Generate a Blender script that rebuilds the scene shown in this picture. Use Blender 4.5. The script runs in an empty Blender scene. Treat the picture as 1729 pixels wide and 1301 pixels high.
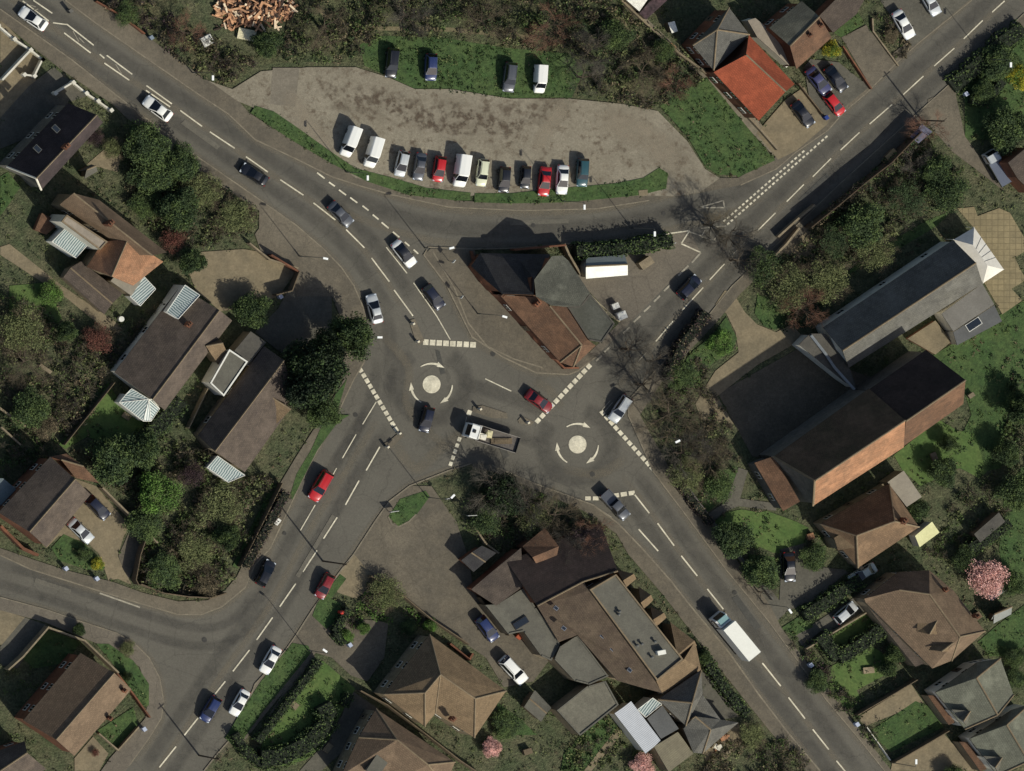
import bpy, math, random
from mathutils import Vector, Matrix
C = bpy.context.scene.collection
SC = bpy.context.scene
# ---------------------------------------------------------------- camera, sky, sun, exposure
SCL = 0.09                       # metres per photo pixel on the ground
W_M = 1729 * SCL
H = 1500.0                       # flying height
CX, CY = -0.42 * H, 0.04 * H     # the picture was taken from the west, a little north: tops lean east
cam = bpy.data.cameras.new('camera'); co = bpy.data.objects.new('camera', cam); C.objects.link(co)
co.location = (CX, CY, H); cam.sensor_width = 36; cam.sensor_fit = 'HORIZONTAL'
cam.lens = 36 * H / W_M; cam.shift_x = -CX / W_M; cam.shift_y = -CY / W_M
cam.clip_start = 10; cam.clip_end = 5000
SC.camera = co
SUN_EL = math.radians(38.2)
sdir = Vector((0.61, -0.79, 0)).normalized()
SUN_AZ = math.atan2(sdir.x, sdir.y)
w = bpy.data.worlds.new('World'); SC.world = w; w.use_nodes = True
nt = w.node_tree; bg = nt.nodes['Background']
sky = nt.nodes.new('ShaderNodeTexSky'); sky.sky_type = 'NISHITA'; sky.sun_disc = False
sky.sun_elevation = SUN_EL; sky.sun_rotation = SUN_AZ; sky.dust_density = 2.0
nt.links.new(sky.outputs[0], bg.inputs[0]); bg.inputs[1].default_value = 0.095
sl = bpy.data.lights.new('sun', 'SUN'); so = bpy.data.objects.new('sun', sl); C.objects.link(so)
sl.energy = 4.5; sl.angle = math.radians(0.5); sl.color = (0.98, 0.96, 0.86)
tosun = Vector((sdir.x * math.cos(SUN_EL), sdir.y * math.cos(SUN_EL), math.sin(SUN_EL)))
so.rotation_euler = tosun.to_track_quat('Z', 'Y').to_euler(); so.location = tosun * 300
SC.view_settings.view_transform = 'Standard'; SC.view_settings.look = 'None'
SC.view_settings.exposure = 0.0; SC.view_settings.gamma = 1
# ---------------------------------------------------------------- survey helpers
T0 = {1: (0, 0), 2: (430, 0), 3: (860, 0), 4: (1279, 0), 5: (0, 320), 6: (430, 320), 7: (860, 320), 8: (1279, 320),
      9: (0, 640), 10: (430, 640), 11: (860, 640), 12: (1279, 640), 13: (0, 961), 14: (430, 961), 15: (860, 961), 16: (1279, 961)}
def px(p):
    if len(p) == 3:
        a, b = T0[p[0]]; return (a + p[1] / 3.827, b + p[2] / 3.827)
    return p
def G(p, z=0.0):                 # survey point at height z (two-ray intersection with that height)
    x, y = px(p)
    X = (x - 864.5) * SCL; Y = (650.5 - y) * SCL
    k = (H - z) / H
    return Vector((CX + (X - CX) * k, CY + (Y - CY) * k, z))
def tl(n, *pts): return [(n, pts[i], pts[i + 1]) for i in range(0, len(pts), 2)]
def pl(*v): return [(v[i], v[i + 1]) for i in range(0, len(v), 2)]
# ---------------------------------------------------------------- materials
MATS = {}
def lin(c): return tuple(((v / 255) / 12.92 if v <= 10 else ((v / 255 + .055) / 1.055) ** 2.4) for v in c)
def mat(name, c1, c2=None, scale=0.3, rough=.9, grain=.25, gscale=5.0, metal=0, coat=0, tex=None, bump=0.0, spec=.3, c3=None, emit=None, tsc=1.0, tc=None, thr=(.35, .65)):
    if name in MATS: return MATS[name]
    m = bpy.data.materials.new(name); MATS[name] = m; m.use_nodes = True
    n = m.node_tree.nodes; L = m.node_tree.links; b = n['Principled BSDF']
    b.inputs['Roughness'].default_value = rough; b.inputs['Metallic'].default_value = metal
    b.inputs['Specular IOR Level'].default_value = spec; b.inputs['Coat Weight'].default_value = coat
    b.inputs['Coat Roughness'].default_value = .06
    c1 = lin(c1); c2 = lin(c2) if c2 else c1
    tcn = n.new('ShaderNodeTexCoord'); geo = n.new('ShaderNodeNewGeometry')
    pos = geo.outputs['Position'] if tex != 'leaf' else geo.outputs['Position']
    def noise(s, d=3, r=.6):
        q = n.new('ShaderNodeTexNoise'); q.inputs['Scale'].default_value = s; q.inputs['Detail'].default_value = d
        q.inputs['Roughness'].default_value = r; L.new(pos, q.inputs['Vector']); return q
    def mix(a, bb, f, mode='MIX'):
        q = n.new('ShaderNodeMix'); q.data_type = 'RGBA'; q.blend_type = mode
        for s, v in ((6, a), (7, bb)):
            if isinstance(v, tuple): q.inputs[s].default_value = (*v, 1)
            else: L.new(v, q.inputs[s])
        if isinstance(f, float): q.inputs[0].default_value = f
        else: L.new(f, q.inputs[0])
        return q.outputs[2]
    def rng(src, a, b_, c, d):
        q = n.new('ShaderNodeMapRange'); q.inputs[1].default_value = a; q.inputs[2].default_value = b_
        q.inputs[3].default_value = c; q.inputs[4].default_value = d; L.new(src, q.inputs[0]); return q.outputs[0]
    n1 = noise(scale, 4, .65)
    col = mix(c1, c2, rng(n1.outputs[0], thr[0], thr[1], 0, 1))
    if c3:
        n3 = noise(scale * 3.1 + .17, 5, .75); col = mix(col, lin(c3), rng(n3.outputs[0], .52, .66, 0, .85))
    if tex == 'tile':
        br = n.new('ShaderNodeTexBrick'); L.new(tcn.outputs['UV'], br.inputs['Vector'])
        br.inputs['Scale'].default_value = 1.0; br.inputs['Brick Width'].default_value = .33 * tsc; br.inputs['Row Height'].default_value = .3 * tsc
        br.inputs['Mortar Size'].default_value = .03; br.inputs['Color1'].default_value = (1, 1, 1, 1); br.inputs['Color2'].default_value = (.72, .72, .72, 1)
        br.inputs['Mortar'].default_value = (.45, .45, .45, 1)
        col = mix(col, br.outputs[0], .75, 'MULTIPLY')
        moss = noise(.9, 7, .85); col = mix(col, tuple(v * .5 for v in c1), rng(moss.outputs[0], .48, .66, 0, .75)); st_ = noise(.35, 3, .6); col = mix(col, tuple(min(1, v * 1.35) for v in c1), rng(st_.outputs[0], .5, .7, 0, .5))
    elif tex == 'corr' or tex == 'stripe':
        wv = n.new('ShaderNodeTexWave'); L.new(tcn.outputs['UV'], wv.inputs['Vector']); wv.inputs['Scale'].default_value = tsc
        wv.inputs['Distortion'].default_value = 0
        col = mix(col, lin(tc) if tc else tuple(v * .45 for v in c1), rng(wv.outputs['Fac'], .35, .75, 0, .8))
    elif tex == 'slab':
        br = n.new('ShaderNodeTexBrick'); L.new(tcn.outputs['UV'], br.inputs['Vector']); br.offset = 0
        br.inputs['Scale'].default_value = 1.0; br.inputs['Brick Width'].default_value = .9 * tsc; br.inputs['Row Height'].default_value = .9 * tsc
        br.inputs['Mortar Size'].default_value = .05; br.inputs['Color1'].default_value = (1, 1, 1, 1); br.inputs['Color2'].default_value = (.85, .85, .85, 1)
        br.inputs['Mortar'].default_value = (.6, .6, .6, 1); col = mix(col, br.outputs[0], 1.0, 'MULTIPLY')
    elif tex == 'road':
        st = noise(.07, 5, .6); col = mix(col, tuple(v * 1.25 for v in c1), rng(st.outputs[0], .5, .62, 0, .7))
        vo = n.new('ShaderNodeTexVoronoi'); vo.feature = 'DISTANCE_TO_EDGE'; vo.inputs['Scale'].default_value = .16
        dn = noise(.9, 4, .7); mp = n.new('ShaderNodeVectorMath'); mp.operation = 'ADD'; L.new(pos, mp.inputs[0]); L.new(dn.outputs['Color'], mp.inputs[1])
        L.new(mp.outputs[0], vo.inputs['Vector'])
        col = mix(col, tuple(v * .62 for v in c1), rng(vo.outputs[0], .004, .012, .45, 0))
    if grain:
        g = noise(gscale, 3, .7); g2 = noise(gscale * .35, 4, .7)
        v = rng(g.outputs[0], .3, .7, 1 - grain, 1 + grain); v2 = rng(g2.outputs[0], .3, .7, 1 - grain * .7, 1 + grain * .7)
        mu = n.new('ShaderNodeMath'); mu.operation = 'MULTIPLY'; L.new(v, mu.inputs[0]); L.new(v2, mu.inputs[1])
        vm = n.new('ShaderNodeVectorMath'); vm.operation = 'SCALE'; L.new(col, vm.inputs[0]); L.new(mu.outputs[0], vm.inputs['Scale']); col = vm.outputs[0]
    L.new(col, b.inputs['Base Color'])
    if bump:
        q = noise(gscale, 4, .7); bp = n.new('ShaderNodeBump'); bp.inputs['Distance'].default_value = bump
        L.new(q.outputs[0], bp.inputs['Height']); L.new(bp.outputs[0], b.inputs['Normal'])
    return m
def paint(name, c, rough=.28, metal=0.0):
    if name in MATS: return MATS[name]
    m = mat(name, c, rough=rough, grain=0, coat=.6, metal=metal, spec=.5); return m
# ---------------------------------------------------------------- mesh builder
class MB:
    def __init__(s): s.v = []; s.f = []; s.m = []
    def add(s, vs, fs, mi=0):
        o = len(s.v); s.v += [tuple(v) for v in vs]; s.f += [tuple(o + i for i in f) for f in fs]; s.m += [mi] * len(fs); return s
    def face(s, vs, mi=0): return s.add(vs, [tuple(range(len(vs)))], mi)
    def prism(s, poly, z0, z1, mi=0, ms=None, bottom=False):
        a = sum(poly[i][0] * poly[(i + 1) % len(poly)][1] - poly[(i + 1) % len(poly)][0] * poly[i][1] for i in range(len(poly)))
        if a < 0: poly = list(reversed(poly))
        n = len(poly); vs = [(p[0], p[1], z1) for p in poly] + [(p[0], p[1], z0) for p in poly]
        s.add(vs, [tuple(range(n))], mi)
        s.add(vs, [(i + n, (i + 1) % n + n, (i + 1) % n, i) for i in range(n)], mi if ms is None else ms)
        if bottom: s.add(vs, [tuple(reversed(range(n, 2 * n)))], mi)
        return s
    def box(s, c, d, rz=0, mi=0, tilt=None):
        M = Matrix.Rotation(rz, 3, 'Z')
        if tilt is not None: M = M @ Matrix.Rotation(tilt, 3, 'Y')
        vs = [Vector(c) + M @ Vector((x * d[0] / 2, y * d[1] / 2, z * d[2] / 2)) for x in (-1, 1) for y in (-1, 1) for z in (-1, 1)]
        return s.add(vs, [(0, 1, 3, 2), (4, 6, 7, 5), (0, 4, 5, 1), (2, 3, 7, 6), (1, 5, 7, 3), (0, 2, 6, 4)], mi)
    def tube(s, p, q, r0, r1=None, n=6, mi=0, cap=True):
        r1 = r0 if r1 is None else r1; p = Vector(p); q = Vector(q); d = (q - p)
        if d.length < 1e-6: return s
        d.normalize(); u = d.orthogonal().normalized(); w_ = d.cross(u)
        vs = []
        for c, r in ((p, r0), (q, r1)):
            for i in range(n):
                a = 2 * math.pi * i / n; vs.append(c + u * math.cos(a) * r + w_ * math.sin(a) * r)
        fs = [(i, (i + 1) % n, (i + 1) % n + n, i + n) for i in range(n)]
        if cap: fs += [tuple(reversed(range(n))), tuple(range(n, 2 * n))]
        return s.add(vs, fs, mi)
    def loft(s, secs, mi=0, caps=True):
        n = len(secs[0]); vs = [v for sec in secs for v in sec]; fs = []
        for k in range(len(secs) - 1):
            for i in range(n):
                j = (i + 1) % n; fs.append((k * n + i, k * n + j, (k + 1) * n + j, (k + 1) * n + i))
        if caps: fs += [tuple(reversed(range(n))), tuple((len(secs) - 1) * n + i for i in range(n))]
        return s.add(vs, fs, mi)
    def build(s, name, mats, parent=None, smooth=False, fix=True, uv=True):
        if not isinstance(mats, (list, tuple)): mats = [mats]
        me = bpy.data.meshes.new(name); off = parent.location if parent is not None else Vector((0, 0, 0))
        if parent is not None and parent.parent is not None: off = off + parent.parent.location
        me.from_pydata([(v[0] - off[0], v[1] - off[1], v[2] - off[2]) for v in s.v], [], s.f)
        for m in mats: me.materials.append(m)
        me.polygons.foreach_set('material_index', s.m)
        if fix and len(s.f) < 5000:
            import bmesh
            bm = bmesh.new(); bm.from_mesh(me)
            bmesh.ops.recalc_face_normals(bm, faces=bm.faces); bm.to_mesh(me); bm.free()
        if uv and len(s.f) < 5000:
            ul = me.uv_layers.new(name='UVMap')
            for p in me.polygons:
                nn = p.normal; u = Vector((0, 0, 1)).cross(nn)
                if u.length < .15:
                    a = s.axis if hasattr(s, 'axis') else Vector((1, 0, 0)); u = Vector(a)
                u.normalize(); vv = nn.cross(u)
                for li in p.loop_indices:
                    c = me.vertices[me.loops[li].vertex_index].co; ul.data[li].uv = (c.dot(u), c.dot(vv))
        if smooth: me.polygons.foreach_set('use_smooth', [True] * len(me.polygons))
        me.update(); o = bpy.data.objects.new(name, me); C.objects.link(o)
        if parent is not None: o.parent = parent
        return o
def tag(o, label=None, cat=None, group=None, kind=None):
    if label: o['label'] = label
    if cat: o['category'] = cat
    if group: o['group'] = group
    if kind: o['kind'] = kind
    return o
def empty(name, loc, label, cat, group=None):
    o = bpy.data.objects.new(name, None); C.objects.link(o); o.location = loc; o.empty_display_size = .5
    return tag(o, label, cat, group)
def dup(root, loc, rz=0, scale=(1, 1, 1), label=None, group=None, mats=None):
    def rec(o, par):
        c = o.copy(); C.objects.link(c)
        if par is not None: c.parent = par
        if mats and c.type == 'MESH':
            for i, sl_ in enumerate(c.material_slots):
                r = mats.get(c.name.split('.')[0])
                if r and i == 0: sl_.link = 'OBJECT'; sl_.material = r
        for ch in o.children: rec(ch, c)
        return c
    kids = list(root.children)
    c = rec(root, None); c.location = loc; c.rotation_euler = (0, 0, rz); c.scale = scale
    if label: c['label'] = label
    if group: c['group'] = group
    return c
def retint(root, mats):
    for c in root.children:
        r = mats.get(c.name.split('.')[0])
        if r and c.type == 'MESH': c.material_slots[0].link = 'OBJECT'; c.material_slots[0].material = r
# ---------------------------------------------------------------- palette
ASPH = mat('asphalt', (84, 80, 71), (92, 88, 78), .12, grain=.17, gscale=7, tex='road', rough=.85)
ASPH2 = mat('old_asphalt', (94, 87, 76), (106, 98, 85), .15, grain=.2, gscale=6, tex='road')
PAVE = mat('pavement_brown', (98, 90, 76), (84, 78, 67), .35, grain=.22, gscale=6, tex='road')
GRAV = mat('gravel', (132, 124, 107), (116, 108, 92), .13, grain=.22, gscale=6, c3=(84, 72, 58))
GRAVP = mat('gravel_plain', (126, 116, 100), (110, 101, 87), .2, grain=.2, gscale=5)
KERB = mat('kerb_stone', (124, 115, 97), (106, 98, 84), .6, grain=.2)
GRASS = mat('grass', (54, 76, 38), (70, 86, 46), .3, grain=.3, gscale=3, bump=.1, c3=(48, 64, 35))
LAWN = mat('lawn', (70, 92, 44), (84, 100, 52), .3, grain=.2, gscale=3, c3=(60, 80, 38))
EARTH = mat('garden_earth', (68, 76, 50), (90, 88, 64), .25, grain=.45, gscale=3, c3=(50, 60, 36), bump=.3)
SCRUBG = mat('rough_ground', (64, 76, 48), (92, 88, 62), .12, grain=.5, gscale=3, c3=(48, 58, 34), bump=.4)
TANPAV = mat('tan_paving', (126, 113, 89), (108, 98, 78), .3, grain=.18, gscale=4)
SLABS = mat('paving_slabs', (140, 126, 94), (126, 114, 86), .3, grain=.12, tex='slab')
GREYPAV = mat('grey_paving', (92, 88, 77), (78, 75, 66), .3, grain=.2)
LINE = mat('road_paint', (212, 203, 178), (176, 168, 146), .9, grain=.2, gscale=9, rough=.7)
LINEO = mat('worn_paint', (160, 152, 134), (128, 122, 108), .9, grain=.25, gscale=9)
R_DARK = mat('roof_dark_brown', (84, 74, 66), (98, 86, 74), .35, tex='tile', grain=.15)
R_BROWN = mat('roof_brown', (118, 98, 78), (104, 88, 70), .35, tex='tile', grain=.15)
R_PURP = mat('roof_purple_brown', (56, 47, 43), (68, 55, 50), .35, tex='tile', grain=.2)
R_SHADED = mat('roof_shaded_brown', (98, 80, 64), (82, 72, 54), .25, tex='tile', grain=.2)  # church nave tile with the north slope's shade put into its colour
SOFFIT = mat('soffit_board', (74, 64, 52), grain=.1)
R_TAN = mat('roof_tan', (126, 106, 80), (110, 92, 70), .35, tex='tile', grain=.15)
R_ORANGE = mat('roof_orange', (164, 84, 56), (154, 78, 52), .3, tex='tile', grain=.1)
R_TERRA = mat('roof_terracotta', (162, 118, 87), (136, 103, 78), .4, tex='tile', grain=.2)
R_TERRA2 = mat('roof_red_brown', (108, 80, 60), (92, 70, 54), .5, tex='tile', grain=.2)
R_SLATE = mat('roof_slate', (92, 90, 84), (104, 101, 92), .3, tex='tile', grain=.14)
R_SLATED = mat('roof_slate_dark', (56, 54, 54), (68, 66, 64), .3, tex='tile', grain=.2)
R_GREY = mat('roof_felt_grey', (98, 95, 84), (86, 83, 74), .3, grain=.16)
R_FELTD = mat('roof_felt_dark', (84, 80, 72), (72, 69, 63), .4, grain=.18)
R_CORR = mat('roof_corrugated', (150, 152, 146), (132, 134, 128), .3, tex='corr', tsc=2.2, grain=.1)
R_CORRT = mat('roof_corrugated_tan', (136, 128, 104), (116, 108, 90), .3, tex='corr', tsc=1.6, grain=.15)
R_WHITE = mat('roof_white_sheet', (196, 198, 200), (180, 182, 184), .3, grain=.05, tex='corr', tsc=1.2, tc=(150, 152, 156))
GLASSR = mat('glass_roof', (110, 128, 124), (90, 108, 106), .8, rough=.15, grain=.1, tex='stripe', tsc=.9, tc=(205, 208, 200), spec=.8)
WHITE = mat('white_paint', (225, 222, 210), (205, 202, 190), .8, grain=.06, rough=.5)
W_WHITE = mat('white_render', (214, 208, 192), (196, 190, 172), .5, grain=.08)
W_BRICK = mat('brick_wall', (132, 86, 62), (116, 78, 58), .6, tex='tile', tsc=.4, grain=.2)
W_TAN = mat('stone_wall', (136, 122, 98), (116, 104, 84), .7, grain=.22)
W_GREY = mat('flint_wall', (104, 100, 92), (88, 86, 80), .9, grain=.25)
WOOD = mat('weathered_wood', (116, 100, 78), (98, 86, 68), .7, grain=.25, tex='corr', tsc=3)
RIDGE = mat('ridge_tile', (128, 112, 88), (110, 96, 76), .5, grain=.15)
GLASS = mat('window_glass', (28, 34, 40), rough=.08, grain=0, spec=.9)
TYRE = mat('tyre_rubber', (24, 24, 24), rough=.8, grain=0)
CHROME = mat('bare_metal', (170, 170, 170), rough=.3, metal=.9, grain=0)
LAMPM = mat('galvanised_steel', (88, 88, 84), rough=.5, metal=.2, grain=.05)
BARK = mat('bark', (84, 72, 58), (66, 58, 48), 1.2, grain=.3)
TWIG = mat('twigs', (104, 92, 72), (84, 76, 60), .6, grain=.3, gscale=2)
TWIGG = mat('twigs_grey', (92, 86, 76), (74, 70, 62), .6, grain=.3, gscale=2)
TWIGR = mat('twigs_red', (124, 88, 70), (100, 76, 60), .6, grain=.3, gscale=2)
def leaf(n, a, b): return mat('leaf_' + n, a, b, .7, grain=.55, gscale=2.2, rough=.8, spec=.2)
L_DARK = leaf('dark', (66, 80, 48), (48, 62, 40)); L_MID = leaf('mid', (88, 102, 56), (66, 82, 46)); L_LIME = leaf('lime', (94, 122, 54), (74, 102, 46))
L_OLIVE = leaf('olive', (106, 110, 70), (84, 90, 56)); L_BROWN = leaf('brown', (112, 98, 76), (88, 82, 62)); L_RED = leaf('red', (112, 70, 58), (86, 58, 48))
L_YEL = leaf('yellow', (176, 164, 50), (140, 136, 44)); L_PINK = leaf('pink', (214, 168, 158), (186, 140, 128)); L_PEACH = leaf('peach', (216, 168, 128), (180, 130, 96))
L_EVER = leaf('evergreen', (42, 54, 34), (30, 40, 28)); L_EVER2 = leaf('evergreen_tip', (62, 78, 42), (44, 56, 34))
L_PURP = leaf('purple', (74, 56, 58), (58, 48, 48))
# ================================================================= GROUND AND ROADS
SHN = 0; FOOT = []
def sheet(name, pts, z, m, z0=None, label=None, side=None, zz=0.0):
    global SHN; SHN += 1; z += (SHN % 12) * .0009 if SHN > 6 else 0; z = z + .02 if name == 'road_patch' else z; FOOT.append([(q.x, q.y) for q in (G(p) for p in pts)] if name not in ('grass', 'lawn', 'rough_ground', 'grass_verge') else None)
    b = MB(); P = [G(p, 0) for p in pts]
    b.prism([(p.x, p.y) for p in P], z - .05 if z0 is None else z0, z, 0, 1 if side else 0)
    o = b.build(name, [m, side] if side else [m]); o['kind'] = 'structure'
    return o
g = MB(); R = 700; g.face([(-R, -R, 0), (R, -R, 0), (R, R, 0), (-R, R, 0)]); o = g.build('ground', EARTH); o['kind'] = 'structure'
NWN = pl(110, 0, 162, 39, 332, 157, 385, 192, 430, 235, 500, 268, 560, 298, 610, 314, 660, 328, 757, 349, 880, 355, 1006, 352, 1095, 338, 1180, 325, 1250, 312, 1310, 285, 1344, 256)
RZ = .012
# --- roads (each a carriageway sheet; one material laid on world coordinates)
sheet('road', pl(-80, -150) + [(110 - 160, -120)] + NWN[:10] + pl(757, 420, 715, 430, 754, 482, 796, 568, 848, 602, 905, 629, 960, 632, 975, 626, 1060, 700, 1103, 797, 1043, 883, 1001, 852, 900, 815, 830, 785, 796, 782, 757, 794, 691, 820, 597, 640, 615, 610, 618, 542, 613, 519, 597, 482, 576, 451, 545, 419, 500, 380, 437, 336, 385, 300, 321, 256, 225, 183, 120, 100, 0, 15, -150, -95), RZ, ASPH)
sheet('road', pl(597, 640, 691, 820, 657, 846, 634, 878, 597, 935, 574, 964, 527, 1029, 500, 1071, 480, 1100, 430, 1155, 404, 1230, 367, 1272, 344, 1301, 260, 1400, 140, 1400, 217, 1293, 251, 1246, 272, 1212, 276, 1183, 269, 1144, 251, 1110, 227, 1086, 196, 1068, 131, 1047, 78, 1029, 0, 1008, -150, 980, -150, 900, 0, 937, 52, 961, 170, 998, 235, 1018, 300, 1037, 340, 1037, 374, 1024, 413, 992, 430, 953, 456, 925, 521, 786, 561, 716), RZ + .004, ASPH)
sheet('road', pl(1001, 852, 1043, 883, 1085, 927, 1132, 980, 1160, 1016, 1231, 1102, 1279, 1170, 1331, 1238, 1384, 1301, 1480, 1420, 1590, 1420, 1493, 1301, 1449, 1246, 1396, 1183, 1296, 1047, 1225, 961, 1152, 862, 1103, 797), RZ + .008, ASPH)
sheet('road', pl(960, 632, 975, 626, 1006, 602, 1060, 548, 1131, 476, 1183, 426, 1164, 389, 1115, 396, 946, 411, 860, 417, 757, 422, 715, 430, 660, 328) + NWN[9:] + pl(1397, 220, 1425, 188, 1462, 157, 1514, 105, 1553, 70, 1640, 0, 1760, -100, 1860, -70, 1729, 22, 1669, 78, 1620, 126, 1513, 223, 1414, 313, 1320, 404, 1236, 482, 1195, 533, 1150, 580, 1100, 632, 1060, 676, 1060, 700), RZ + .016, ASPH)
sheet('path', pl(1103, 401, 1164, 389, 1183, 426, 1131, 476, 1060, 548, 1006, 602, 990, 600, 1045, 545, 960, 455, 1040, 420), .03, ASPH2)   # forecourt tarmac
# --- kerbed footways
def footway(pts, m=PAVE, z=.12): return sheet('pavement', pts, z, m, 0, side=KERB)
def kerb(line, wd=.18, z=.135, name='kerb'):
    b = MB(); P = [G(p) for p in line]
    for i in range(len(P) - 1):
        d = (P[i + 1] - P[i]); n_ = Vector((-d.y, d.x, 0)).normalized() * wd / 2
        e = d.normalized() * .02
        b.prism([tuple((P[i] - n_ - e)[:2]), tuple((P[i + 1] - n_ + e)[:2]), tuple((P[i + 1] + n_ + e)[:2]), tuple((P[i] + n_ - e)[:2])], 0, z + .0015 * (i % 2))
    o = b.build(name, KERB); o['kind'] = 'structure'
footway(pl(-40, -110, 110, 0, 162, 39, 332, 157, 385, 192, 430, 235, 500, 268, 560, 298, 610, 314, 660, 328, 757, 349, 880, 355, 1006, 352, 1095, 338, 1140, 331, 1122, 322, 1080, 329, 960, 341, 860, 343, 770, 338, 690, 329, 620, 306, 560, 276, 500, 241, 450, 209, 420, 190, 385, 150, 345, 133, 250, 62, 160, 0, 20, -110))
kerb(NWN[:13])
footway(pl(-150, -95, 0, 15, 120, 100, 225, 183, 321, 256, 385, 300, 437, 336, 500, 380, 545, 419, 576, 451, 597, 482, 613, 519, 618, 542, 615, 610, 597, 640, 575, 640, 585, 560, 560, 500, 505, 430, 437, 385, 437, 355, 380, 318, 310, 272, 275, 245, 215, 200, 190, 176, 100, 115, 50, 75, 0, 34, -150, -70))
kerb(pl(0, 15, 120, 100, 225, 183, 321, 256, 385, 300, 437, 336, 500, 380, 545, 419, 576, 451, 597, 482, 613, 519, 618, 542, 615, 610, 597, 640, 561, 716, 521, 786, 456, 925, 430, 953, 413, 992, 374, 1024, 340, 1037, 300, 1037, 235, 1018, 170, 998, 52, 961, 0, 937))
footway(pl(437, 385, 505, 430, 560, 500, 500, 500, 498, 458, 440, 425, 430, 395), PAVE, .1)
footway(pl(597, 640, 561, 716, 521, 786, 456, 925, 430, 953, 413, 992, 374, 1024, 340, 1037, 300, 1037, 235, 1018, 170, 998, 52, 961, 0, 937, -100, 912, -100, 900, 0, 925, 58, 945, 110, 962, 190, 982, 240, 1000, 300, 1015, 350, 1013, 380, 996, 400, 972, 420, 930, 470, 820, 500, 770, 545, 700, 580, 640))
footway(pl(217, 1293, 251, 1246, 272, 1212, 276, 1183, 269, 1144, 251, 1110, 227, 1086, 196, 1068, 131, 1047, 78, 1029, 0, 1008, -100, 985, -100, 1005, 0, 1030, 75, 1050, 135, 1075, 200, 1100, 235, 1125, 250, 1170, 245, 1212, 185, 1280, 150, 1330, 190, 1330), ASPH2)
kerb(pl(217, 1293, 251, 1246, 272, 1212, 276, 1183, 269, 1144, 251, 1110, 227, 1086, 196, 1068, 131, 1047, 78, 1029, 0, 1008), .16)
kerb(pl(796, 782, 757, 794, 691, 820, 657, 846, 634, 878, 597, 935, 574, 964, 527, 1029, 500, 1071, 480, 1100, 430, 1155, 404, 1230, 367, 1272, 344, 1301), .2)
footway(pl(527, 1029, 500, 1071, 480, 1100, 430, 1155, 385, 1245, 404, 1262, 440, 1215, 530, 1105, 560, 1070, 570, 1030, 545, 1010), PAVE, .1)
footway(pl(796, 782, 830, 785, 900, 815, 1001, 852, 1043, 883, 1085, 927, 1132, 980, 1160, 1016, 1231, 1102, 1279, 1170, 1331, 1238, 1384, 1301, 1480, 1420, 1440, 1420, 1360, 1301, 1300, 1235, 1200, 1110, 1120, 1005, 1060, 935, 1040, 900, 985, 862, 900, 825, 830, 795, 800, 790))
kerb(pl(830, 785, 900, 815, 1001, 852, 1043, 883, 1085, 927, 1132, 980, 1160, 1016, 1231, 1102, 1279, 1170, 1331, 1238, 1384, 1301), .22)
footway(pl(1103, 797, 1152, 862, 1225, 961, 1296, 1047, 1396, 1183, 1449, 1246, 1493, 1301, 1540, 1360, 1560, 1360, 1505, 1301, 1430, 1205, 1357, 1112, 1318, 1058, 1300, 1022, 1240, 940, 1200, 880, 1150, 815, 1130, 790))
kerb(pl(1103, 797, 1152, 862, 1225, 961, 1296, 1047, 1396, 1183, 1449, 1246, 1493, 1301), .16)
footway(pl(1060, 700, 1103, 797, 1130, 790, 1080, 700, 1120, 640, 1165, 590, 1208, 545, 1250, 495, 1335, 414, 1430, 325, 1530, 235, 1635, 140, 1729, 50, 1800, -10, 1729, 22, 1669, 78, 1620, 126, 1513, 223, 1414, 313, 1320, 404, 1236, 482, 1195, 533, 1150, 580, 1100, 632, 1060, 676))
kerb(pl(1729, 22, 1669, 78, 1620, 126, 1513, 223, 1414, 313, 1320, 404, 1236, 482, 1195, 533, 1150, 580, 1100, 632, 1060, 676, 1060, 700, 1103, 797), .16)
footway(pl(1180, 325, 1250, 312, 1310, 285, 1344, 256, 1397, 220, 1425, 188, 1462, 157, 1514, 105, 1553, 70, 1640, 0, 1720, -70, 1690, -70, 1615, 0, 1540, 62, 1500, 96, 1450, 142, 1410, 178, 1380, 206, 1335, 240, 1305, 268, 1245, 300, 1215, 300, 1170, 310))
kerb(pl(1250, 312, 1310, 285, 1344, 256, 1397, 220, 1425, 188, 1462, 157, 1514, 105, 1553, 70, 1640, 0), .16)
# the triangle between the roads
footway(pl(715, 430, 754, 482, 796, 568, 848, 602, 905, 629, 960, 632, 975, 626, 1006, 602, 985, 590, 940, 560, 860, 500, 805, 440, 800, 418, 730, 416), PAVE)
kerb(pl(720, 422, 715, 430, 754, 482, 796, 568, 848, 602, 905, 629, 960, 632, 975, 626, 1006, 602), .2)
kerb(pl(730, 424, 767, 487, 790, 545, 822, 584, 868, 606, 915, 620), .2, .15)
kerb(pl(722, 417, 800, 420, 860, 419, 946, 412, 1110, 399), .2)
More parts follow.
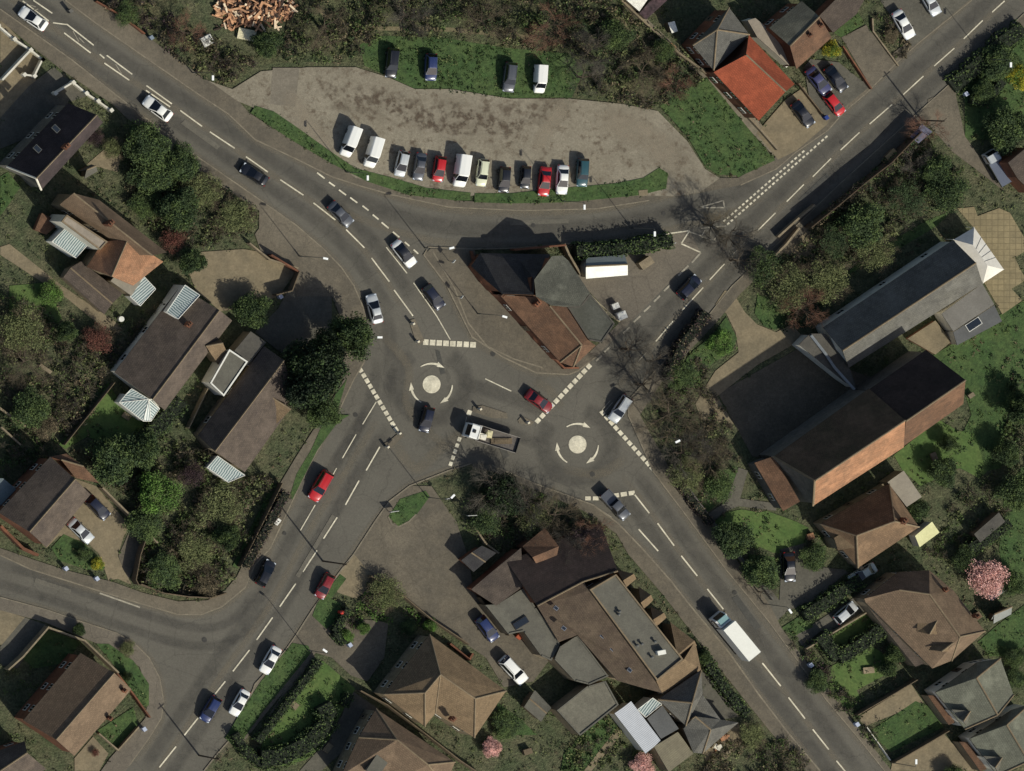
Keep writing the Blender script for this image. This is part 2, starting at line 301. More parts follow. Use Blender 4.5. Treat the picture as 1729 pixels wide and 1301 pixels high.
# --- car park and yards
sheet('gravel_car_park', pl(352, 136, 392, 150, 440, 120, 520, 113, 600, 113, 655, 130, 700, 150, 760, 150, 860, 166, 960, 166, 1050, 175, 1110, 187, 1160, 238, 1190, 285, 1215, 300, 1180, 325, 1140, 331, 1100, 330, 960, 330, 780, 330, 600, 300, 500, 225, 425, 180, 400, 170), .125, GRAV, 0)
sheet('path', pl(460, 114, 505, 114, 498, 180, 455, 175), .131, mat('car_park_patch', (118, 110, 96), (106, 99, 86), .3, grain=.2), .12)
sheet('grass_verge', pl(430, 178, 462, 188, 500, 214, 560, 257, 600, 284, 660, 299, 720, 317, 794, 325, 792, 338, 770, 338, 690, 329, 620, 306, 560, 276, 500, 241, 450, 209, 423, 190), .19, GRASS, .12)
sheet('grass_verge', pl(801, 326, 860, 326, 960, 316, 1040, 309, 1085, 300, 1112, 283, 1127, 292, 1124, 318, 1080, 329, 960, 341, 860, 343, 800, 341), .19, GRASS, .12)
sheet('grass', pl(606, 75, 640, 60, 740, 62, 850, 80, 960, 90, 985, 120, 965, 164, 860, 165, 760, 149, 700, 149, 655, 129, 615, 110), .13, GRASS, .0)
sheet('rough_ground', pl(420, 110, 520, 104, 600, 104, 660, 122, 760, 145, 960, 164, 1050, 172, 1112, 182, 1200, 120, 1100, 50, 1040, -20, 500, -60, 480, 60, 440, 90), .115, SCRUBG, .0)
sheet('grass', pl(1113, 178, 1192, 130, 1305, 268, 1245, 296, 1210, 294, 1190, 280, 1160, 230), .16, GRASS, .0)
sheet('grass', pl(1240, 290, 1304, 262, 1308, 270, 1245, 299), .165, GRASS, .1)
sheet('pub_car_park', pl(691, 820, 657, 846, 634, 878, 597, 935, 585, 975, 640, 985, 700, 1020, 740, 1055, 820, 1110, 850, 1160, 900, 1150, 930, 1110, 880, 1080, 850, 1060, 800, 1000, 790, 940, 770, 880, 745, 845, 728, 820), .115, PAVE, 0)
sheet('grass', pl(655, 872, 675, 842, 718, 828, 725, 838, 700, 872, 672, 888), .16, GRASS, .1)
kerb(pl(655, 872, 660, 884, 672, 889, 690, 880, 702, 868), .2, .18)
sheet('driveway', pl(527, 1029, 560, 1040, 640, 1048, 655, 1052, 648, 1110, 620, 1150, 592, 1140, 560, 1110, 527, 1100, 500, 1071), .125, PAVE, 0)
sheet('driveway', pl(597, 935, 640, 985, 600, 1010, 570, 1000, 560, 985), .119, TANPAV, 0)
sheet('gravel_yard', pl(315, 450, 340, 425, 410, 420, 440, 425, 500, 458, 470, 500, 410, 520, 372, 525, 330, 490), .10, TANPAV, 0)
sheet('driveway', pl(440, 400, 500, 460, 470, 520, 430, 560, 480, 600, 560, 560, 560, 500, 500, 440), .05, GREYPAV, 0)
sheet('driveway', tl(9, 190, 1000, 300, 1090, 380, 1010, 560, 1050, 640, 1130, 700, 1301) + tl(13, 760, 60, 850, 100) + tl(9, 780, 1190, 760, 1140, 800, 1010, 840, 950, 620, 690, 480, 640), .06, TANPAV, 0)
sheet('lawn', tl(9, 330, 1090, 410, 1000, 520, 1050, 600, 1110, 680, 1220, 560, 1230, 380, 1170), .09, GRASS, 0)
sheet('driveway', tl(9, 780, 1190, 765, 1140, 840, 970, 920, 1010, 850, 1250, 830, 1290), .07, PAVE, 0)
sheet('lawn', tl(9, 700, 20, 590, 190, 380, 420, 420, 450, 560, 370, 740, 430, 930, 400, 930, 260, 770, 150), .08, LAWN, 0)
sheet('lawn', tl(13, 630, 1040, 860, 890, 890, 1000, 750, 1165), .08, GRASS, 0)
sheet('patio', tl(13, 600, 1080, 700, 1190, 640, 1301, 480, 1301, 480, 1220), .09, TANPAV, 0)
sheet('lawn', tl(13, 290, 380, 520, 470, 430, 600, 220, 640, 140, 570), .08, GRASS, 0)
sheet('grass', tl(13, 620, 480, 700, 480, 860, 590, 960, 740, 960, 880, 900, 880, 800, 700), .16, GRASS, .1)
sheet('patio', tl(13, 0, 260, 160, 310, 30, 490, -40, 480), .07, TANPAV, 0)
sheet('driveway', tl(13, 160, 310, 300, 360, 110, 640, 0, 620, 0, 500), .075, GREYPAV, 0)
sheet('grass_verge', pl(493, 1085, 520, 1090, 524, 1102, 440, 1205, 398, 1265, 380, 1245, 404, 1205, 440, 1150), .16, GRASS, .1)
sheet('lawn', tl(14, 400, 610, 440, 590, 650, 770, 540, 960, 480, 1100, 330, 1230, 180, 1270, 20, 1230, 60, 1080), .09, LAWN, 0)
sheet('path', tl(14, 350, 540, 390, 560, 30, 1060, -20, 1110), .14, PAVE, .1)
sheet('grass_verge', tl(14, 550, 30, 590, 60, 490, 190, 560, 220, 520, 330, 460, 385, 370, 300, 400, 220), .17, GRASS, .1)
sheet('driveway', tl(14, 620, 780, 800, 900, 600, 1150, 430, 1301, 290, 1301, 480, 1090, 560, 950), .07, GREYPAV, 0)
sheet('grass', pl(590, 700, 560, 700, 500, 800, 488, 840, 505, 800, 570, 712), .15, GRASS, .1)
sheet('grass', pl(566, 665, 585, 640, 570, 690, 493, 843, 487, 838, 520, 770), .155, GRASS, .1)
sheet('grass', pl(470, 820, 400, 960, 392, 955, 460, 815), .15, GRASS, .1)
# north east forecourts
sheet('forecourt', tl(4, -10, 860, 180, 640, 300, 560, 330, 620, 480, 700, 450, 800, 250, 970, 130, 1030), .13, TANPAV, 0)
sheet('forecourt', tl(4, 300, 430, 340, 380, 520, 400, 720, 560, 560, 690, 440, 750, 330, 620), .135, GREYPAV, 0)
sheet('driveway', tl(4, 540, 240, 700, 160, 900, 430, 730, 560), .13, PAVE, 0)
sheet('driveway', tl(4, 790, 0, 1390, -20, 1050, 260, 1000, 300, 860, 100), .125, GREYPAV, 0)
sheet('grass', tl(4, 490, 210, 650, 80, 690, 150, 540, 240), .11, GRASS, 0)
sheet('path', tl(3, 700, 0, 760, 0, 1300, 510, 1610, 780, 1722, 930, 1700, 1000, 1290, 560, 880, 170), .12, KERB, 0)
# church side
sheet('church_path', tl(7, 1390, 650, 1440, 660, 1520, 790, 1600, 870, 1722, 920) + tl(8, 220, 870, 300, 960, 0, 1130) + tl(11, 1340, 110, 1450, 290, 1240, 260, 1200, 160) + tl(7, 1280, 1250, 1330, 1170, 1480, 1050, 1460, 920, 1400, 800, 1330, 740), .09, TANPAV, 0)
sheet('grass', tl(7, 1400, 820, 1470, 960, 1440, 1040, 1300, 1130, 1220, 1250, 1100, 1180, 1160, 1060, 1300, 950), .11, GRASS, 0)
sheet('grass', tl(8, -20, 800, 40, 880, 110, 905, 230, 850, 220, 730, 0, 680), .1, GRASS, 0)
sheet('patio', tl(8, 1290, 120, 1400, 110, 1420, 170, 1560, 118, 1630, 150, 1722, 310, 1722, 400, 1660, 440, 1722, 560, 1722, 590, 1640, 640, 1710, 715, 1580, 805, 1440, 560, 1390, 240), .1, SLABS, 0)
sheet('lawn', tl(8, 1200, 1085, 1480, 900, 1580, 850, 1722, 720, 1780, 1000, 1722, 1020, 1340, 1210), .09, GRASS, 0)
sheet('lawn', tl(8, 440, 650, 700, 430, 1090, 200, 1270, 130, 1150, 240, 930, 370, 560, 560), .05, GRASS, 0)
sheet('lawn', tl(12, 880, 490, 1170, 260, 1290, 330, 1400, 350, 1480, 600, 1430, 640, 1310, 570, 1250, 600, 1050, 690, 930, 580), .08, LAWN, 0)
sheet('lawn', tl(12, -80, 880, 60, 850, 250, 920, 330, 960, 270, 1130, 100, 1120, -40, 1060), .08, LAWN, 0)
sheet('lawn', tl(12, -60, 1130, 110, 1150, 140, 1301, -60, 1301), .08, GRASS, 0)
sheet('lawn', tl(11, 1270, 640, 1450, 560, 1500, 590, 1430, 740, 1250, 880, 1200, 800), .08, GRASS, 0)
sheet('path', tl(11, 1480, 570, 1540, 590, 1490, 770, 1640, 790, 1722, 800, 1722, 850, 1640, 840, 1480, 820, 1400, 850, 1280, 940, 1250, 890, 1400, 790), .1, GREYPAV, 0)
sheet('lawn', tl(11, 1290, 950, 1400, 860, 1500, 840, 1722, 880, 1722, 960, 1600, 1100, 1400, 980), .08, LAWN, 0)
sheet('driveway', tl(12, 140, 1100, 300, 1060, 290, 1200, 560, 1230, 640, 1290) + tl(16, 560, 30, 330, 230, 200, 260, 130, 330, -30, 170, -10, 130, 60, 100, 140, 200, 150, 0), .09, GREYPAV, 0)
sheet('driveway', tl(16, 240, 430, 640, 170, 690, 270, 300, 510), .08, GREYPAV, 0)
sheet('lawn', tl(16, 150, 380, 290, 290, 360, 370, 230, 430), .1, GRASS, 0)
sheet('lawn', tl(16, 370, 500, 680, 290, 760, 310, 760, 420, 500, 570), .08, LAWN, 0)
sheet('lawn', tl(16, 400, 660, 740, 500, 840, 560, 900, 640, 640, 780, 660, 830, 600, 920, 480, 800), .08, LAWN, 0)
sheet('path', tl(16, 640, 960, 990, 740, 1070, 860, 700, 1010), .09, TANPAV, 0)
sheet('lawn', tl(16, 720, 1050, 1020, 850, 1120, 890, 1200, 1020, 860, 1180), .09, GRASS, 0)
sheet('driveway', tl(16, 870, 1240, 1200, 1060, 1420, 1301, 860, 1301), .09, TANPAV, 0)
sheet('lawn', tl(16, 1420, 470, 1560, 350, 1722, 230, 1722, 500, 1600, 560, 1500, 560), .08, GRASS, 0)
sheet('lawn', tl(12, 1600, 700, 1722, 560, 1760, 1301, 1600, 1301, 1560, 1100), .07, GRASS, 0)
sheet('lawn', tl(4, 1280, 560, 1722, 160, 1760, 900, 1340, 900, 1340, 640), .08, GRASS, 0)
sheet('driveway', tl(4, 1100, 640, 1270, 570, 1340, 880, 1600, 1240, 1420, 1100, 1260, 980, 1100, 800), .08, PAVE, 0)
sheet('lawn', tl(15, 500, 1301, 700, 1010, 600, 960, 460, 1070, 350, 1190, 330, 1301), .08, GRASS, 0)
sheet('path', tl(15, 480, 1301, 690, 1030, 740, 1040, 530, 1301), .11, TANPAV, 0)
sheet('lawn', tl(15, -80, 860, 60, 960, 180, 1070, -80, 1070), .08, GRASS, 0)
sheet('yard', tl(15, 1250, 1180, 1380, 970, 1480, 990, 1500, 1120, 1400, 1230, 1270, 1240), .08, TANPAV, 0)
sheet('yard', tl(15, 1230, 650, 1300, 700, 1480, 950, 1380, 970, 1250, 960, 1250, 800), .075, GREYPAV, 0)
sheet('lawn', tl(5, 0, 0, 110, 0, 60, 90, 0, 170), .08, GRASS, 0)
sheet('lawn', tl(5, 60, 620, 300, 600, 400, 830, 320, 950, 60, 850), .08, LAWN, 0)
sheet('path', tl(5, 0, 370, 60, 350, 400, 620, 740, 850, 790, 900, 700, 920, 430, 700, 0, 420), .07, TANPAV, 0)
sheet('driveway', tl(1, 0, 130, 60, 180, 250, 380, 230, 520, 180, 560, 0, 760), .07, TANPAV, 0)
sheet('driveway', tl(1, 690, 950, 780, 1000, 760, 1110, 560, 1060), .07, TANPAV, 0)
sheet('lawn', tl(1, 0, 1140, 50, 1110, 130, 1210, 60, 1301, 0, 1301), .07, GRASS, 0)
sheet('grass', pl(300, 0, 360, 60, 440, 100, 395, 146, 360, 140, 280, 60, 150, -10), .11, SCRUBG, 0)
sheet('path', tl(2, 385, 0, 400, 10, 230, 190, 80, 360, 0, 390, -10, 375, 70, 345, 215, 185), .1, GRASS, 0)
sheet('bare_earth', tl(8, 165, 400, 300, 260, 340, 270, 380, 370, 440, 385, 330, 500, 220, 440), .06, TANPAV, 0)
sheet('driveway', tl(1, 235, 515, 345, 430, 455, 525, 560, 620, 440, 660, 200, 880, 0, 960, 0, 760, 180, 560), .075, GREYPAV, 0)
sheet('yard', pl(1212, 664, 1362, 580, 1400, 612, 1480, 640, 1560, 590, 1300, 775, 1270, 770), .065, mat('yard_tarmac', (92, 84, 70), (78, 72, 60), .3, grain=.25), 0)
# worn tracks and dust: thin translucent films that follow the lanes and kerbs
def film(name, c, amax, lo=.3, hi=.7, sc=.5, base=.25):
    m = bpy.data.materials.new(name); m.use_nodes = True; n = m.node_tree.nodes; L = m.node_tree.links; bs = n['Principled BSDF']; bs.inputs['Base Color'].default_value = (*lin(c), 1); bs.inputs['Roughness'].default_value = .9
    at = n.new('ShaderNodeAttribute'); at.attribute_name = 'wear'; tr = n.new('ShaderNodeBsdfTransparent'); mx = n.new('ShaderNodeMixShader'); geo = n.new('ShaderNodeNewGeometry')
    ns = n.new('ShaderNodeTexNoise'); ns.inputs['Scale'].default_value = sc; ns.inputs['Detail'].default_value = 6; ns.inputs['Roughness'].default_value = .7; L.new(geo.outputs['Position'], ns.inputs['Vector'])
    mr = n.new('ShaderNodeMapRange'); mr.inputs[1].default_value = lo; mr.inputs[2].default_value = hi; mr.inputs[3].default_value = base * amax; mr.inputs[4].default_value = amax * 1.3; L.new(ns.outputs[0], mr.inputs[0])
    mu = n.new('ShaderNodeMath'); mu.operation = 'MULTIPLY'; L.new(at.outputs['Fac'], mu.inputs[0]); L.new(mr.outputs[0], mu.inputs[1]); L.new(mu.outputs[0], mx.inputs[0]); L.new(tr.outputs[0], mx.inputs[1]); L.new(bs.outputs[0], mx.inputs[2]); L.new(mx.outputs[0], n['Material Output'].inputs['Surface']); return m
def smooth_line(P, k=6):
    out = []
    for i in range(len(P) - 1):
        p0 = P[max(0, i - 1)]; p1 = P[i]; p2 = P[i + 1]; p3 = P[min(len(P) - 1, i + 2)]
        for j in range(k):
            t_ = j / k; out.append(.5 * ((2 * p1) + (p2 - p0) * t_ + (2 * p0 - 5 * p1 + 4 * p2 - p3) * t_ ** 2 + (3 * p1 - p0 - 3 * p2 + p3) * t_ ** 3))
    return out + [P[-1]]
def ribbons(name, m, L_, z):
    vs, fs, wt = [], [], []
    for pts, off, wd in L_:
        P = smooth_line([G(p) for p in pts]); z += .0006
        o = len(vs)
        for i, p in enumerate(P):
            d_ = (P[min(i + 1, len(P) - 1)] - P[max(i - 1, 0)]).normalized(); n_ = Vector((-d_.y, d_.x, 0)); en = min(1, i / 3, (len(P) - 1 - i) / 3)
            for u, w_ in ((-1, 0), (-.45, 1), (.45, 1), (1, 0)):
                q = p + n_ * (off + u * wd / 2); vs.append((q.x, q.y, z)); wt.append(w_ * en)
        for i in range(len(P) - 1):
            for j in range(3): a_ = o + i * 4 + j; fs.append((a_, a_ + 1, a_ + 5, a_ + 4))
    me = bpy.data.meshes.new(name); me.from_pydata(vs, [], fs); me.materials.append(m); at = me.attributes.new('wear', 'FLOAT', 'POINT'); at.data.foreach_set('value', wt)
    o = bpy.data.objects.new(name, me); C.objects.link(o); o['kind'] = 'structure'
NW = pl(-20, -30, 80, 40, 150, 88, 260, 160, 350, 218, 450, 288, 540, 350, 600, 405, 640, 455, 680, 520); SW = pl(640, 705, 590, 785, 520, 900, 450, 1030, 380, 1130, 300, 1250, 260, 1310); SE = pl(1050, 800, 1110, 880, 1190, 990, 1290, 1122, 1390, 1255, 1440, 1320); NE = pl(1720, -20, 1610, 82, 1500, 182, 1400, 272, 1300, 368, 1200, 470, 1110, 572, 1020, 680)
SL = pl(560, 320, 640, 352, 740, 380, 860, 388, 1000, 382, 1120, 362, 1220, 335, 1290, 300); SD = pl(-20, 962, 100, 1000, 220, 1045, 330, 1075, 400, 1060, 450, 1000)
def ring_(c, r, a0=0, a1=360): return [(c[0] + r * math.cos(math.radians(t_)), c[1] + r * math.sin(math.radians(t_))) for t_ in range(a0, a1 + 1, 20)]
dk = []
for ln, o_ in ((NW, 1.85), (SW, 1.9), (SE, 1.8), (NE, 1.7)):
    for s_ in (-1, 1): dk.append((ln, s_ * o_, 2.5))
dk += [(SL, 0, 3.0), (SD, 1.4, 1.8), (SD, -1.4, 1.8), (ring_((728, 648), 58, -60, 240), 0, 3.2), (ring_((975, 750), 58, -80, 230), 0, 3.2), (pl(770, 640, 850, 668, 930, 700), 0, 2.6), (pl(780, 700, 860, 728, 930, 760), 0, 2.4), (pl(650, 520, 660, 600, 650, 690), 0, 2.6), (pl(640, 600, 620, 690, 560, 790), 0, 2.4)]
ribbons('tyre_tracks', film('tyre_wear', (62, 60, 56), .3), dk, .0295)
lt = [(NW, 0, 1.3), (SW, 0, 1.3), (SE, 0, 1.2), (NE, 0, 1.2), (SL, 2.6, 1.6), (SL, -2.4, 1.4), (pl(640, 560, 690, 620, 690, 690, 770, 770), 0, 1.6), (pl(660, 740, 700, 790, 740, 760, 800, 715), 0, 2.2), (pl(950, 790, 1010, 800, 1060, 770), 0, 1.8), (pl(900, 640, 930, 660, 950, 690), 0, 1.6)]
for k_ in (NWN[:13], pl(0, 15, 120, 100, 225, 183, 321, 256, 437, 336, 545, 419, 597, 482, 618, 542), pl(561, 716, 521, 786, 456, 925, 413, 992, 340, 1037, 235, 1018, 52, 961), pl(796, 782, 691, 820, 634, 878, 574, 964, 500, 1071, 404, 1230, 344, 1301), pl(1001, 852, 1085, 927, 1160, 1016, 1279, 1170, 1384, 1301), pl(1103, 797, 1225, 961, 1396, 1183, 1493, 1301), pl(1310, 285, 1425, 188, 1553, 70, 1640, 0), pl(715, 430, 754, 482, 796, 568, 848, 602, 905, 629, 975, 626), pl(217, 1293, 272, 1212, 251, 1110, 131, 1047, 0, 1008)): lt.append((k_, 0, 1.5))
ribbons('road_dust', film('pale_road_dust', (118, 109, 92), .42), lt, .0300 + .016)
ribbons('worn_gravel', film('worn_brown_gravel', (92, 78, 63), .45, .48, .62, .75, .08), [(pl(530, 152, 610, 168, 700, 190, 790, 200, 870, 196, 960, 178), 0, 5.5), (pl(600, 150, 720, 205, 800, 240), 0, 3.0), (pl(740, 175, 830, 215, 900, 210), 0, 3.6)], .142)
ribbons('yard_dust', film('pale_gravel_dust', (146, 134, 114), .5), [(pl(960, 170, 930, 210, 900, 260), 0, 3), (pl(480, 150, 520, 210, 560, 260), 0, 3.5), (pl(1000, 200, 1090, 230, 1150, 290), 0, 5)], .146)
# trench and pothole patches
for i, pts in enumerate((pl(560, 868, 566, 872, 505, 975, 499, 971), pl(735, 590, 742, 592, 752, 630, 744, 632), pl(860, 372, 960, 368, 960, 376, 861, 380), pl(1235, 1010, 1245, 1004, 1285, 1058, 1275, 1064), pl(305, 208, 312, 202, 372, 246, 366, 252), pl(1395, 292, 1402, 298, 1355, 342, 1348, 336), pl(60, 975, 120, 995, 118, 1003, 58, 983), pl(845, 735, 860, 770, 850, 774, 835, 740), pl(905, 800, 960, 822, 956, 832, 902, 810))):
    sheet('road_patch', pts, .0325 if i not in (7,) else .033, mat('patch_tarmac', (66, 65, 60), (74, 72, 66), .5, grain=.2) if i % 2 else mat('patch_tarmac_old', (98, 93, 82), (90, 86, 76), .5, grain=.2), .01)
sheet('path', pl(530, 0, 560, 30, 640, 44, 760, 46, 900, 60, 905, 67, 760, 53, 640, 51, 556, 38, 522, 4), .125, mat('trodden_earth', (112, 102, 76), (96, 90, 66), .5, grain=.3), 0)
sheet('path', pl(1040, 10, 1075, 70, 1110, 110, 1160, 150, 1155, 155, 1102, 116, 1067, 74, 1032, 14), .125, MATS['trodden_earth'], 0)
sheet('lawn', pl(1575, 600, 1640, 560, 1740, 500, 1760, 640, 1700, 700, 1690, 790, 1640, 800, 1600, 780, 1640, 700, 1625, 650), .07, GRASS, 0)
# --- markings
mk = {'a': MB(), 'b': MB()}
ZM = .062
def dash(a, b, wd=.16, k='a', z=ZM):
    p = G(a); q = G(b); d = q - p; n_ = Vector((-d.y, d.x, 0)).normalized() * wd / 2
    mk[k].face([(v.x, v.y, z) for v in (p - n_, q - n_, q + n_, p + n_)])
def dashes(L, **k):
    for l in L: dash((l[0], l[1]), (l[2], l[3]), **k)
dashes([(38, 1, 82, 35), (56, 0, 88, 22), (112, 40, 158, 76), (108, 55, 153, 89), (89, 38, 112, 41), (180, 93, 223, 125), (176, 106, 218, 135), (247, 144, 290, 175), (246, 152, 287, 180), (168, 91, 176, 98),
        (304, 186, 341, 213), (354, 222, 396, 250), (415, 264, 452, 290), (473, 303, 512, 329), (529, 342, 566, 371), (584, 387, 615, 418), (627, 435, 657, 475), (665, 489, 697, 533)], wd=.19)
dashes([(50, 8, 60, 11), (64, 15, 52, 17), (123, 52, 133, 70), (133, 63, 142, 72), (195, 108, 205, 124)], wd=.1, k='b')
dashes([(652, 417, 687, 461), (698, 477, 737, 533), (737, 533, 760, 573)], wd=.15)
dashes([(535, 291, 548, 301), (555, 307, 565, 314), (572, 320, 584, 329), (591, 333, 603, 342), (612, 347, 622, 355), (629, 362, 639, 370), (644, 375, 656, 385), (663, 391, 674, 400), (683, 408, 691, 415), (698, 421, 706, 428)], wd=.22)
dashes([(635, 678, 612, 716), (601, 733, 578, 773), (568, 790, 545, 832), (532, 852, 507, 895)], wd=.15)
dashes([(641, 754, 618, 794), (606, 811, 583, 852), (569, 873, 546, 909), (535, 929, 511, 965), (499, 985, 472, 1024), (460, 1042, 433, 1080), (421, 1097, 393, 1133), (380, 1150, 352, 1185), (334, 1212, 311, 1241), (297, 1260, 269, 1295)], wd=.2)
dashes([(168, 1001, 236, 1025)], wd=.22, k='b')
dashes([(819, 639, 863, 660)], wd=.16)
dashes([(1070, 833, 1096, 866), (1078, 893, 1111, 930), (1110, 883, 1138, 921), (1150, 938, 1177, 972), (1194, 994, 1221, 1028), (1287, 1119, 1318, 1158), (1331, 1177, 1359, 1213), (1372, 1231, 1399, 1265), (1412, 1284, 1440, 1318)], wd=.2)
dashes([(1696, 1, 1675, 20), (1659, 34, 1627, 65), (1611, 81, 1577, 111), (1559, 128, 1525, 159), (1506, 176, 1468, 209), (1451, 223, 1419, 253), (1403, 267, 1372, 298), (1357, 311, 1328, 340), (1309, 359, 1279, 389), (1223, 445, 1198, 472), (1187, 485, 1151, 524), (1136, 542, 1107, 576)], wd=.17)
dashes([(1258, 408, 1236, 430), (1091, 595, 1077, 610)], wd=.12, k='b')
dashes([(1006, 609, 1016, 600), (1020, 594, 1030, 585), (1052, 562, 1063, 552), (1070, 543, 1081, 533), (1087, 526, 1098, 516), (1104, 509, 1114, 499), (1121, 491, 1131, 481), (1145, 465, 1162, 448), (1168, 443, 1183, 426)], wd=.26, k='b')
dashes([(1183, 426, 1150, 411), (1150, 411, 1164, 389), (1164, 389, 1115, 396)], wd=.2)
dashes([(1164, 391, 1184, 398), (1184, 385, 1226, 381), (1190, 388, 1184, 399), (1184, 399, 1205, 405), (1205, 405, 1216, 390)], wd=.16, k='b')
dashes([(1180, 350, 1221, 338), (1221, 338, 1223, 350), (1223, 350, 1180, 350)], wd=.2, k='b')
dashes([(788, 703, 779, 735), (1014, 694, 1030, 676), (1018, 697, 1034, 679)], wd=.1, k='b')
dashes([(1001, 852, 1032, 873)], wd=.15, k='b')
def blocks(a, b, n_, s=.86, th=.75, k='a'):
    P = G(a); Q = G(b); d = (Q - P) / n_; e = d.normalized(); nn = Vector((-e.y, e.x, 0))
    for i in range(n_):
        c = P + d * (i + .5); hl = d.length * s / 2 * random.uniform(.93, 1.03); hw = th / 2
        mk[k].face([(v.x, v.y, ZM) for v in (c - e * hl - nn * hw, c + e * hl - nn * hw, c + e * hl + nn * hw, c - e * hl + nn * hw)])
random.seed(3)
blocks((713, 577), (804, 582), 8, .84, .85)
blocks((606, 620), (671, 729), 12, .74, .62)
blocks((777, 736), (759, 788), 5, .66, .55); blocks((794, 691), (790, 702), 1, .8, .7)
blocks((904, 714), (998, 614), 12, .74, .68)
blocks((1013, 692), (1105, 795), 12, .76, .6)
blocks((986, 841), (1012, 841), 2, .72, .6); blocks((1033, 837), (1073, 831), 3, .76, .65)
blocks((1226, 380), (1398, 228), 27, .6, .27); blocks((1220, 375), (1359, 253), 22, .6, .27)
def disc(c, r, z=ZM, n=40):
    p = G(c); return [(p.x + r * math.cos(2 * math.pi * i / n), p.y + r * math.sin(2 * math.pi * i / n), z) for i in range(n)]
def arc_arrow(c, r, a0, a1):      # degrees in picture sense, clockwise seen from above; head at a1
    p = G(c); n = 14; hd = 22 if a1 > a0 else -22
    ai = a1 - hd
    def pt(a, rr): a = math.radians(a); return (p.x + rr * math.cos(a), p.y - rr * math.sin(a), ZM)
    for i in range(n):
        u0 = a0 + (ai - a0) * i / n; u1 = a0 + (ai - a0) * (i + 1) / n; w0 = .08 + .1 * i / n; w1 = .08 + .1 * (i + 1) / n
        mk['a'].face([pt(u0, r - w0), pt(u1, r - w1), pt(u1, r + w1), pt(u0, r + w0)])
    mk['a'].face([pt(ai, r - .36), pt(a1, r + .02), pt(ai, r + .42)])
for c in ((728.5, 648.5), (975, 750)):
    d = MB(); ring = disc(c, 1.36, .055); top = disc(c, .5, .13)
    n = len(ring); d.add(ring + top, [(i, (i + 1) % n, (i + 1) % n + n, i + n) for i in range(n)]); d.face(top)
    o = d.build('roundabout_dome', LINE, smooth=True)
    tag(o, 'round cream painted mini roundabout dome, ' + ('beside the three arrows north of the flatbed lorry' if c[0] < 800 else 'between the red car and the south east road'), 'roundabout')
    for a0, a1 in ((-122, -52), (2, 66), (120, 186)): arc_arrow(c, 3.15, a0, a1)
o = mk['a'].build('road_markings', LINE, fix=False); o['kind'] = 'structure'
o = mk['b'].build('worn_road_markings', LINEO, fix=False); o['kind'] = 'structure'
# worn patches, trenches, covers
pm = MB()
for (a, b, wd) in (((300, 200), (500, 335), .8), ((640, 330), (1000, 372), .9), ((560, 800), (420, 1010), .7), ((880, 640), (960, 680), 1.2)):
    pass
for (x, y, r_) in ((832, 597, .4), (1240, 1000, .35), (600, 700, .35), (345, 1080, .4), (480, 900, .3), (900, 380, .35), (1120, 360, .35), (1420, 240, .3), (1000, 800, .4)):
    pm.face(disc((x, y), r_, .064, 16))
o = pm.build('manhole_covers', mat('cast_iron', (60, 58, 54), grain=.2)); o['kind'] = 'structure'
isl = MB(); P = [G(p) for p in pl(798, 686, 815, 684, 855, 697, 857, 706, 830, 705, 797, 694)]; isl.prism([(p.x, p.y) for p in P], 0, .12, 0, 1)
tag(isl.build('traffic_island', [PAVE, KERB]), 'long brown kerbed traffic island just north of the flatbed lorry', 'traffic island')
isl = MB(); P = [G(p) for p in pl(874, 709, 880, 702, 902, 712, 896, 718, 876, 714)]; isl.prism([(p.x, p.y) for p in P], 0, .12, 0, 1)
tag(isl.build('traffic_island', [PAVE, KERB]), 'small kerbed traffic island at the end of the give way blocks by the red car', 'traffic island')
for pts, lab in ((pl(690, 540, 700, 538, 716, 574, 708, 582, 700, 572), 'narrow kerbed island with two bollards at the north give way line'), (pl(648, 748, 655, 745, 676, 728, 682, 735, 660, 756), 'kerbed island with two bollards on the south west arm')):
    isl = MB(); P = [G(p) for p in pts]; isl.prism([(p.x, p.y) for p in P], 0, .12, 0, 1); tag(isl.build('traffic_island', [PAVE, KERB]), lab, 'traffic island')
# ================================================================= BUILDINGS
from mathutils.geometry import tessellate_polygon
def window_on(root, p, q, z, ww=1.2, wh=1.1, t=.5, cen=None):
    d = (q - p); d.z = 0; L_ = d.length; d.normalize(); n_ = Vector((-d.y, d.x, 0)); c = p + (q - p) * t
    if cen is not None and (c - cen).dot(n_) < 0: n_ = -n_
    b = MB(); c = Vector((c.x, c.y, z)) + n_ * .02; rz = math.atan2(d.y, d.x)
    b.box(c, (ww, .08, wh), rz, 0); b.box(c + n_ * .012, (ww - .16, .08, wh - .16), rz, 1); b.box(c + n_ * .02, (.06, .08, wh), rz, 0)
    return b.build('window', [WHITE, GLASS], root)
def door_on(root, p, q, t, cen):
    d = (q - p); d.z = 0; d.normalize(); n_ = Vector((-d.y, d.x, 0)); c = p + (q - p) * t
    if (c - cen).dot(n_) < 0: n_ = -n_
    b = MB(); c = Vector((c.x, c.y, 1.05)) + n_ * .02; rz = math.atan2(d.y, d.x); b.box(c, (.95, .1, 2.1), rz, 0); b.box(c + n_ * .03, (.4, .08, .5), rz, 1)
    return b.build('door', [WOOD, GLASS], root)
def chimney(root, p, z, h=1.3, s=(.9, .55), rz=0.9, m=None):
    c = G(p, z); b = MB(); b.box((c.x, c.y, z), (s[0], s[1], h * 2), rz); b.box((c.x, c.y, z + h - .08), (s[0] + .12, s[1] + .12, .14), rz)
    u = Vector((math.cos(rz), math.sin(rz), 0)) * s[0] * .25
    for k in (-1, 1): b.tube(c + u * k + Vector((0, 0, h)), c + u * k + Vector((0, 0, h + .35)), .13, .11, 8, 1)
    return b.build('chimney', [m or W_BRICK, R_TERRA2], root)
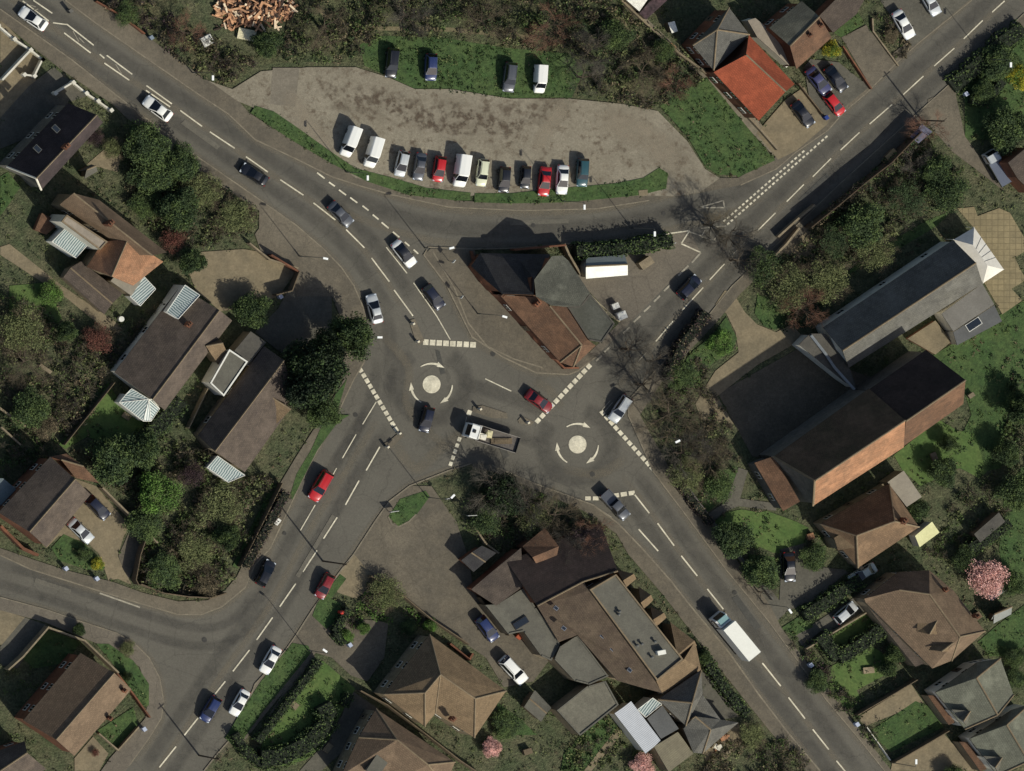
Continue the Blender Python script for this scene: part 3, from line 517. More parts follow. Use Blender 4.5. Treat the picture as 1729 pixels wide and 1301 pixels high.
def building(name, label, cat, pts, faces, outline, roof, wall, ridges=(), chim=(), win=True, over=.3, extra=None, thick=.16, hips=(), group=None, into=None):
    """pts: key -> (picture point, height); faces/outline/ridges by key"""
    P = {k: G(p, z) for k, (p, z) in pts.items()}
    ks = [k for k in outline]; cen = sum((P[k] for k in ks), Vector((0, 0, 0))) / len(ks)
    root = into if into is not None else empty(name, (cen.x, cen.y, 0), label, cat, group); pre = name + '_' if into is not None else ''
    tri = []
    for f in faces:
        if len(f) == 3: tri.append(tuple(f)); continue
        for t3 in tessellate_polygon([[Vector((P[k].x, P[k].y, 0)) for k in f]]): tri.append(tuple(f[i] for i in t3))
    faces_ = tri; FOOT.append([(P[k].x, P[k].y) for k in ks if True])
    b = MB(); keys = list(P); idx = {k: i for i, k in enumerate(keys)}
    n_ = len(keys); vs = [P[k] for k in keys] + [P[k] - Vector((0, 0, thick)) for k in keys]
    edges = {}
    for f in faces_:
        a = [idx[k] for k in f]
        nn = (vs[a[1]] - vs[a[0]]).cross(vs[a[2]] - vs[a[0]])
        if nn.z < 0: a = a[::-1]
        b.add(vs, [tuple(a)], 0) if False else b.add([vs[i] for i in a], [tuple(range(len(a)))], 0)
        b.add([vs[i + n_] for i in reversed(a)], [tuple(range(len(a)))], 1)
        for i in range(len(a)):
            e = (a[i], a[(i + 1) % len(a)]); edges[frozenset(e)] = edges.get(frozenset(e), []) + [e]
    for e in edges.values():
        if len(e) == 1:
            i, j = e[0]; b.add([vs[i], vs[i + n_], vs[j + n_], vs[j]], [(0, 1, 2, 3)], 1)
    b.axis = (P[ks[1]] - P[ks[0]]).normalized() if len(ks) > 1 else Vector((1, 0, 0)); b.axis.z = 0
    rf = b.build(pre + 'roof', [roof, SOFFIT], root, fix=False)
    wb = MB(); ring = []
    for k in ks:
        d = cen - P[k]; d.z = 0; l = d.length; ring.append(P[k] + d / max(l, .01) * min(over * 1.3, l * .3) - Vector((0, 0, thick + .02)))
    for i in range(len(ring)):
        p, q = ring[i], ring[(i + 1) % len(ring)]
        wb.add([(p.x, p.y, 0), (q.x, q.y, 0), q, p], [(0, 1, 2, 3)])
    wb.build(pre + 'wall', wall, root)
    for r in ridges:
        rb = MB(); rb.tube(P[r[0]] + Vector((0, 0, .03)), P[r[1]] + Vector((0, 0, .03)), .13, n=6); rb.build(pre + 'ridge', RIDGE, rf)
    if win:
        first = True
        for i in range(len(ring)):
            p, q = ring[i], ring[(i + 1) % len(ring)]; L_ = (q - p).length
            if abs(p.z - q.z) > .6 or L_ < 3 or p.z < 2: continue
            c3 = Vector((cen.x, cen.y, 0)); nw = 2 if L_ < 9 else 3
            for j in range(nw):
                t = (j + .5) / nw
                if first and j == nw // 2: door_on(root, p, q, t, c3); first = False
                else: window_on(root, p, q, 1.5, t=t, cen=c3)
                if p.z > 4.4: window_on(root, p, q, 3.9, t=t, cen=c3)
    for c in chim: chimney(rf, c[0], c[1], *c[2:])
    return root
def gable(name, label, A1, R1, B1, A2, R2, B2, ze, zr, roof, wall, cat='house', zb=None, ridge=True, **k):
    zb = ze if zb is None else zb
    pts = dict(A=(A1, ze), R=(R1, zr), B=(B1, zb), D=(A2, ze), S=(R2, zr), E=(B2, zb))
    barge = k.pop('barge', None)
    r = building(name, label, cat, pts, ['ARSD', 'RBES'], 'ARBESD', roof, wall, ridges=('RS',) if ridge else (), **k)
    if barge is not None:
        q = MB(); P = {k_: G(*v) for k_, v in pts.items()}
        for e_ in ('AR', 'RB'): q.tube(P[e_[0]] - Vector((0, 0, .12)), P[e_[1]] - Vector((0, 0, .12)), .16, n=6)
        q.build('bargeboard', barge, r)
    return r
def flat(name, label, poly, z, roof, wall, cat='building', parapet=None, par_h=.3, win=False, **k):
    pts = {chr(97 + i): (p, z) for i, p in enumerate(poly)}; ks = ''.join(pts)
    root = building(name, label, cat, pts, [ks], ks, roof, wall, win=win, over=.08, thick=.12, **k)
    if parapet:
        P = [G(p, z) for p in poly]; cen = sum(P, Vector((0, 0, 0))) / len(P); b = MB()
        for i in range(len(P)):
            p, q = P[i], P[(i + 1) % len(P)]; d = (q - p).normalized(); nn = Vector((-d.y, d.x, 0))
            if (cen - p).dot(nn) < 0: nn = -nn
            o2 = d * (.22 if i % 2 else 0)
            b.prism([tuple((p + o2)[:2]), tuple((q - (Vector((0, 0, 0)) if i % 2 == 0 else d * .22))[:2]), tuple((q - (Vector((0, 0, 0)) if i % 2 == 0 else d * .22) + nn * .22)[:2]), tuple((p + o2 + nn * .22)[:2])], z - .05, z + par_h + .002 * i)
        b.build((k['into'] is not None and name + '_' or '') + 'parapet' if 'into' in k else 'parapet', parapet, root)
    return root
def rooflight(root, p, z, s=(.8, 1.1), rz=.9, m=None, name='rooflight', h=.3):
    c = G(p, z); b = MB(); b.box(c, (s[0], s[1], h), rz); b.box(c + Vector((0, 0, .03)), (s[0] - .16, s[1] - .16, h), rz, 1)
    return b.build(name, [m or LAMPM, GLASS], root)
t = lambda n, u, v: (n, u, v)
# ---- north west corner
h = gable('semi_detached_house', 'semi-detached house with near black roof and white bargeboards beside the north west road', t(1, 45, 1075), t(1, 235, 1150), t(1, 268, 1225), t(1, 440, 665), t(1, 625, 740), t(1, 665, 790), 4.9, 7.8, mat('roof_black_brown', (66, 56, 54), (56, 48, 48), .3, tex='tile', grain=.2), W_GREY, barge=W_WHITE, chim=[(t(1, 420, 945), 8, .9, (.9, .5), .8)])
for q in (t(1, 285, 745), t(1, 435, 700)): pass
rooflight(h, t(1, 360, 830), 6.6, (.8, 1.2), .8); rooflight(h, t(1, 240, 960), 6.4, (.8, 1.2), .8)
# ---- brown L house and its extensions
h = H2 = gable('detached_house', 'long brown tiled house with an orange wing and a pale flat dormer', t(5, 385, 95), t(5, 475, 22), t(1, 640, 1290), t(5, 860, 420), t(5, 985, 425), t(5, 1080, 405), 4.6, 7.2, R_BROWN, W_TAN, chim=[(t(5, 700, 215), 7.4)])
gable('wing', 'orange tiled wing with yellowed corner, joined to the brown L shaped house', t(5, 665, 335), t(5, 825, 318), t(5, 1055, 465), t(5, 560, 500), t(5, 720, 560), t(5, 860, 620), 4.2, 6.4, R_TERRA, W_TAN, win=False, into=H2)
flat('dormer', 'pale pinkish flat roofed dormer block on the brown L shaped house', tl(5, 430, 160, 695, 335, 645, 390, 395, 205), 6.3, mat('roof_pale_felt', (150, 138, 122), (132, 122, 108), .5, grain=.1), W_WHITE, parapet=RIDGE, par_h=.12, into=H2)
flat('extension', 'pale grey flat roofed extension south of the orange wing', tl(5, 820, 460, 935, 555, 850, 685, 715, 590), 3.0, mat('roof_pale_grey', (142, 134, 118), (130, 122, 108), .5, grain=.1), W_TAN, into=H2)
def glasshouse(name, label, pts, faces, outline, frame=True, into=None):
    r = building(name, label, 'conservatory', pts, faces, outline, GLASSR, WHITE, win=False, over=.05, thick=.06, into=into)
    b = MB(); done = set()
    for f in faces:
        for i in range(len(f)):
            e = frozenset((f[i], f[(i + 1) % len(f)]))
            if e in done: continue
            done.add(e); a, c = tuple(e); b.tube(G(*pts[a]) + Vector((0, 0, .04)), G(*pts[c]) + Vector((0, 0, .04)), .06, n=5)
    b.build(name + '_frame' if into is not None else 'frame', WHITE, r); return r
def lean_to(name, label, a, b_, c, d, zh, zl, into=None): return glasshouse(name, label, dict(a=(a, zh), b=(b_, zh), c=(c, zl), d=(d, zl)), ['abcd'], 'abcd', into=into)
lean_to('conservatory', 'green glass conservatory with white end wall behind the brown L shaped house', t(5, 430, 240), t(5, 570, 350), t(5, 490, 440), t(5, 335, 335), 3.2, 2.7, into=H2)
lean_to('glass_lean_to', 'pale striped glass lean-to at the corner of the grey flat extension', t(5, 930, 560), t(5, 1005, 640), t(5, 905, 750), t(5, 840, 690), 2.9, 2.4, into=H2)
gable('garage_block', 'long dark brown roofed outbuilding south west of the brown L shaped house', t(5, 410, 565), t(5, 455, 505), t(5, 525, 462), t(5, 675, 805), t(5, 725, 735), t(5, 792, 672), 2.5, 3.3, R_DARK, W_TAN, cat='garage', win=False)
flat('terrace', 'small brown walled terrace at the west end of the brown L shaped house', tl(5, 270, 150, 390, 210, 300, 290, 225, 260), 1.2, R_TERRA2, W_BRICK, into=H2)
gable('garden_shed', 'small pale ridged garden shed near the dark blue gap north of the brown L house', t(1, 515, 1105), t(1, 560, 1095), t(1, 545, 1155), t(1, 590, 1060), t(1, 620, 1070), t(1, 632, 1105), 2.0, 2.4, R_GREY, WOOD, cat='shed', win=False)
# ---- two long bungalows
h = H3 = gable('bungalow', 'long bungalow with dark roof and white hexagonal conservatory at its south west end', t(5, 740, 1180), t(9, 985, 130), t(9, 1065, 200), t(5, 1165, 625), t(5, 1418, 778), t(5, 1500, 845), 2.9, 5.3, R_DARK, W_WHITE, chim=[(t(5, 1215, 870), 5.0, .7, (.8, .5), .9)])
lean_to('annex', 'grey ribbed lean-to roof on the north corner of the hexagonal conservatory bungalow', t(5, 1150, 835), t(5, 1290, 680), t(5, 1195, 615), t(5, 1075, 790), 4.9, 4.4, into=H3)
W = 2.3
glasshouse('conservatory', 'white framed hexagonal conservatory overlooking the round lawn', dict(a=(t(9, 815, 95), 2.6), b=(t(9, 770, 150), 2.4), c=(t(9, 925, 270), 2.4), d=(t(9, 975, 270), 2.4), e=(t(9, 1030, 190), 2.4), f=(t(9, 985, 130), 2.6), g=(t(9, 962, 128), 3.5), h=(t(9, 850, 60), 3.0)), ['abgh', 'bcg', 'cdg', 'deg', 'efg'], 'abcdefg', into=H3)
h = H4 = gable('bungalow', 'long bungalow with brown moss patched slope and striped lean-to, beside the big evergreens', t(9, 1280, 362), t(9, 1390, 465), t(9, 1582, 600), t(6, 60, 1010), t(6, 190, 1102), t(10, 270, 130), 2.8, 5.4, R_DARK, W_TAN)
gable('cross_wing', 'small tan hipped cross wing on the hexagonal conservatory bungalow', t(5, 1275, 990), t(5, 1330, 1010), t(5, 1410, 1130), t(5, 1425, 968), t(5, 1440, 990), t(5, 1480, 1080), 2.9, 4.0, R_TAN, W_TAN, win=False, into=H3)
gable('wing', 'small tan gabled wing facing the big evergreens on the moss patched bungalow', t(10, 45, 90), t(10, 60, 85), t(10, 30, 200), t(10, 200, 205), t(10, 235, 195), t(10, 130, 300), 2.8, 4.2, R_TAN, W_TAN, win=False, into=H4)
flat('dormer', 'grey flat roof with white edges on the west side of the moss patched bungalow', tl(9, 1355, 25, 1480, -195, 1600, -115, 1445, 110), 3.6, R_GREY, W_WHITE, parapet=WHITE, par_h=.15, into=H4)
flat('flat_roof_extension', 'dark felt flat roof between the two long bungalows', tl(5, 1490, 1070, 1620, 915, 1720, 985, 1600, 1135), 2.9, R_FELTD, W_TAN)
lean_to('lean_to', 'white striped lean-to at the south west end of the moss patched bungalow', t(9, 1405, 495), t(9, 1582, 620), t(9, 1475, 665), t(9, 1338, 570), 2.6, 2.2, into=H4)
# ---- west house with tan drive
h = H5 = gable('detached_house', 'brown roofed house with brick gable above the tan drive with two parked cars', t(9, -10, 860), t(9, 190, 985), t(9, 300, 1085), t(9, 325, 500), t(9, 485, 645), t(9, 585, 745), 4.8, 7.0, R_DARK, W_BRICK)
gable('garage', 'small brown roofed garage at the north east end of the brick gabled house', t(9, 330, 500), t(9, 395, 520), t(9, 490, 640), t(9, 430, 480), t(9, 540, 562), t(9, 640, 670), 2.8, 3.6, R_TERRA2, W_BRICK, win=False, into=H5)
flat('extension', 'blue grey flat roof at the west edge behind the brick gabled house', tl(9, -60, 640, 20, 640, 105, 710, 10, 810, -60, 860), 3.0, mat('roof_blue_grey', (104, 114, 114), (92, 100, 102), .5, grain=.1), W_BRICK, into=H5)
# ---- south west houses
h = gable('terraced_house', 'brown roofed house with red brick gable inside the curve of the side road', t(13, 150, 975), t(13, 362, 1100), t(13, 480, 1205), t(13, 520, 540), t(13, 738, 668), t(13, 850, 775), 4.9, 7.6, R_BROWN, W_BRICK, chim=[(t(13, 790, 780), 5.5, 1.2, (.5, .5), .9), (t(13, 700, 960), 4.9, 1.0, (.5, .5), .9)])
gable('detached_house', 'house with brown slopes cut by the bottom left corner', t(13, -60, 1190), t(13, -40, 1330), t(13, 60, 1420), t(13, 160, 1110), t(13, 175, 1185), t(13, 300, 1290), 4.5, 6.6, R_DARK, W_BRICK)
# ---- hipped house by the pub
hp = dict(N=(t(14, 1132, 420), 4.8), E=(t(14, 1625, 785), 4.8), F=(t(14, 1420, 1088), 4.8), I=(t(14, 1168, 930), 4.8), J=(t(14, 1100, 1015), 4.8), W=(t(14, 832, 808), 4.8),
          P=(t(14, 1200, 678), 8.0), Q=(t(14, 1425, 835), 7.4), S=(t(14, 1100, 797), 7.4))
building('hipped_house', 'large brown pyramid roofed house between the pub car park and the curved lawn', 'house', hp, ['NPSW', 'NEQP', 'QFIP', 'QEF', 'PIJS', 'SJW'], 'NEFIJW', R_TAN, W_TAN, ridges=('NP', 'PQ', 'PS', 'QE', 'QF', 'SJ', 'SW', 'PI'), chim=[(t(14, 1275, 965), 6.3, .7, (.6, .5), .9)])
hp = dict(W=(t(14, 560, 1330), 4.6), A=(t(14, 672, 1085), 4.6), N=(t(14, 785, 900), 4.6), E=(t(14, 1295, 1245), 4.6), F=(t(14, 1230, 1400), 4.6), P=(t(14, 920, 1100), 7.3), Q=(t(14, 1120, 1262), 7.3), V=(t(14, 850, 1400), 4.6))
h = H6 = building('hipped_house', 'brown hipped house cut by the bottom edge, south west of the pyramid roofed house', 'house', hp, ['ANP', 'NEQP', 'QEF', 'PQFV', 'APVW'], 'ANEFVW', R_BROWN, W_TAN, ridges=('PQ', 'NP', 'QE', 'QF', 'AP'))
flat('dormer', 'grey flat dormer poking from the south west slope', tl(14, 790, 1195, 860, 1250, 800, 1340, 720, 1300), 6.2, R_GREY, W_GREY, into=H6)
# ---- pub complex
h = PUB = flat('pub_hall', 'long grey flat roofed hall with vents, running beside the south east road', tl(15, 515, 130, 685, 30, 1120, 580, 950, 720), 6.6, R_GREY, W_TAN, parapet=RIDGE, win=True)
building('range', 'broad red brown tiled roof with small vents, west of the long grey flat roofed hall', 'building', dict(a=(t(15, 180, 235), 4.0), b=(t(15, 478, 75), 6.0), c=(t(15, 515, 140), 6.3), d=(t(15, 945, 725), 6.3), e=(t(15, 990, 800), 6.0), f=(t(15, 700, 720), 4.2), g=(t(15, 440, 425), 4.2), h=(t(15, 320, 470), 3.8)), ['abcdefgh'], 'abcdefgh', mat('roof_pub_brown', (98, 84, 68), (86, 72, 60), .5, tex='tile', grain=.15), W_TAN, win=False, into=PUB)
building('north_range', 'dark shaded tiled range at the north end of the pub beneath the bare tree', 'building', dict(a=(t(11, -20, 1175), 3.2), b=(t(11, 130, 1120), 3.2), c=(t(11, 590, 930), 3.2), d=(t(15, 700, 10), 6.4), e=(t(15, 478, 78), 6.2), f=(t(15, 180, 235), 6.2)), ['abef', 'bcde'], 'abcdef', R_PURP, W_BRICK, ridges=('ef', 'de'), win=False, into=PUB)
building('north_gable', 'small sunlit red brown gable roof rising from the north end of the pub', 'building', dict(a=(t(11, 85, 1080), 3.6), b=(t(11, 230, 960), 3.6), c=(t(11, 320, 1080), 4.8), d=(t(11, 150, 1150), 4.8), e=(t(11, 300, 1180), 3.4), f=(t(11, 190, 1220), 3.4)), ['abcd', 'dcef'], 'abcefd', R_TERRA2, W_BRICK, win=False, into=PUB)
building('side_block', 'dark tiled lean-to block facing the pub car park by the bins', 'building', dict(a=(t(14, 1400, 130), 3.0), b=(t(14, 1480, 60), 3.0), c=(t(14, 1722, -140), 3.4), d=(t(15, 90, 110), 3.6), e=(t(14, 1560, 235), 3.4)), ['abcde'], 'abcde', R_DARK, W_BRICK, win=False, into=PUB)
hh = flat('west_wing', 'L shaped grey flat roofed wing with a black skylight hatch facing the pub car park', tl(15, 90, 120, 165, 240, 305, 430, 325, 485, 270, 590, 205, 560, 90, 400) + tl(14, 1640, 420, 1490, 230, 1570, 225), 3.2, R_GREY, W_TAN, parapet=R_GREY, par_h=.12, into=PUB)
rooflight(PUB, t(15, 72, 345), 3.3, (2.4, 1.1), .55, m=R_SLATED)
flat('middle_wing', 'grey flat roofed middle wing between the red brown pub roof and the dark gap', tl(15, 325, 500, 440, 425, 640, 690, 515, 745, 420, 720, 290, 580), 3.6, R_GREY, W_TAN, parapet=R_GREY, par_h=.12, into=PUB)
flat('store', 'large square grey flat roof south of the middle wing of the pub', tl(15, 305, 910, 500, 755, 620, 720, 705, 875, 455, 1075), 3.3, mat('roof_store_grey', (108, 104, 90), (96, 92, 80), .3, grain=.2), W_TAN, parapet=R_GREY, par_h=.15, into=PUB)
gable('garden_shed', 'grey roofed garden shed between the estate car and the large square flat roof', t(15, 95, 890), t(15, 130, 835), t(15, 165, 780), t(15, 205, 985), t(15, 240, 930), t(15, 272, 895), 2.1, 2.8, R_GREY, WOOD, cat='shed', win=False)
gable('workshop', 'bright white corrugated roofed workshop south of the pub', t(15, 680, 930), t(15, 735, 892), t(15, 787, 852), t(15, 880, 1190), t(15, 930, 1150), t(15, 978, 1105), 3.0, 3.25, R_WHITE, W_WHITE, cat='workshop', win=False, ridge=False)
flat('flat_roof_store', 'dark slate grey flat roof adjoining the white corrugated workshop', tl(15, 890, 965, 990, 880, 1095, 1030, 980, 1095), 3.0, mat('roof_slate_flat', (92, 92, 90), (84, 84, 82), .4, grain=.1), W_TAN)
flat('workshop', 'tan ribbed roofed workshop at the bottom edge beside the white corrugated one', tl(15, 935, 1145, 1090, 1050, 1190, 1190, 1030, 1310), 3.2, R_CORRT, W_TAN)
lean_to('glazed_porch', 'striped glass porch roof between white workshop and the hipped grey house', t(15, 925, 830), t(15, 985, 870), t(15, 880, 955), t(15, 828, 905), 3.1, 2.8)
hp = dict(a=(t(15, 960, 840), 4.4), b=(t(15, 1240, 650), 4.4), c=(t(15, 1250, 805), 4.6), k=(t(15, 1180, 862), 6.4), d=(t(15, 1140, 1010), 4.4), l=(t(15, 1000, 850), 5.6))
h = H7 = building('hipped_house', 'grey slated house with a dark cross wing at the south tip of the pub', 'house', hp, ['albc', 'lckd'] if False else ['abk', 'bck', 'cdk', 'dak'], 'abcd', R_SLATE, W_TAN, ridges=('ak', 'bk', 'dk'))
hp = dict(a=(t(15, 1125, 1030), 3.6), b=(t(15, 1140, 1000), 3.6), c=(t(15, 1250, 810), 3.8), d=(t(15, 1365, 970), 3.6), k=(t(15, 1300, 1035), 5.2), e=(t(15, 1480, 990), 3.2), f=(t(15, 1250, 1190), 3.6), g=(t(15, 1190, 1185), 3.6), m=(t(15, 1200, 950), 5.2))
building('cross_wing', 'grey slated cross wing with a dark triangular slope beside the builders rubble', 'house', hp, ['abm', 'bcdm', 'amkg', 'mdk', 'kdef', 'kfg'], 'abcdefg', R_SLATE, W_TAN, ridges=('mk', 'bm', 'kf'), win=False, into=H7)
for i, (a, b_, c, r_) in enumerate((((15, 735, 72), (15, 805, 28), (15, 690, 0), (15, 650, 20)), ((15, 850, 215), (15, 915, 165), (15, 835, 110), (15, 765, 130)), ((15, 930, 325), (15, 1000, 280), (15, 910, 240), (15, 840, 240)), ((15, 1085, 555), (15, 1195, 460), (15, 1040, 340), (15, 940, 370)))):
    ax, ay = a[1], a[2]; tx, ty = b_[1], b_[2]
    building('bay', 'x', 'x', dict(n=(c, 3.2), k=(b_, 4.6), s=(a, 5.4), p=((15, ax + 22, ay + 42), 3.6), q=((15, tx + 16, ty + 32), 3.2)), ['nks', 'skqp'], 'nkqps', R_TAN, W_TAN, win=False, into=PUB)
building('south_slope', 'narrow tan sunlit slope at the south end of the grey flat roofed hall', 'building', dict(a=(t(15, 950, 722), 5.6), b=(t(15, 1130, 580), 5.6), c=(t(15, 1200, 465), 4.0), d=(t(15, 1240, 650), 3.6), e=(t(15, 990, 810), 4.0)), ['abcde'], 'abcde', R_TAN, W_TAN, win=False, into=PUB)
gable('bin_store', 'black roofed store building in the corner of the pub car park', t(10, 1335, 1170), t(10, 1400, 1120), t(10, 1470, 1075), t(10, 1415, 1245), t(10, 1490, 1180), t(10, 1562, 1122), 2.3, 2.7, R_SLATED, W_BRICK, cat='shed', win=False)
for q in ((445, 180), (300, 250), (350, 380), (600, 430), (665, 515), (775, 650)): rooflight(PUB, t(15, *q), 5.4, (.55, .7), .9, m=CHROME)
for q in ((705, 270), (700, 290), (850, 480), (935, 465), (915, 565), (820, 490)):
    cc = G(t(15, *q), 6.6); b = MB(); b.tube((cc.x, cc.y, 6.6), (cc.x, cc.y, 7.1), .16, n=10); b.tube((cc.x, cc.y, 7.1), (cc.x, cc.y, 7.22), .25, .1, 10); b.build('roof_vent', LAMPM, PUB)
cc = G(t(15, 970, 535), 6.6); b = MB(); b.box((cc.x, cc.y, 7.0), (1.2, .6, .8), .2); b.box((cc.x, cc.y, 7.42), (1.25, .65, .06), .2); b.build('air_unit', WHITE, PUB)
# ---- island building between the roads
h = SHOP = building('corner_shop', 'corner building with orange brown tiled slope on the triangle between the roads', 'building', dict(a=((846, 500), 3.4), b=((946, 611), 3.2), d=((982, 582), 6.0), e=((928, 516), 6.0), f=((908, 498), 6.0), g=((850, 496), 5.4), c=((968, 619), 3.2), i=((1006, 583), 3.4), j=((992, 573), 4.8), k=((956, 517), 4.8)), ['abdefg', 'bcd', 'cid', 'ij' 'd', 'djke'], 'abcijkefg', R_TERRA2, W_BRICK, ridges=('ed', 'bd', 'cd'), chim=[((905, 512), 5.4, .9, (.9, .5), .8)])
building('rear_block', 'x', 'x', dict(a=((902, 472), 6.4), b=((932, 432), 5.8), c=((950, 431), 5.2), d=((960, 440), 4.8), e=((996, 494), 4.5), f=((980, 516), 4.6), g=((956, 518), 5.0), h=((930, 515), 6.1), i=((905, 500), 6.4)), ['abcdefghi'], 'abcdefghi', mat('roof_dark_grey_green', (84, 84, 74), (72, 72, 64), .3, grain=.2, tex='tile'), W_BRICK, win=False, into=SHOP)
flat('low_block', 'x', pl(958, 518, 980, 516, 996, 495, 1038, 546, 1016, 578, 994, 574), 3.4, mat('roof_dark_felt', (78, 78, 70), (68, 68, 60), .5, grain=.2), W_BRICK, into=SHOP, parapet=R_FELTD, par_h=.1)
building('north_block', 'x', 'x', dict(a=((796, 449), 2.4), b=((811, 427), 2.4), b2=((868, 429), 2.4), c=((930, 429), 2.4), d=((902, 470), 6.4), e=((901, 497), 6.4), f=((848, 496), 6.0), g=((820, 472), 4.6)) if False else dict(a=((796, 449), 2.4), b=((811, 427), 2.4), c=((930, 429), 2.4), d=((902, 470), 6.6), e=((901, 497), 6.6), f=((848, 496), 6.2), g=((820, 472), 4.4), h=((878, 440), 3.3)), ['abfg', 'bhef', 'bch', 'chd', 'hde'], 'abcdefg', R_SLATED, W_BRICK, win=False, into=SHOP)
h = gable('portable_cabin', 'long white gabled portable cabin in the yard behind the corner building', t(7, 497, 440), t(7, 495, 495), t(7, 495, 575), t(7, 745, 420), t(7, 765, 482), t(7, 766, 552), 2.3, 3.0, WHITE, W_WHITE, cat='cabin')
c0 = h.children
# north slope coloured grey, south slope left white
for ch in h.children:
    if ch.name.startswith('roof'):
        ch.data.materials.append(mat('cabin_grey_roof', (112, 118, 116), grain=.05))
        for p in ch.data.polygons:
            if p.normal.z > .3 and p.normal.y > 0: p.material_index = 2
# ---- church
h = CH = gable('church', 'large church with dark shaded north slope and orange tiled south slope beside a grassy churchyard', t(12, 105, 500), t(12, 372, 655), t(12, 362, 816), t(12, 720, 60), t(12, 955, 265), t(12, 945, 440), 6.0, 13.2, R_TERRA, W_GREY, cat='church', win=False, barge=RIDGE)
for ch in ():
    if ch.name.startswith('roof'):
        ch.data.materials.append(R_SHADED)
        for p in ch.data.polygons:
            if p.normal.z > .1 and p.normal.y > .1: p.material_index = 2
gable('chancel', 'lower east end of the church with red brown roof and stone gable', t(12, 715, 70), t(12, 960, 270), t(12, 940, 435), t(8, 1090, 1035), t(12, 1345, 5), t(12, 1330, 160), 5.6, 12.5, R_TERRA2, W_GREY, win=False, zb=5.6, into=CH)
building('narthex', 'low terracotta roofed narthex against the west gable of the church', 'church porch', dict(a=(t(12, -20, 540), 3.0), b=(t(12, 105, 498), 4.2), c=(t(12, 275, 790), 4.2), d=(t(12, 165, 852), 3.0)), ['abcd'], 'abcd', R_TERRA2, W_GREY, win=True, into=CH)
for ch in CH.children:  # north slopes of nave and chancel take darker tiles, shade painted in
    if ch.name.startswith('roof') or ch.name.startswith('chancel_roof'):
        ch.data.materials.append(R_SHADED if ch.name.startswith('roof') else R_PURP)
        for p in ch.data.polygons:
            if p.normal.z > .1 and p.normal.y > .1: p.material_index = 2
# ---- church hall
h = HALL = gable('church_hall', 'long church hall with dark north slope and grey south slope below the white canopy', t(8, 425, 890), t(8, 550, 1040), t(8, 590, 1150), t(8, 1265, 325), t(8, 1412, 472), t(8, 1455, 605), 3.6, 6.6, R_SLATE, W_WHITE, cat='hall')
flat('extension', 'grey flat roofed extension on the south side of the church hall', tl(8, 1190, 800, 1452, 605, 1530, 740, 1265, 915), 3.2, mat('roof_hall_grey', (114, 110, 102), (104, 100, 92), .4, grain=.12), W_WHITE, into=HALL)
hh = flat('low_extension', 'lower slate grey flat roof with a white rooflight beside the church hall', tl(8, 1265, 920, 1530, 745, 1580, 850, 1290, 1005), 2.9, mat('roof_slate_flat', (92, 92, 90)), W_WHITE, into=HALL)
rooflight(HALL, t(8, 1395, 870), 3.0, (2.4, 1.2), .58, m=WHITE)
flat('terrace', 'square tan roof terrace between church hall and church', tl(8, 970, 962, 1150, 845, 1255, 980, 1150, 1065), 1.0, TANPAV, W_BRICK, into=HALL)
building('link', 'narrow grey link roof with pale curved edge joining hall and church', 'building', dict(a=(t(8, 270, 1000), 3.4), b=(t(8, 340, 930), 3.6), c=(t(8, 440, 930), 3.6), d=(t(8, 560, 1090), 3.4), e=(t(8, 600, 1165), 3.0), f=(t(8, 640, 1290), 3.0), g=(t(8, 560, 1240), 3.0)), ['abcdefg'], 'abcdefg', R_FELTD, W_WHITE, win=False, into=HALL)
b = MB(); pth = [G(q, 3.7) for q in (t(8, 345, 940), t(8, 440, 1060), t(8, 500, 1150), t(8, 625, 1290))]
for i in range(3): b.tube(pth[i], pth[i + 1], .22, n=6)
b.build('lead_capping', mat('lead_grey', (120, 124, 126), grain=.1), HALL)
# canopy
cp = dict(a=(t(8, 1268, 322), 2.6), b=(t(8, 1400, 243), 2.6), c=(t(8, 1592, 515), 2.6), d=(t(8, 1458, 603), 2.6), m=(t(8, 1393, 357), 4.0), n=(t(8, 1487, 490), 4.0))
TENT = mat('canopy_fabric', (214, 208, 196), (200, 194, 182), .6, grain=.05)
r = empty('tent_canopy', tuple(G(t(8, 1430, 430)) ), 'white fabric canopy with two peaks at the end of the church hall', 'canopy')
P = {k: G(*v) for k, v in cp.items()}; bb = MB()
for f in ('abm', 'bcnm', 'cdn', 'adnm'): bb.face([P[k] for k in f])
bb.build('canopy_roof', TENT, r, fix=False)
for k in 'abcd': q = MB(); q.tube((P[k].x, P[k].y, 0), P[k], .06); q.build('pole', WHITE, r)
q = MB()
for i in range(1, 5):
    a = P['b'].lerp(P['c'], i / 5 * .8 + .08); c_ = P['m'].lerp(P['n'], i / 5); q.tube(a + Vector((0, 0, .03)), c_ + Vector((0, 0, .03)), .035)
q.build('seam', mat('canopy_seam', (150, 146, 138)), r)
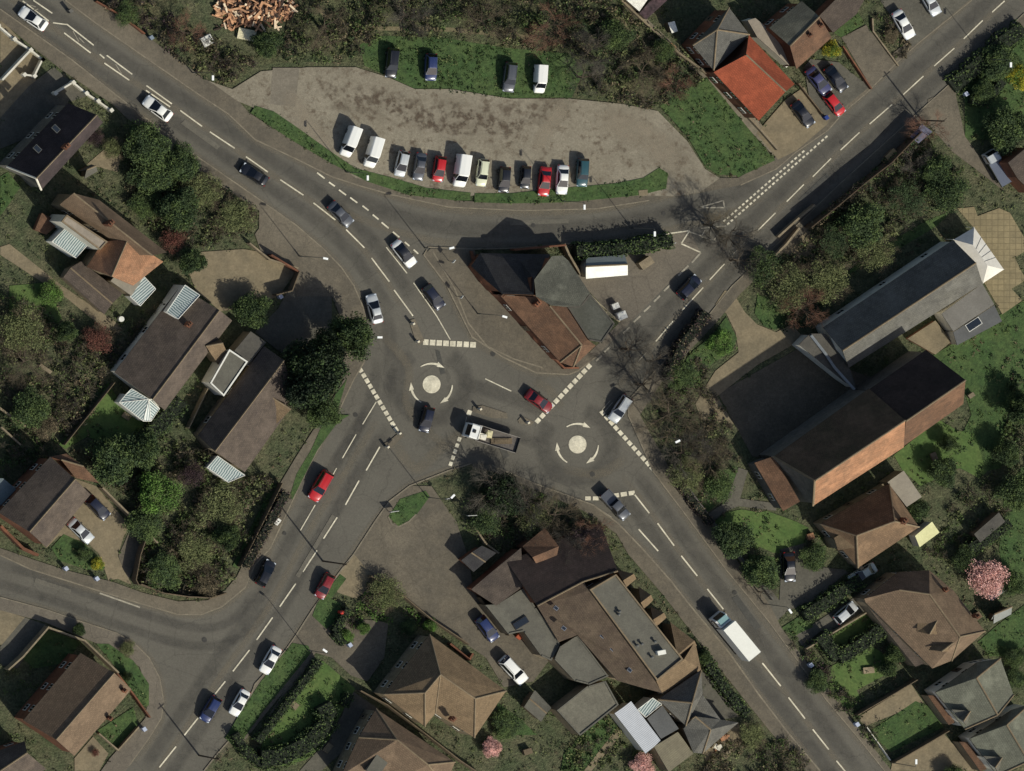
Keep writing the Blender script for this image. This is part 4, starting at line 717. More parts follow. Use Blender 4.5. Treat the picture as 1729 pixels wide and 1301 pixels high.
# ---- house south of church
hp = dict(a=(t(12, 405, 935), 3.4), b=(t(12, 850, 675), 3.4), c=(t(12, 1045, 955), 3.4), d=(t(12, 650, 1218), 3.4), r=(t(12, 500, 1035), 5.0), s=(t(12, 885, 918), 6.2), u=(t(12, 610, 985), 5.6))
H8 = building('hipped_house', 'brown hipped house with two small roof wings south of the church', 'house', dict(a=hp['a'], b=hp['b'], c=hp['c'], d=hp['d'], u=(t(12, 640, 1010), 7.2), s=(t(12, 885, 918), 7.2)), ['absu', 'bcs', 'ucds'] if False else ['absu', 'bcs', 'scdu', 'uda'], 'abcd', mat('roof_reddish_tan', (122, 98, 74), (104, 84, 64), .4, tex='tile', grain=.18), W_TAN, ridges=('us', 'bs', 'sc', 'ud', 'ua'), chim=[(t(12, 940, 915), 6.6, .8)])
gable('wing', 'small tan gabled wing at the west corner of', t(12, 495, 1025), t(12, 600, 960), t(12, 690, 1040), t(12, 520, 1105), t(12, 640, 1085), t(12, 700, 1130), 4.4, 5.6, R_TAN, W_TAN, win=False, into=H8)
flat('extension', 'grey box flat roof at the north corner of the house south of the church', tl(12, 840, 665, 945, 590, 1062, 760, 965, 825), 3.0, mat('roof_pale_grey', (142, 134, 118)), W_TAN, into=H8)
flat('garden_awning', 'pale yellow rectangular awning beside the house south of the church', tl(12, 1018, 1012, 1128, 920, 1176, 990, 1048, 1085), 2.4, mat('awning_cream', (222, 218, 164), (206, 202, 150), .6, grain=.08), WHITE, cat='awning')
flat('greenhouse_shed', 'long low purple brown shed roof in the garden far behind the awning', tl(12, 1400, 1000, 1560, 860, 1600, 920, 1440, 1055), 2.1, R_FELTD, WOOD, cat='shed')
# ---- east houses
hp = dict(A=(t(16, 690, 190), 4.6), B=(t(16, 905, 20), 4.6), C=(t(16, 1110, 5), 4.8), D=(t(16, 1270, 140), 4.8), E=(t(16, 1470, 400), 4.8), F=(t(16, 1255, 590), 4.8), Gg=(t(16, 1130, 640), 4.6), Hh=(t(16, 700, 215), 4.4), r=(t(16, 915, 132), 6.6), s=(t(16, 1112, 160), 8.0), u=(t(16, 1308, 435), 8.0))
hp = {dict(Gg='G', Hh='H').get(k, k): v for k, v in hp.items()}
h = H9 = building('detached_house', 'big brown roofed house with dark dormers beside the pink blossom tree', 'house', hp, ['ABr', 'BCsr', 'CDs', 'DEus', 'EFu', 'rsuFGH', 'AHr'], 'ABCDEFGH', R_BROWN, W_TAN, ridges=('rs', 'su', 'uE', 'uF'), chim=[(t(16, 1410, 300), 6.2, .8, (.5, .5), .6), (t(16, 1205, 130), 6.0, .9, (.5, .5), .6)])
gable('dormer', 'hipped dormer low on the south west slope of the big brown roofed house', t(16, 1040, 265), t(16, 1160, 330), t(16, 1240, 350), t(16, 1030, 400), t(16, 1110, 420), t(16, 1220, 420), 6.3, 7.3, R_TAN, W_TAN, win=False, into=H9)
gable('dormer', 'yellow edged dormer near the south corner of the big brown roofed house', t(16, 1140, 480), t(16, 1290, 455), t(16, 1300, 470), t(16, 1110, 520), t(16, 1190, 530), t(16, 1260, 530), 6.0, 7.2, R_TAN, W_TAN, win=False, into=H9)
flat('porch', 'narrow brown lean-to roof along the road side of the big brown roofed house', tl(16, 690, 215, 760, 215, 1080, 605, 1020, 630), 2.7, R_DARK, W_TAN, into=H9)
for nm, pts_, lab in (('a', dict(A=(t(16, 1150, 795), 4.6), B=(t(16, 1420, 600), 4.6), C=(t(16, 1570, 575), 4.8), D=(t(16, 1655, 812), 4.8), E=(t(16, 1340, 1032), 4.6), r=(t(16, 1415, 702), 7.4), s=(t(16, 1552, 940), 7.4)), 'grey green hipped bungalow with white dormer south of the big brown roofed house'),
                      ('b', dict(A=(t(16, 1370, 1095), 4.6), B=(t(16, 1640, 910), 4.6), C=(t(16, 1760, 870), 4.8), D=(t(16, 1850, 1112), 4.8), E=(t(16, 1550, 1332), 4.6), r=(t(16, 1610, 1005), 7.4), s=(t(16, 1750, 1240), 7.4)), 'grey green hipped house cut by the bottom right corner of the picture')):
    BG_ = building('hipped_bungalow', lab, 'house', pts_, ['ABr', 'BCr', 'CDsr', 'DEs', 'ErsA' if False else 'AEsr'], 'ABCDE', mat('roof_green_grey', (116, 116, 100), (102, 102, 88), .4, tex='tile', grain=.12), W_WHITE, ridges=('rs', 'rC', 'sE', 'sD'))
    o_ = 0 if nm == 'a' else 1
    dx, dy = (0, 0) if nm == 'a' else (205, 300)
    gable('dormer', ('pale grey gabled dormer on the grey green bungalow' if nm == 'a' else 'pale gabled dormer on the corner house at the bottom right'), t(16, 1255 + dx, 905 + dy), t(16, 1375 + dx, 915 + dy), t(16, 1375 + dx, 925 + dy), t(16, 1300 + dx, 960 + dy), t(16, 1330 + dx, 980 + dy), t(16, 1350 + dx, 1010 + dy), 5.6, 6.6, R_GREY, W_WHITE, win=False, into=BG_)
    flat('porch', ('long terracotta porch roof on the road side of the grey green bungalow' if nm == 'a' else 'terracotta porch roof on the road side of the bottom right corner house'), tl(16, 1100 + dx, 815 + dy, 1150 + dx, 815 + dy, 1278 + dx, 990 + dy, 1235 + dx, 1005 + dy), 2.6, R_TERRA2, W_TAN, into=BG_)
# ---- north east houses
h = H10 = gable('detached_house', 'house with bright orange tiled roof facing the north east road', t(3, 1320, 465), t(3, 1530, 352), t(3, 1548, 225), t(3, 1612, 778), t(4, 182, 590), t(4, 240, 542), 4.8, 7.4, R_ORANGE, W_BRICK)
building('rear_block', 'dark grey pyramid roofed rear block joined to the bright orange roof', 'house', dict(a=(t(3, 1185, 290), 4.8), b=(t(3, 1420, 48), 4.8), c=(t(3, 1552, 222), 4.8), d=(t(3, 1320, 452), 4.8), k=(t(3, 1342, 190), 7.0)), ['abk', 'bck', 'cdk', 'dak'], 'abcd', R_SLATE, W_BRICK, ridges=('kb', 'kc', 'kd', 'ka'), into=H10)
h = gable('detached_house', 'house with grey green rear slope and red brown front slope behind the yellow bush', t(4, 75, 178), t(4, 210, 295), t(4, 252, 445), t(4, 285, 5), t(4, 400, 105), t(4, 480, 240), 4.8, 6.4, mat('roof_ochre_grey', (104, 102, 88), (94, 92, 80), .4, tex='tile', grain=.12), W_BRICK, chim=[(t(4, 330, 225), 5.9, .7, (.5, .5), .7), (t(4, 402, 160), 5.9, .7, (.5, .5), .7)])
for ch in h.children:
    if ch.name.startswith('roof'):
        ch.data.materials.append(R_TERRA2)
        for p in ch.data.polygons:
            if p.normal.z > .3 and p.normal.y < 0: p.material_index = 2
flat('terrace_house', 'shaded brown flat block at the top edge north of the grey green house roof', tl(4, 400, 100, 560, -60, 720, -60, 640, 90, 490, 210), 3.0, R_DARK, W_BRICK)
flat('garden_shed', 'bright cream roofed shed at the top edge above the scrub', tl(3, 735, -20, 905, -20, 840, 72), 2.4, mat('cream_roof', (226, 220, 204)), WOOD, cat='shed')
flat('garden_shed', 'red brown felt roofed shed beside the bright cream shed at the top edge', tl(3, 905, 10, 975, -40, 1020, 0, 885, 125, 840, 85), 2.2, L_PURP, WOOD, cat='shed')
flat('garden_shed', 'cream roofed garden box beside the path behind the dark rear block', tl(3, 1025, 145, 1068, 135, 1088, 200, 1050, 213), 1.6, mat('cream_roof', (226, 220, 204)), WOOD, cat='shed')
flat('side_passage_roof', 'long pale grey passage roof between the orange roofed house and its east neighbour', tl(3, 1540, 130, 1590, 115, 1722, 225) + tl(4, 130, 260, 235, 420, 200, 420, 0, 240), 2.6, mat('roof_pale_felt', (150, 138, 122)), W_WHITE)
flat('garden_shed', 'blue grey roofed shed at the top of the brown bank by the north east road', tl(4, 985, 880, 1065, 800, 1130, 850, 1040, 925), 2.2, mat('roof_lilac', (98, 98, 112)), WOOD, cat='shed')
flat('garden_shed', 'tan roofed bench shelter on the bank by the north east road', tl(4, 825, 1010, 880, 955, 912, 990, 850, 1045), 1.0, mat('tan_board', (182, 150, 106)), WOOD, cat='shelter')
flat('detached_house', 'brown roofed house cut by the right edge beside the dropside truck', tl(4, 1620, 1050, 1740, 950, 1780, 1250, 1680, 1150), 4.5, R_DARK, W_BRICK)
gable('garden_shed', 'long silver roofed shed at the right edge near the pink blossom tree', t(16, 1510, 325), t(16, 1530, 290), t(16, 1525, 350), t(16, 1640, 235), t(16, 1645, 240), t(16, 1640, 290), 2.0, 2.5, R_CORR, WOOD, cat='shed', win=False)
gable('detached_house', 'tan roofed house between the parked pale blue car and the big brown roofed house', t(12, 1100, 1140), t(12, 1180, 1180), t(12, 1290, 1301), t(12, 1140, 1120), t(12, 1230, 1120), t(12, 1290, 1290), 2.8, 3.6, R_TAN, W_TAN, win=False) if False else None
# ================================================================= VEHICLES
P_ = dict(white=paint('paint_white', (226, 224, 216)), silver=paint('paint_silver', (190, 192, 190), .3, .2), black=paint('paint_black', (22, 23, 28)), navy=paint('paint_navy', (24, 27, 42)),
          blue=paint('paint_blue', (36, 48, 88)), red=paint('paint_red', (176, 28, 30)), grey=paint('paint_grey', (84, 86, 90), .3, .3), teal=paint('paint_teal', (38, 74, 80)), dred=paint('paint_dark_red', (120, 30, 32)),
          pale=paint('paint_pale_green', (176, 182, 170)), cream=paint('paint_cream', (206, 206, 176)), slate=paint('paint_slate_blue', (72, 78, 96)), purple=paint('paint_purple_blue', (58, 58, 92)))
CARGLASS = mat('car_glass', (16, 19, 24), rough=.09, grain=0, spec=.8)
PLAST = mat('black_plastic', (26, 26, 27), rough=.6, grain=0)
LIGHTG = mat('headlamp_glass', (190, 195, 200), rough=.1, grain=0, spec=.8); TAILG = mat('tail_lamp_red', (130, 20, 18), rough=.2, grain=0)
def wheel(root, x, y, r=.31, w_=.2):
    b = MB(); s = 1 if y > 0 else -1; b.tube((x, y - s * w_, r), (x, y, r), r, n=18, mi=0); b.tube((x, y, r), (x, y + s * .012, r), r * .62, n=12, mi=1)
    return b.build('wheel', [TYRE, CHROME], root)
def body_loft(root, st, mi, nm='body'):
    # st: (x, half width, z low, z shoulder, z top centre)
    secs = []
    for (x, hw, zl, zs, zt) in st:
        secs.append([(x, -hw * .9, zl), (x, -hw, zl + .18), (x, -hw, zs - .16), (x, -hw * .95, zs), (x, -hw * .72, zt), (x, 0, zt + .02), (x, hw * .72, zt), (x, hw * .95, zs), (x, hw, zs - .16), (x, hw, zl + .18), (x, hw * .9, zl)])
    b = MB(); b.loft(secs); return b.build(nm, [mi], root, smooth=True)
def cabin(root, xb, xf, xtb, xtf, zb, zt, wb, wt, paint_m, glass_side=True, rear=True):
    """tapered greenhouse with glass panes proud of it"""
    q = lambda x, y, z: Vector((x, y, z)); n = 6; secs = []
    for i in range(n + 1):
        u = i / n; xb_ = xb + (xf - xb) * u; xt_ = xtb + (xtf - xtb) * u; cr = .05 * (1 - (2 * u - 1) ** 2)
        secs.append([(xb_, -wb, zb), (xt_, -wt, zt - .05 + cr * .5), (xt_, -wt * .8, zt + cr), (xt_, 0, zt + .025 + cr), (xt_, wt * .8, zt + cr), (xt_, wt, zt - .05 + cr * .5), (xb_, wb, zb)])
    b = MB(); b.loft(secs); b.build('roof_panel', [paint_m], root, smooth=False)
    def pane(nm, a, b2, c, d, off):
        cc = (a + b2 + c + d) / 4; v = [cc + (p - cc) * s + off for p, s in zip((a, b2, c, d), (.93,) * 4)]
        mb = MB(); mb.face(v); mb.build(nm, CARGLASS, root, fix=False)
    zt_ = zt - .03
    pane('windscreen', q(xf, -wb, zb), q(xf, wb, zb), q(xtf, wt, zt_), q(xtf, -wt, zt_), Vector((.02, 0, .02)))
    if rear: pane('rear_window', q(xb, wb, zb), q(xb, -wb, zb), q(xtb, -wt, zt_), q(xtb, wt, zt_), Vector((-.02, 0, .02)))
    if glass_side:
        for s in (-1, 1): pane('side_window', q(xb + .12, s * wb, zb + .02), q(xf - .12, s * wb, zb + .02), q(xtf - .05, s * wt, zt_ - .06), q(xtb + .05, s * wt, zt_ - .06), Vector((0, s * .02, .005)))
def bits(root, xf, xr, hw, z=.68, ztail=.8, mx=.75, mz=.98):
    for s in (-1, 1):
        b = MB(); b.box((xf - .12, s * (hw - .22), z), (.26, .34, .13)); b.build('headlight', LIGHTG, root)
        b = MB(); b.box((xr + .06, s * (hw - .17), ztail), (.16, .28, .16)); b.build('tail_light', TAILG, root)
        b = MB(); b.box((mx, s * (hw + .08), mz), (.12, .22, .14)); b.build('wing_mirror', PLAST, root)
PROTO = {}
def proto(kind):
    if kind in PROTO: return PROTO[kind]
    r = empty('parked_car', (0, 0, -50), 'prototype', 'car'); r.location = (0, 0, 0); m = P_['white']
    if kind == 'hatch':
        body_loft(r, [(-1.98, .62, .35, .62, .66), (-1.9, .78, .3, .86, .9), (-1.3, .85, .25, .93, .95), (0, .87, .22, .93, .95), (.8, .86, .22, .9, .94), (1.5, .84, .25, .8, .85), (1.85, .76, .3, .68, .74), (1.97, .6, .35, .56, .6)], m)
        cabin(r, -1.88, 1.12, -1.45, .08, .9, 1.45, .8, .6, m); bits(r, 1.9, -1.95, .8)
        for x in (-1.25, 1.22):
            for y in (-.86, .86): wheel(r, x, y)
    elif kind == 'saloon':
        body_loft(r, [(-2.25, .64, .35, .66, .7), (-2.15, .8, .3, .86, .92), (-1.5, .88, .25, .92, .97), (0, .9, .22, .92, .95), (.9, .89, .22, .88, .93), (1.7, .86, .25, .78, .84), (2.1, .78, .3, .66, .73), (2.24, .6, .35, .55, .58)], m)
        cabin(r, -1.65, 1.12, -.9, .05, .9, 1.42, .82, .58, m); bits(r, 2.15, -2.2, .84)
        for x in (-1.38, 1.36):
            for y in (-.89, .89): wheel(r, x, y)
    elif kind == 'estate':
        body_loft(r, [(-2.3, .66, .35, .7, .76), (-2.2, .82, .3, .9, .96), (-1.5, .9, .25, .96, 1.0), (0, .92, .24, .96, .99), (.9, .91, .24, .93, .98), (1.7, .88, .26, .84, .9), (2.15, .8, .3, .7, .77), (2.28, .62, .35, .58, .62)], m)
        cabin(r, -2.2, 1.1, -1.85, .3, .95, 1.6, .85, .64, m); bits(r, 2.2, -2.25, .86)
        for y in (-.45, .45): b = MB(); b.tube((-1.6, y * 1.25, 1.69), (.1, y * 1.25, 1.69), .022); b.build('roof_rail', LAMPM, r)
        for x in (-1.42, 1.4):
            for y in (-.91, .91): wheel(r, x, y, .34)
    elif kind == 'van':
        r['category'] = 'van'; r.name = 'parked_van'
        body_loft(r, [(1.0, .9, .25, 1.12, 1.2), (1.5, .9, .25, 1.05, 1.12), (2.1, .86, .28, .85, .93), (2.32, .7, .35, .62, .66)], m, 'bonnet')
        b = MB(); secs = []
        for x, k in ((-2.35, .96), (-2.3, 1), (.2, 1), (.55, .99)):
            secs.append([(x, -.9 * k, .3), (x, -.92 * k, .9), (x, -.9 * k, 1.3), (x, -.8 * k, 1.86), (x, -.68 * k, 1.94), (x, 0, 1.97), (x, .68 * k, 1.94), (x, .8 * k, 1.86), (x, .9 * k, 1.3), (x, .92 * k, .9), (x, .9 * k, .3)])
        b.loft(secs); b.build('body', m, r); cabin(r, .5, 1.5, .5, .72, 1.08, 1.86, .86, .72, m, rear=False); bits(r, 2.2, -2.4, .85, ztail=1.0, mx=1.1, mz=1.25)
        for x in (-1.45, 1.45):
            for y in (-.91, .91): wheel(r, x, y, .33)
    PROTO[kind] = r; return r
used = set()
def heading(d): return math.atan2(-d[1], d[0])
def car(kind, col, p, d, label, group=None, name='parked_car', s=1.0, roof=None, z=.7, len_=1.0):
    pr = proto(kind); m = P_[col]; loc = G(p, z); loc.z = .0
    mats = {'body': m, 'roof_panel': P_[roof] if roof else m, 'bonnet': m}
    inpark = 0
    if kind not in used:
        c = pr; c.location = loc; c.rotation_euler = (0, 0, heading(d)); c.scale = (s * len_, s, s); used.add(kind); c['label'] = label; retint(c, mats)
        if group: c['group'] = group
    else:
        c = dup(pr, loc, heading(d), (s * len_, s, s), label, group, mats)
        if not group and 'group' in c: del c['group']
    c.name = name if kind != 'van' else 'parked_van'
    c.location.z = .135 if group in ('cars in the gravel car park', 'cars on the grass') else (.14 if name == 'parked_car' else .03)
    return c
gp = 'cars in the gravel car park'
car('van', 'white', (590, 239), (-.35, .93), 'white van at the west end of the row of cars on the gravel', gp, s=1.0)
car('van', 'white', (629, 257), (-.28, .95), 'white van second from the west in the row on the gravel, beside a slimmer gap', gp)
car('hatch', 'silver', (678, 276), (-.22, .97), 'silver hatchback just east of the two white vans on the gravel', gp)
car('saloon', 'grey', (708, 281), (-.15, .98), 'grey saloon between a silver hatchback and a red hatchback on the gravel', gp, roof='grey', s=.95)
car('hatch', 'red', (741, 285), (-.15, .98), 'red hatchback between the grey saloon and the long white pickup style van', gp)
car('van', 'white', (778, 288), (-.15, .98), 'long white van with a roof hatch, next east of the red hatchback', gp, s=1.06)
car('estate', 'cream', (814, 291), (-.12, .98), 'cream coloured estate car parked by the gap in the grass verge', gp, s=.92)
car('hatch', 'black', (851, 303), (-.08, .99), 'black hatchback with glinting bonnet east of the cream estate', gp)
car('hatch', 'black', (887, 299), (-.08, .99), 'small black car west of the bright red saloon on the gravel', gp, s=.88)
car('saloon', 'red', (919, 306), (-.1, .99), 'bright red saloon between a small black car and a white saloon', gp)
car('saloon', 'white', (949, 303), (-.06, .99), 'white saloon with dark windows beside the bright red saloon', gp)
car('estate', 'teal', (983, 291), (-.06, .99), 'teal estate car at the east end of the row on the gravel', gp, s=.95)
gp = 'cars on the grass'
car('estate', 'black', (661, 106), (-.1, .99), 'black car at the west end of the four parked on the grass', gp)
car('hatch', 'blue', (727, 113), (-.03, .99), 'blue hatchback parked on the grass above the gravel', gp, s=1.05)
car('estate', 'grey', (860, 130), (-.12, .99), 'dark grey estate on the grass west of a white van', gp)
car('van', 'white', (911, 133), (-.06, .99), 'white van parked on the grass below the bare trees', gp, s=.92)
mv = 'moving_car'
car('saloon', 'white', (56, 31), (-.82, -.57), 'pale silver car nearest the top left corner, driving north west', None, mv, s=1.05)
car('saloon', 'white', (266, 183), (-.8, -.6), 'silver car on the north west road beside the double white lines', None, mv, s=1.08)
car('saloon', 'black', (429, 294), (-.85, -.53), 'black saloon on the north west road by the dark hedge', None, mv)
car('saloon', 'grey', (575, 361), (.7, .71), 'grey saloon driving towards the junction west of the slip road dashes', None, mv)
car('saloon', 'white', (682, 428), (.62, .78), 'white saloon with black panoramic roof approaching the first mini roundabout', None, mv, roof='black', s=1.03)
car('hatch', 'navy', (732, 501), (.6, .8), 'dark navy hatchback following the white saloon to the give way blocks', None, mv, s=1.05)
car('saloon', 'silver', (632, 521), (-.25, -.97), 'silver car leaving northwards beside the big evergreen', None, mv, s=1.02)
car('saloon', 'dred', (910, 677), (.82, .57), 'dark red saloon waiting on the give way blocks of the second roundabout', None, mv)
car('estate', 'silver', (1047, 690), (-.55, .83), 'silver estate car stopped behind the north east give way blocks', None, mv, s=.98)
car('hatch', 'navy', (720, 708), (-.25, .97), 'small navy car circling south of the first mini roundabout', None, mv)
car('estate', 'red', (541, 820), (-.5, .86), 'bright red estate car driving south west beside the grass strip', None, mv, s=1.08)
car('hatch', 'black', (448, 967), (.45, -.89), 'black hatchback on the south west road opposite the side road mouth', None, mv, s=1.05)
car('hatch', 'dred', (548, 989), (-.45, .89), 'dark red hatchback parked at the kerb by the grass verge and red post', None, mv, s=1.02)
car('saloon', 'white', (456, 1114), (-.48, .88), 'white saloon parked along the south west verge, further up than its white neighbour', None)
car('hatch', 'blue', (355, 1197), (-.5, .86), 'blue hatchback driving along the south west road near the bottom', None, mv, s=1.05)
car('saloon', 'white', (404, 1186), (-.48, .88), 'white saloon parked half on the verge beside the blue hatchback', None, s=.95)
car('hatch', 'navy', (1163, 484), (.7, -.71), 'dark blue car heading north east past the triangular yard', None, mv, s=1.05)
car('saloon', 'purple', (1381, 136), (.62, .78), 'purple blue saloon nose to tail behind a red hatchback on the grey forecourt', None, s=1.08)
car('hatch', 'red', (1408, 175), (.62, .78), 'bright red hatchback at the pavement end of the grey forecourt')
car('saloon', 'black', (1411, 132), (.6, .8), 'black saloon on the grey forecourt below the yellow bush')
car('saloon', 'black', (1355, 192), (.6, .8), 'near black saloon in front of the bright orange roofed house')
car('saloon', 'white', (1525, 41), (.5, .86), 'white saloon on the grey driveway at the top right', s=1.05)
car('saloon', 'silver', (1570, 3), (.5, .86), 'silver car cut by the top edge above the north east road')
car('hatch', 'navy', (165, 857), (.7, .72), 'navy car on the tan drive close to the garden wall', s=1.05)
car('saloon', 'silver', (136, 896), (.72, .7), 'silver car on the tan drive by the small lawn')
car('hatch', 'blue', (822, 1061), (.6, .8), 'blue hatchback by the flat roofed wing in the pub car park', s=1.08)
car('estate', 'white', (866, 1131), (.68, .73), 'large white estate car in the bottom corner of the pub car park', s=1.1)
car('saloon', 'black', (1332, 957), (.05, 1), 'black saloon on the drive between the two lawns south of the church', s=1.03)
car('saloon', 'pale', (1456, 968), (-.86, .5), 'pale green grey saloon against the house south of the church')
car('hatch', 'silver', (1427, 1034), (.75, -.62), 'small silver hatchback on the narrow drive of the big brown roofed house')
# dropside truck at the right edge, light pickup, flatbed lorry, box truck
def truck(name, label, cat, p, d, z, parts):
    r = empty(name, (0, 0, 0), label, cat); parts(r); loc = G(p, z); loc.z = .03; r.location = loc; r.rotation_euler = (0, 0, heading(d)); return r
def cab(r, x0, x1, hw, zt, m, zl=.5):
    b = MB(); L_ = x1 - x0
    b.loft([[(x0, -hw, zl), (x0, -hw, zt - .15), (x0, -hw * .85, zt), (x0, hw * .85, zt), (x0, hw, zt - .15), (x0, hw, zl)],
            [(x1 - L_ * .25, -hw, zl), (x1 - L_ * .25, -hw, zt - .17), (x1 - L_ * .25, -hw * .84, zt - .03), (x1 - L_ * .25, hw * .84, zt - .03), (x1 - L_ * .25, hw, zt - .17), (x1 - L_ * .25, hw, zl)],
            [(x1, -hw * .96, zl), (x1, -hw * .96, zl + (zt - zl) * .45), (x1, -hw * .8, zl + (zt - zl) * .5), (x1, hw * .8, zl + (zt - zl) * .5), (x1, hw * .96, zl + (zt - zl) * .45), (x1, hw * .96, zl)]])
    b.build('cab', m, r)
    zm = zl + (zt - zl) * .5; b = MB()
    b.face([(x1 + .01, -hw * .76, zm + .05), (x1 + .01, hw * .76, zm + .05), (x1 - L_ * .22, hw * .76, zt - .02), (x1 - L_ * .22, -hw * .76, zt - .02)]); b.build('windscreen', CARGLASS, r, fix=False)
    for s in (-1, 1):
        b = MB(); b.face([(x0 + .25, s * (hw + .01), zm), (x1 - .3, s * (hw + .01), zm), (x1 - L_ * .3, s * (hw + .01), zt - .3), (x0 + .25, s * (hw + .01), zt - .3)]); b.build('side_window', CARGLASS, r, fix=False)
        b = MB(); b.box((x1 - .2, s * (hw + .16), zm + .3), (.12, .2, .4)); b.build('wing_mirror', PLAST, r)
        b = MB(); b.box((x1 + .0, s * hw * .75, zl + .25), (.06, .3, .2)); b.build('headlight', LIGHTG, r)
def f_box(r):
    cab(r, 2.3, 4.0, 1.05, 2.5, P_['white'], .55)
    b = MB(); b.box((-.95, 0, 2.05), (6.1, 2.3, 2.5)); b.build('cargo_box', mat('box_white', (222, 220, 208), grain=.04), r)
    b = MB(); b.box((0, 0, .65), (7.6, .9, .25)); b.build('chassis', PLAST, r)
    b = MB(); b.box((3.1, 0, 2.62), (1.0, 1.6, .22)); b.build('wind_deflector', mat('pale_teal_paint', (120, 150, 150), grain=0), r)
    for x in (-2.4, 3.1):
        for y in (-1.05, 1.05): wheel(r, x, y, .45, .28)
truck('box_truck', 'white box truck driving north west on the south east road', 'truck', (1240, 1073), (-.63, -.77), 2.0, f_box)
def f_flat(r):
    cab(r, 2.6, 4.2, 1.1, 2.5, P_['white'], .6)
    b = MB(); b.box((-.8, 0, 1.15), (6.4, 2.35, .18)); b.build('flatbed', mat('steel_deck', (92, 86, 80), grain=.3), r)
    for s in (-1, 1): b = MB(); b.box((-.8, s * 1.2, 1.38), (6.4, .07, .42)); b.build('side_board', mat('grey_board', (130, 124, 116), grain=.1), r)
    b = MB(); b.box((-4.03, 0, 1.38), (.07, 2.4, .42)); b.build('tail_board', PLAST, r)
    b = MB(); b.box((2.42, 0, 1.9), (.08, 2.2, 1.2)); b.build('headboard', P_['white'], r)
    b = MB(); b.box((3.3, 0, 2.56), (.42, .5, .12)); b.build('roof_hatch', PLAST, r)
    b = MB(); b.box((0, 0, .7), (7.6, .9, .25)); b.build('chassis', PLAST, r)
    for x in (-2.6, -1.6, 3.3):
        for y in (-1.08, 1.08): wheel(r, x, y, .45, .28)
ft = truck('flatbed_lorry', 'flatbed lorry with white cab and open dark bed between the two mini roundabouts', 'lorry', (830, 738), (-.955, -.3), 1.2, f_flat)
random.seed(8); base = ft.location; hd = ft.rotation_euler.z; RM = Matrix.Rotation(hd, 3, 'Z')
lb = ['pale pallet load nearest the cab of the flatbed lorry', 'cream sack behind the first load on the flatbed lorry', 'dark crate amid the flatbed lorry load', 'brown timber bundle along the flatbed lorry bed']
for i, (x, y, dx, dy, dz, m) in enumerate(((1.6, .35, 1.1, .9, .7, W_WHITE), (.7, -.3, .9, 1.1, .55, mat('sack_cream', (200, 190, 150))), (1.3, -.75, .6, .5, .5, R_DARK), (-1.5, .1, 3.2, .9, .2, WOOD))):
    b = MB(); c = base + RM @ Vector((x, y, 0)); b.box((c.x, c.y, 1.27 + dz / 2), (dx, dy, dz), hd + .1 * i); b.box((c.x, c.y, 1.3 + dz), (dx * .7, dy * .6, .12), hd + .3)
    tag(b.build('lorry_load', m), lb[i], 'load')
def f_pick(col, L_=5.2, bedm=None):
    def f(r):
        body_loft(r, [(.1, .9, .4, 1.0, 1.06), (1.2, .9, .35, 1.0, 1.05), (2.1, .88, .38, .92, 1.0), (2.5, .8, .42, .8, .86), (2.6, .6, .5, .66, .7)], P_[col]); cabin(r, -.7, 1.4, -.5, .6, 1.0, 1.7, .84, .68, P_[col])
        b = MB(); b.box((-1.3, 0, .72), (2.7, 1.8, .5)); b.box((-1.35, .86, 1.02), (2.6, .09, .35)); b.box((-1.35, -.86, 1.02), (2.6, .09, .35)); b.box((-2.62, 0, 1.02), (.08, 1.8, .35)); b.build('load_bed', bedm or P_[col], r)
        bits(r, 2.5, -2.7, .84, .8, .9, 1.0, 1.2)
        for x in (-1.6, 1.6):
            for y in (-.9, .9): wheel(r, x, y, .37)
    return f
truck('pickup_truck', 'dark grey pickup truck crossing the south give way blocks', 'pickup', (1040, 853), (.68, .73), 1.0, f_pick('grey'))
def f_drop(r):
    cab(r, 1.2, 2.8, .98, 2.1, P_['silver'], .45)
    b = MB(); b.box((-.9, 0, 1.1), (3.9, 2.0, .12)); b.build('flatbed', mat('slate_cover', (92, 98, 112), grain=.06), r)
    b = MB()
    for s in (-1, 1): b.box((-.9, s * 1.0, 1.26), (3.9, .05, .34))
    b.build('side_board', LAMPM, r); b = MB(); b.box((0, 0, .6), (5.2, .8, .2)); b.build('chassis', PLAST, r)
    for x in (-1.8, 1.9):
        for y in (-.95, .95): wheel(r, x, y, .35)
truck('dropside_truck', 'silver cabbed dropside truck with slate covered bed at the right edge', 'truck', (1685, 283), (-.5, -.86), 1.2, f_drop)
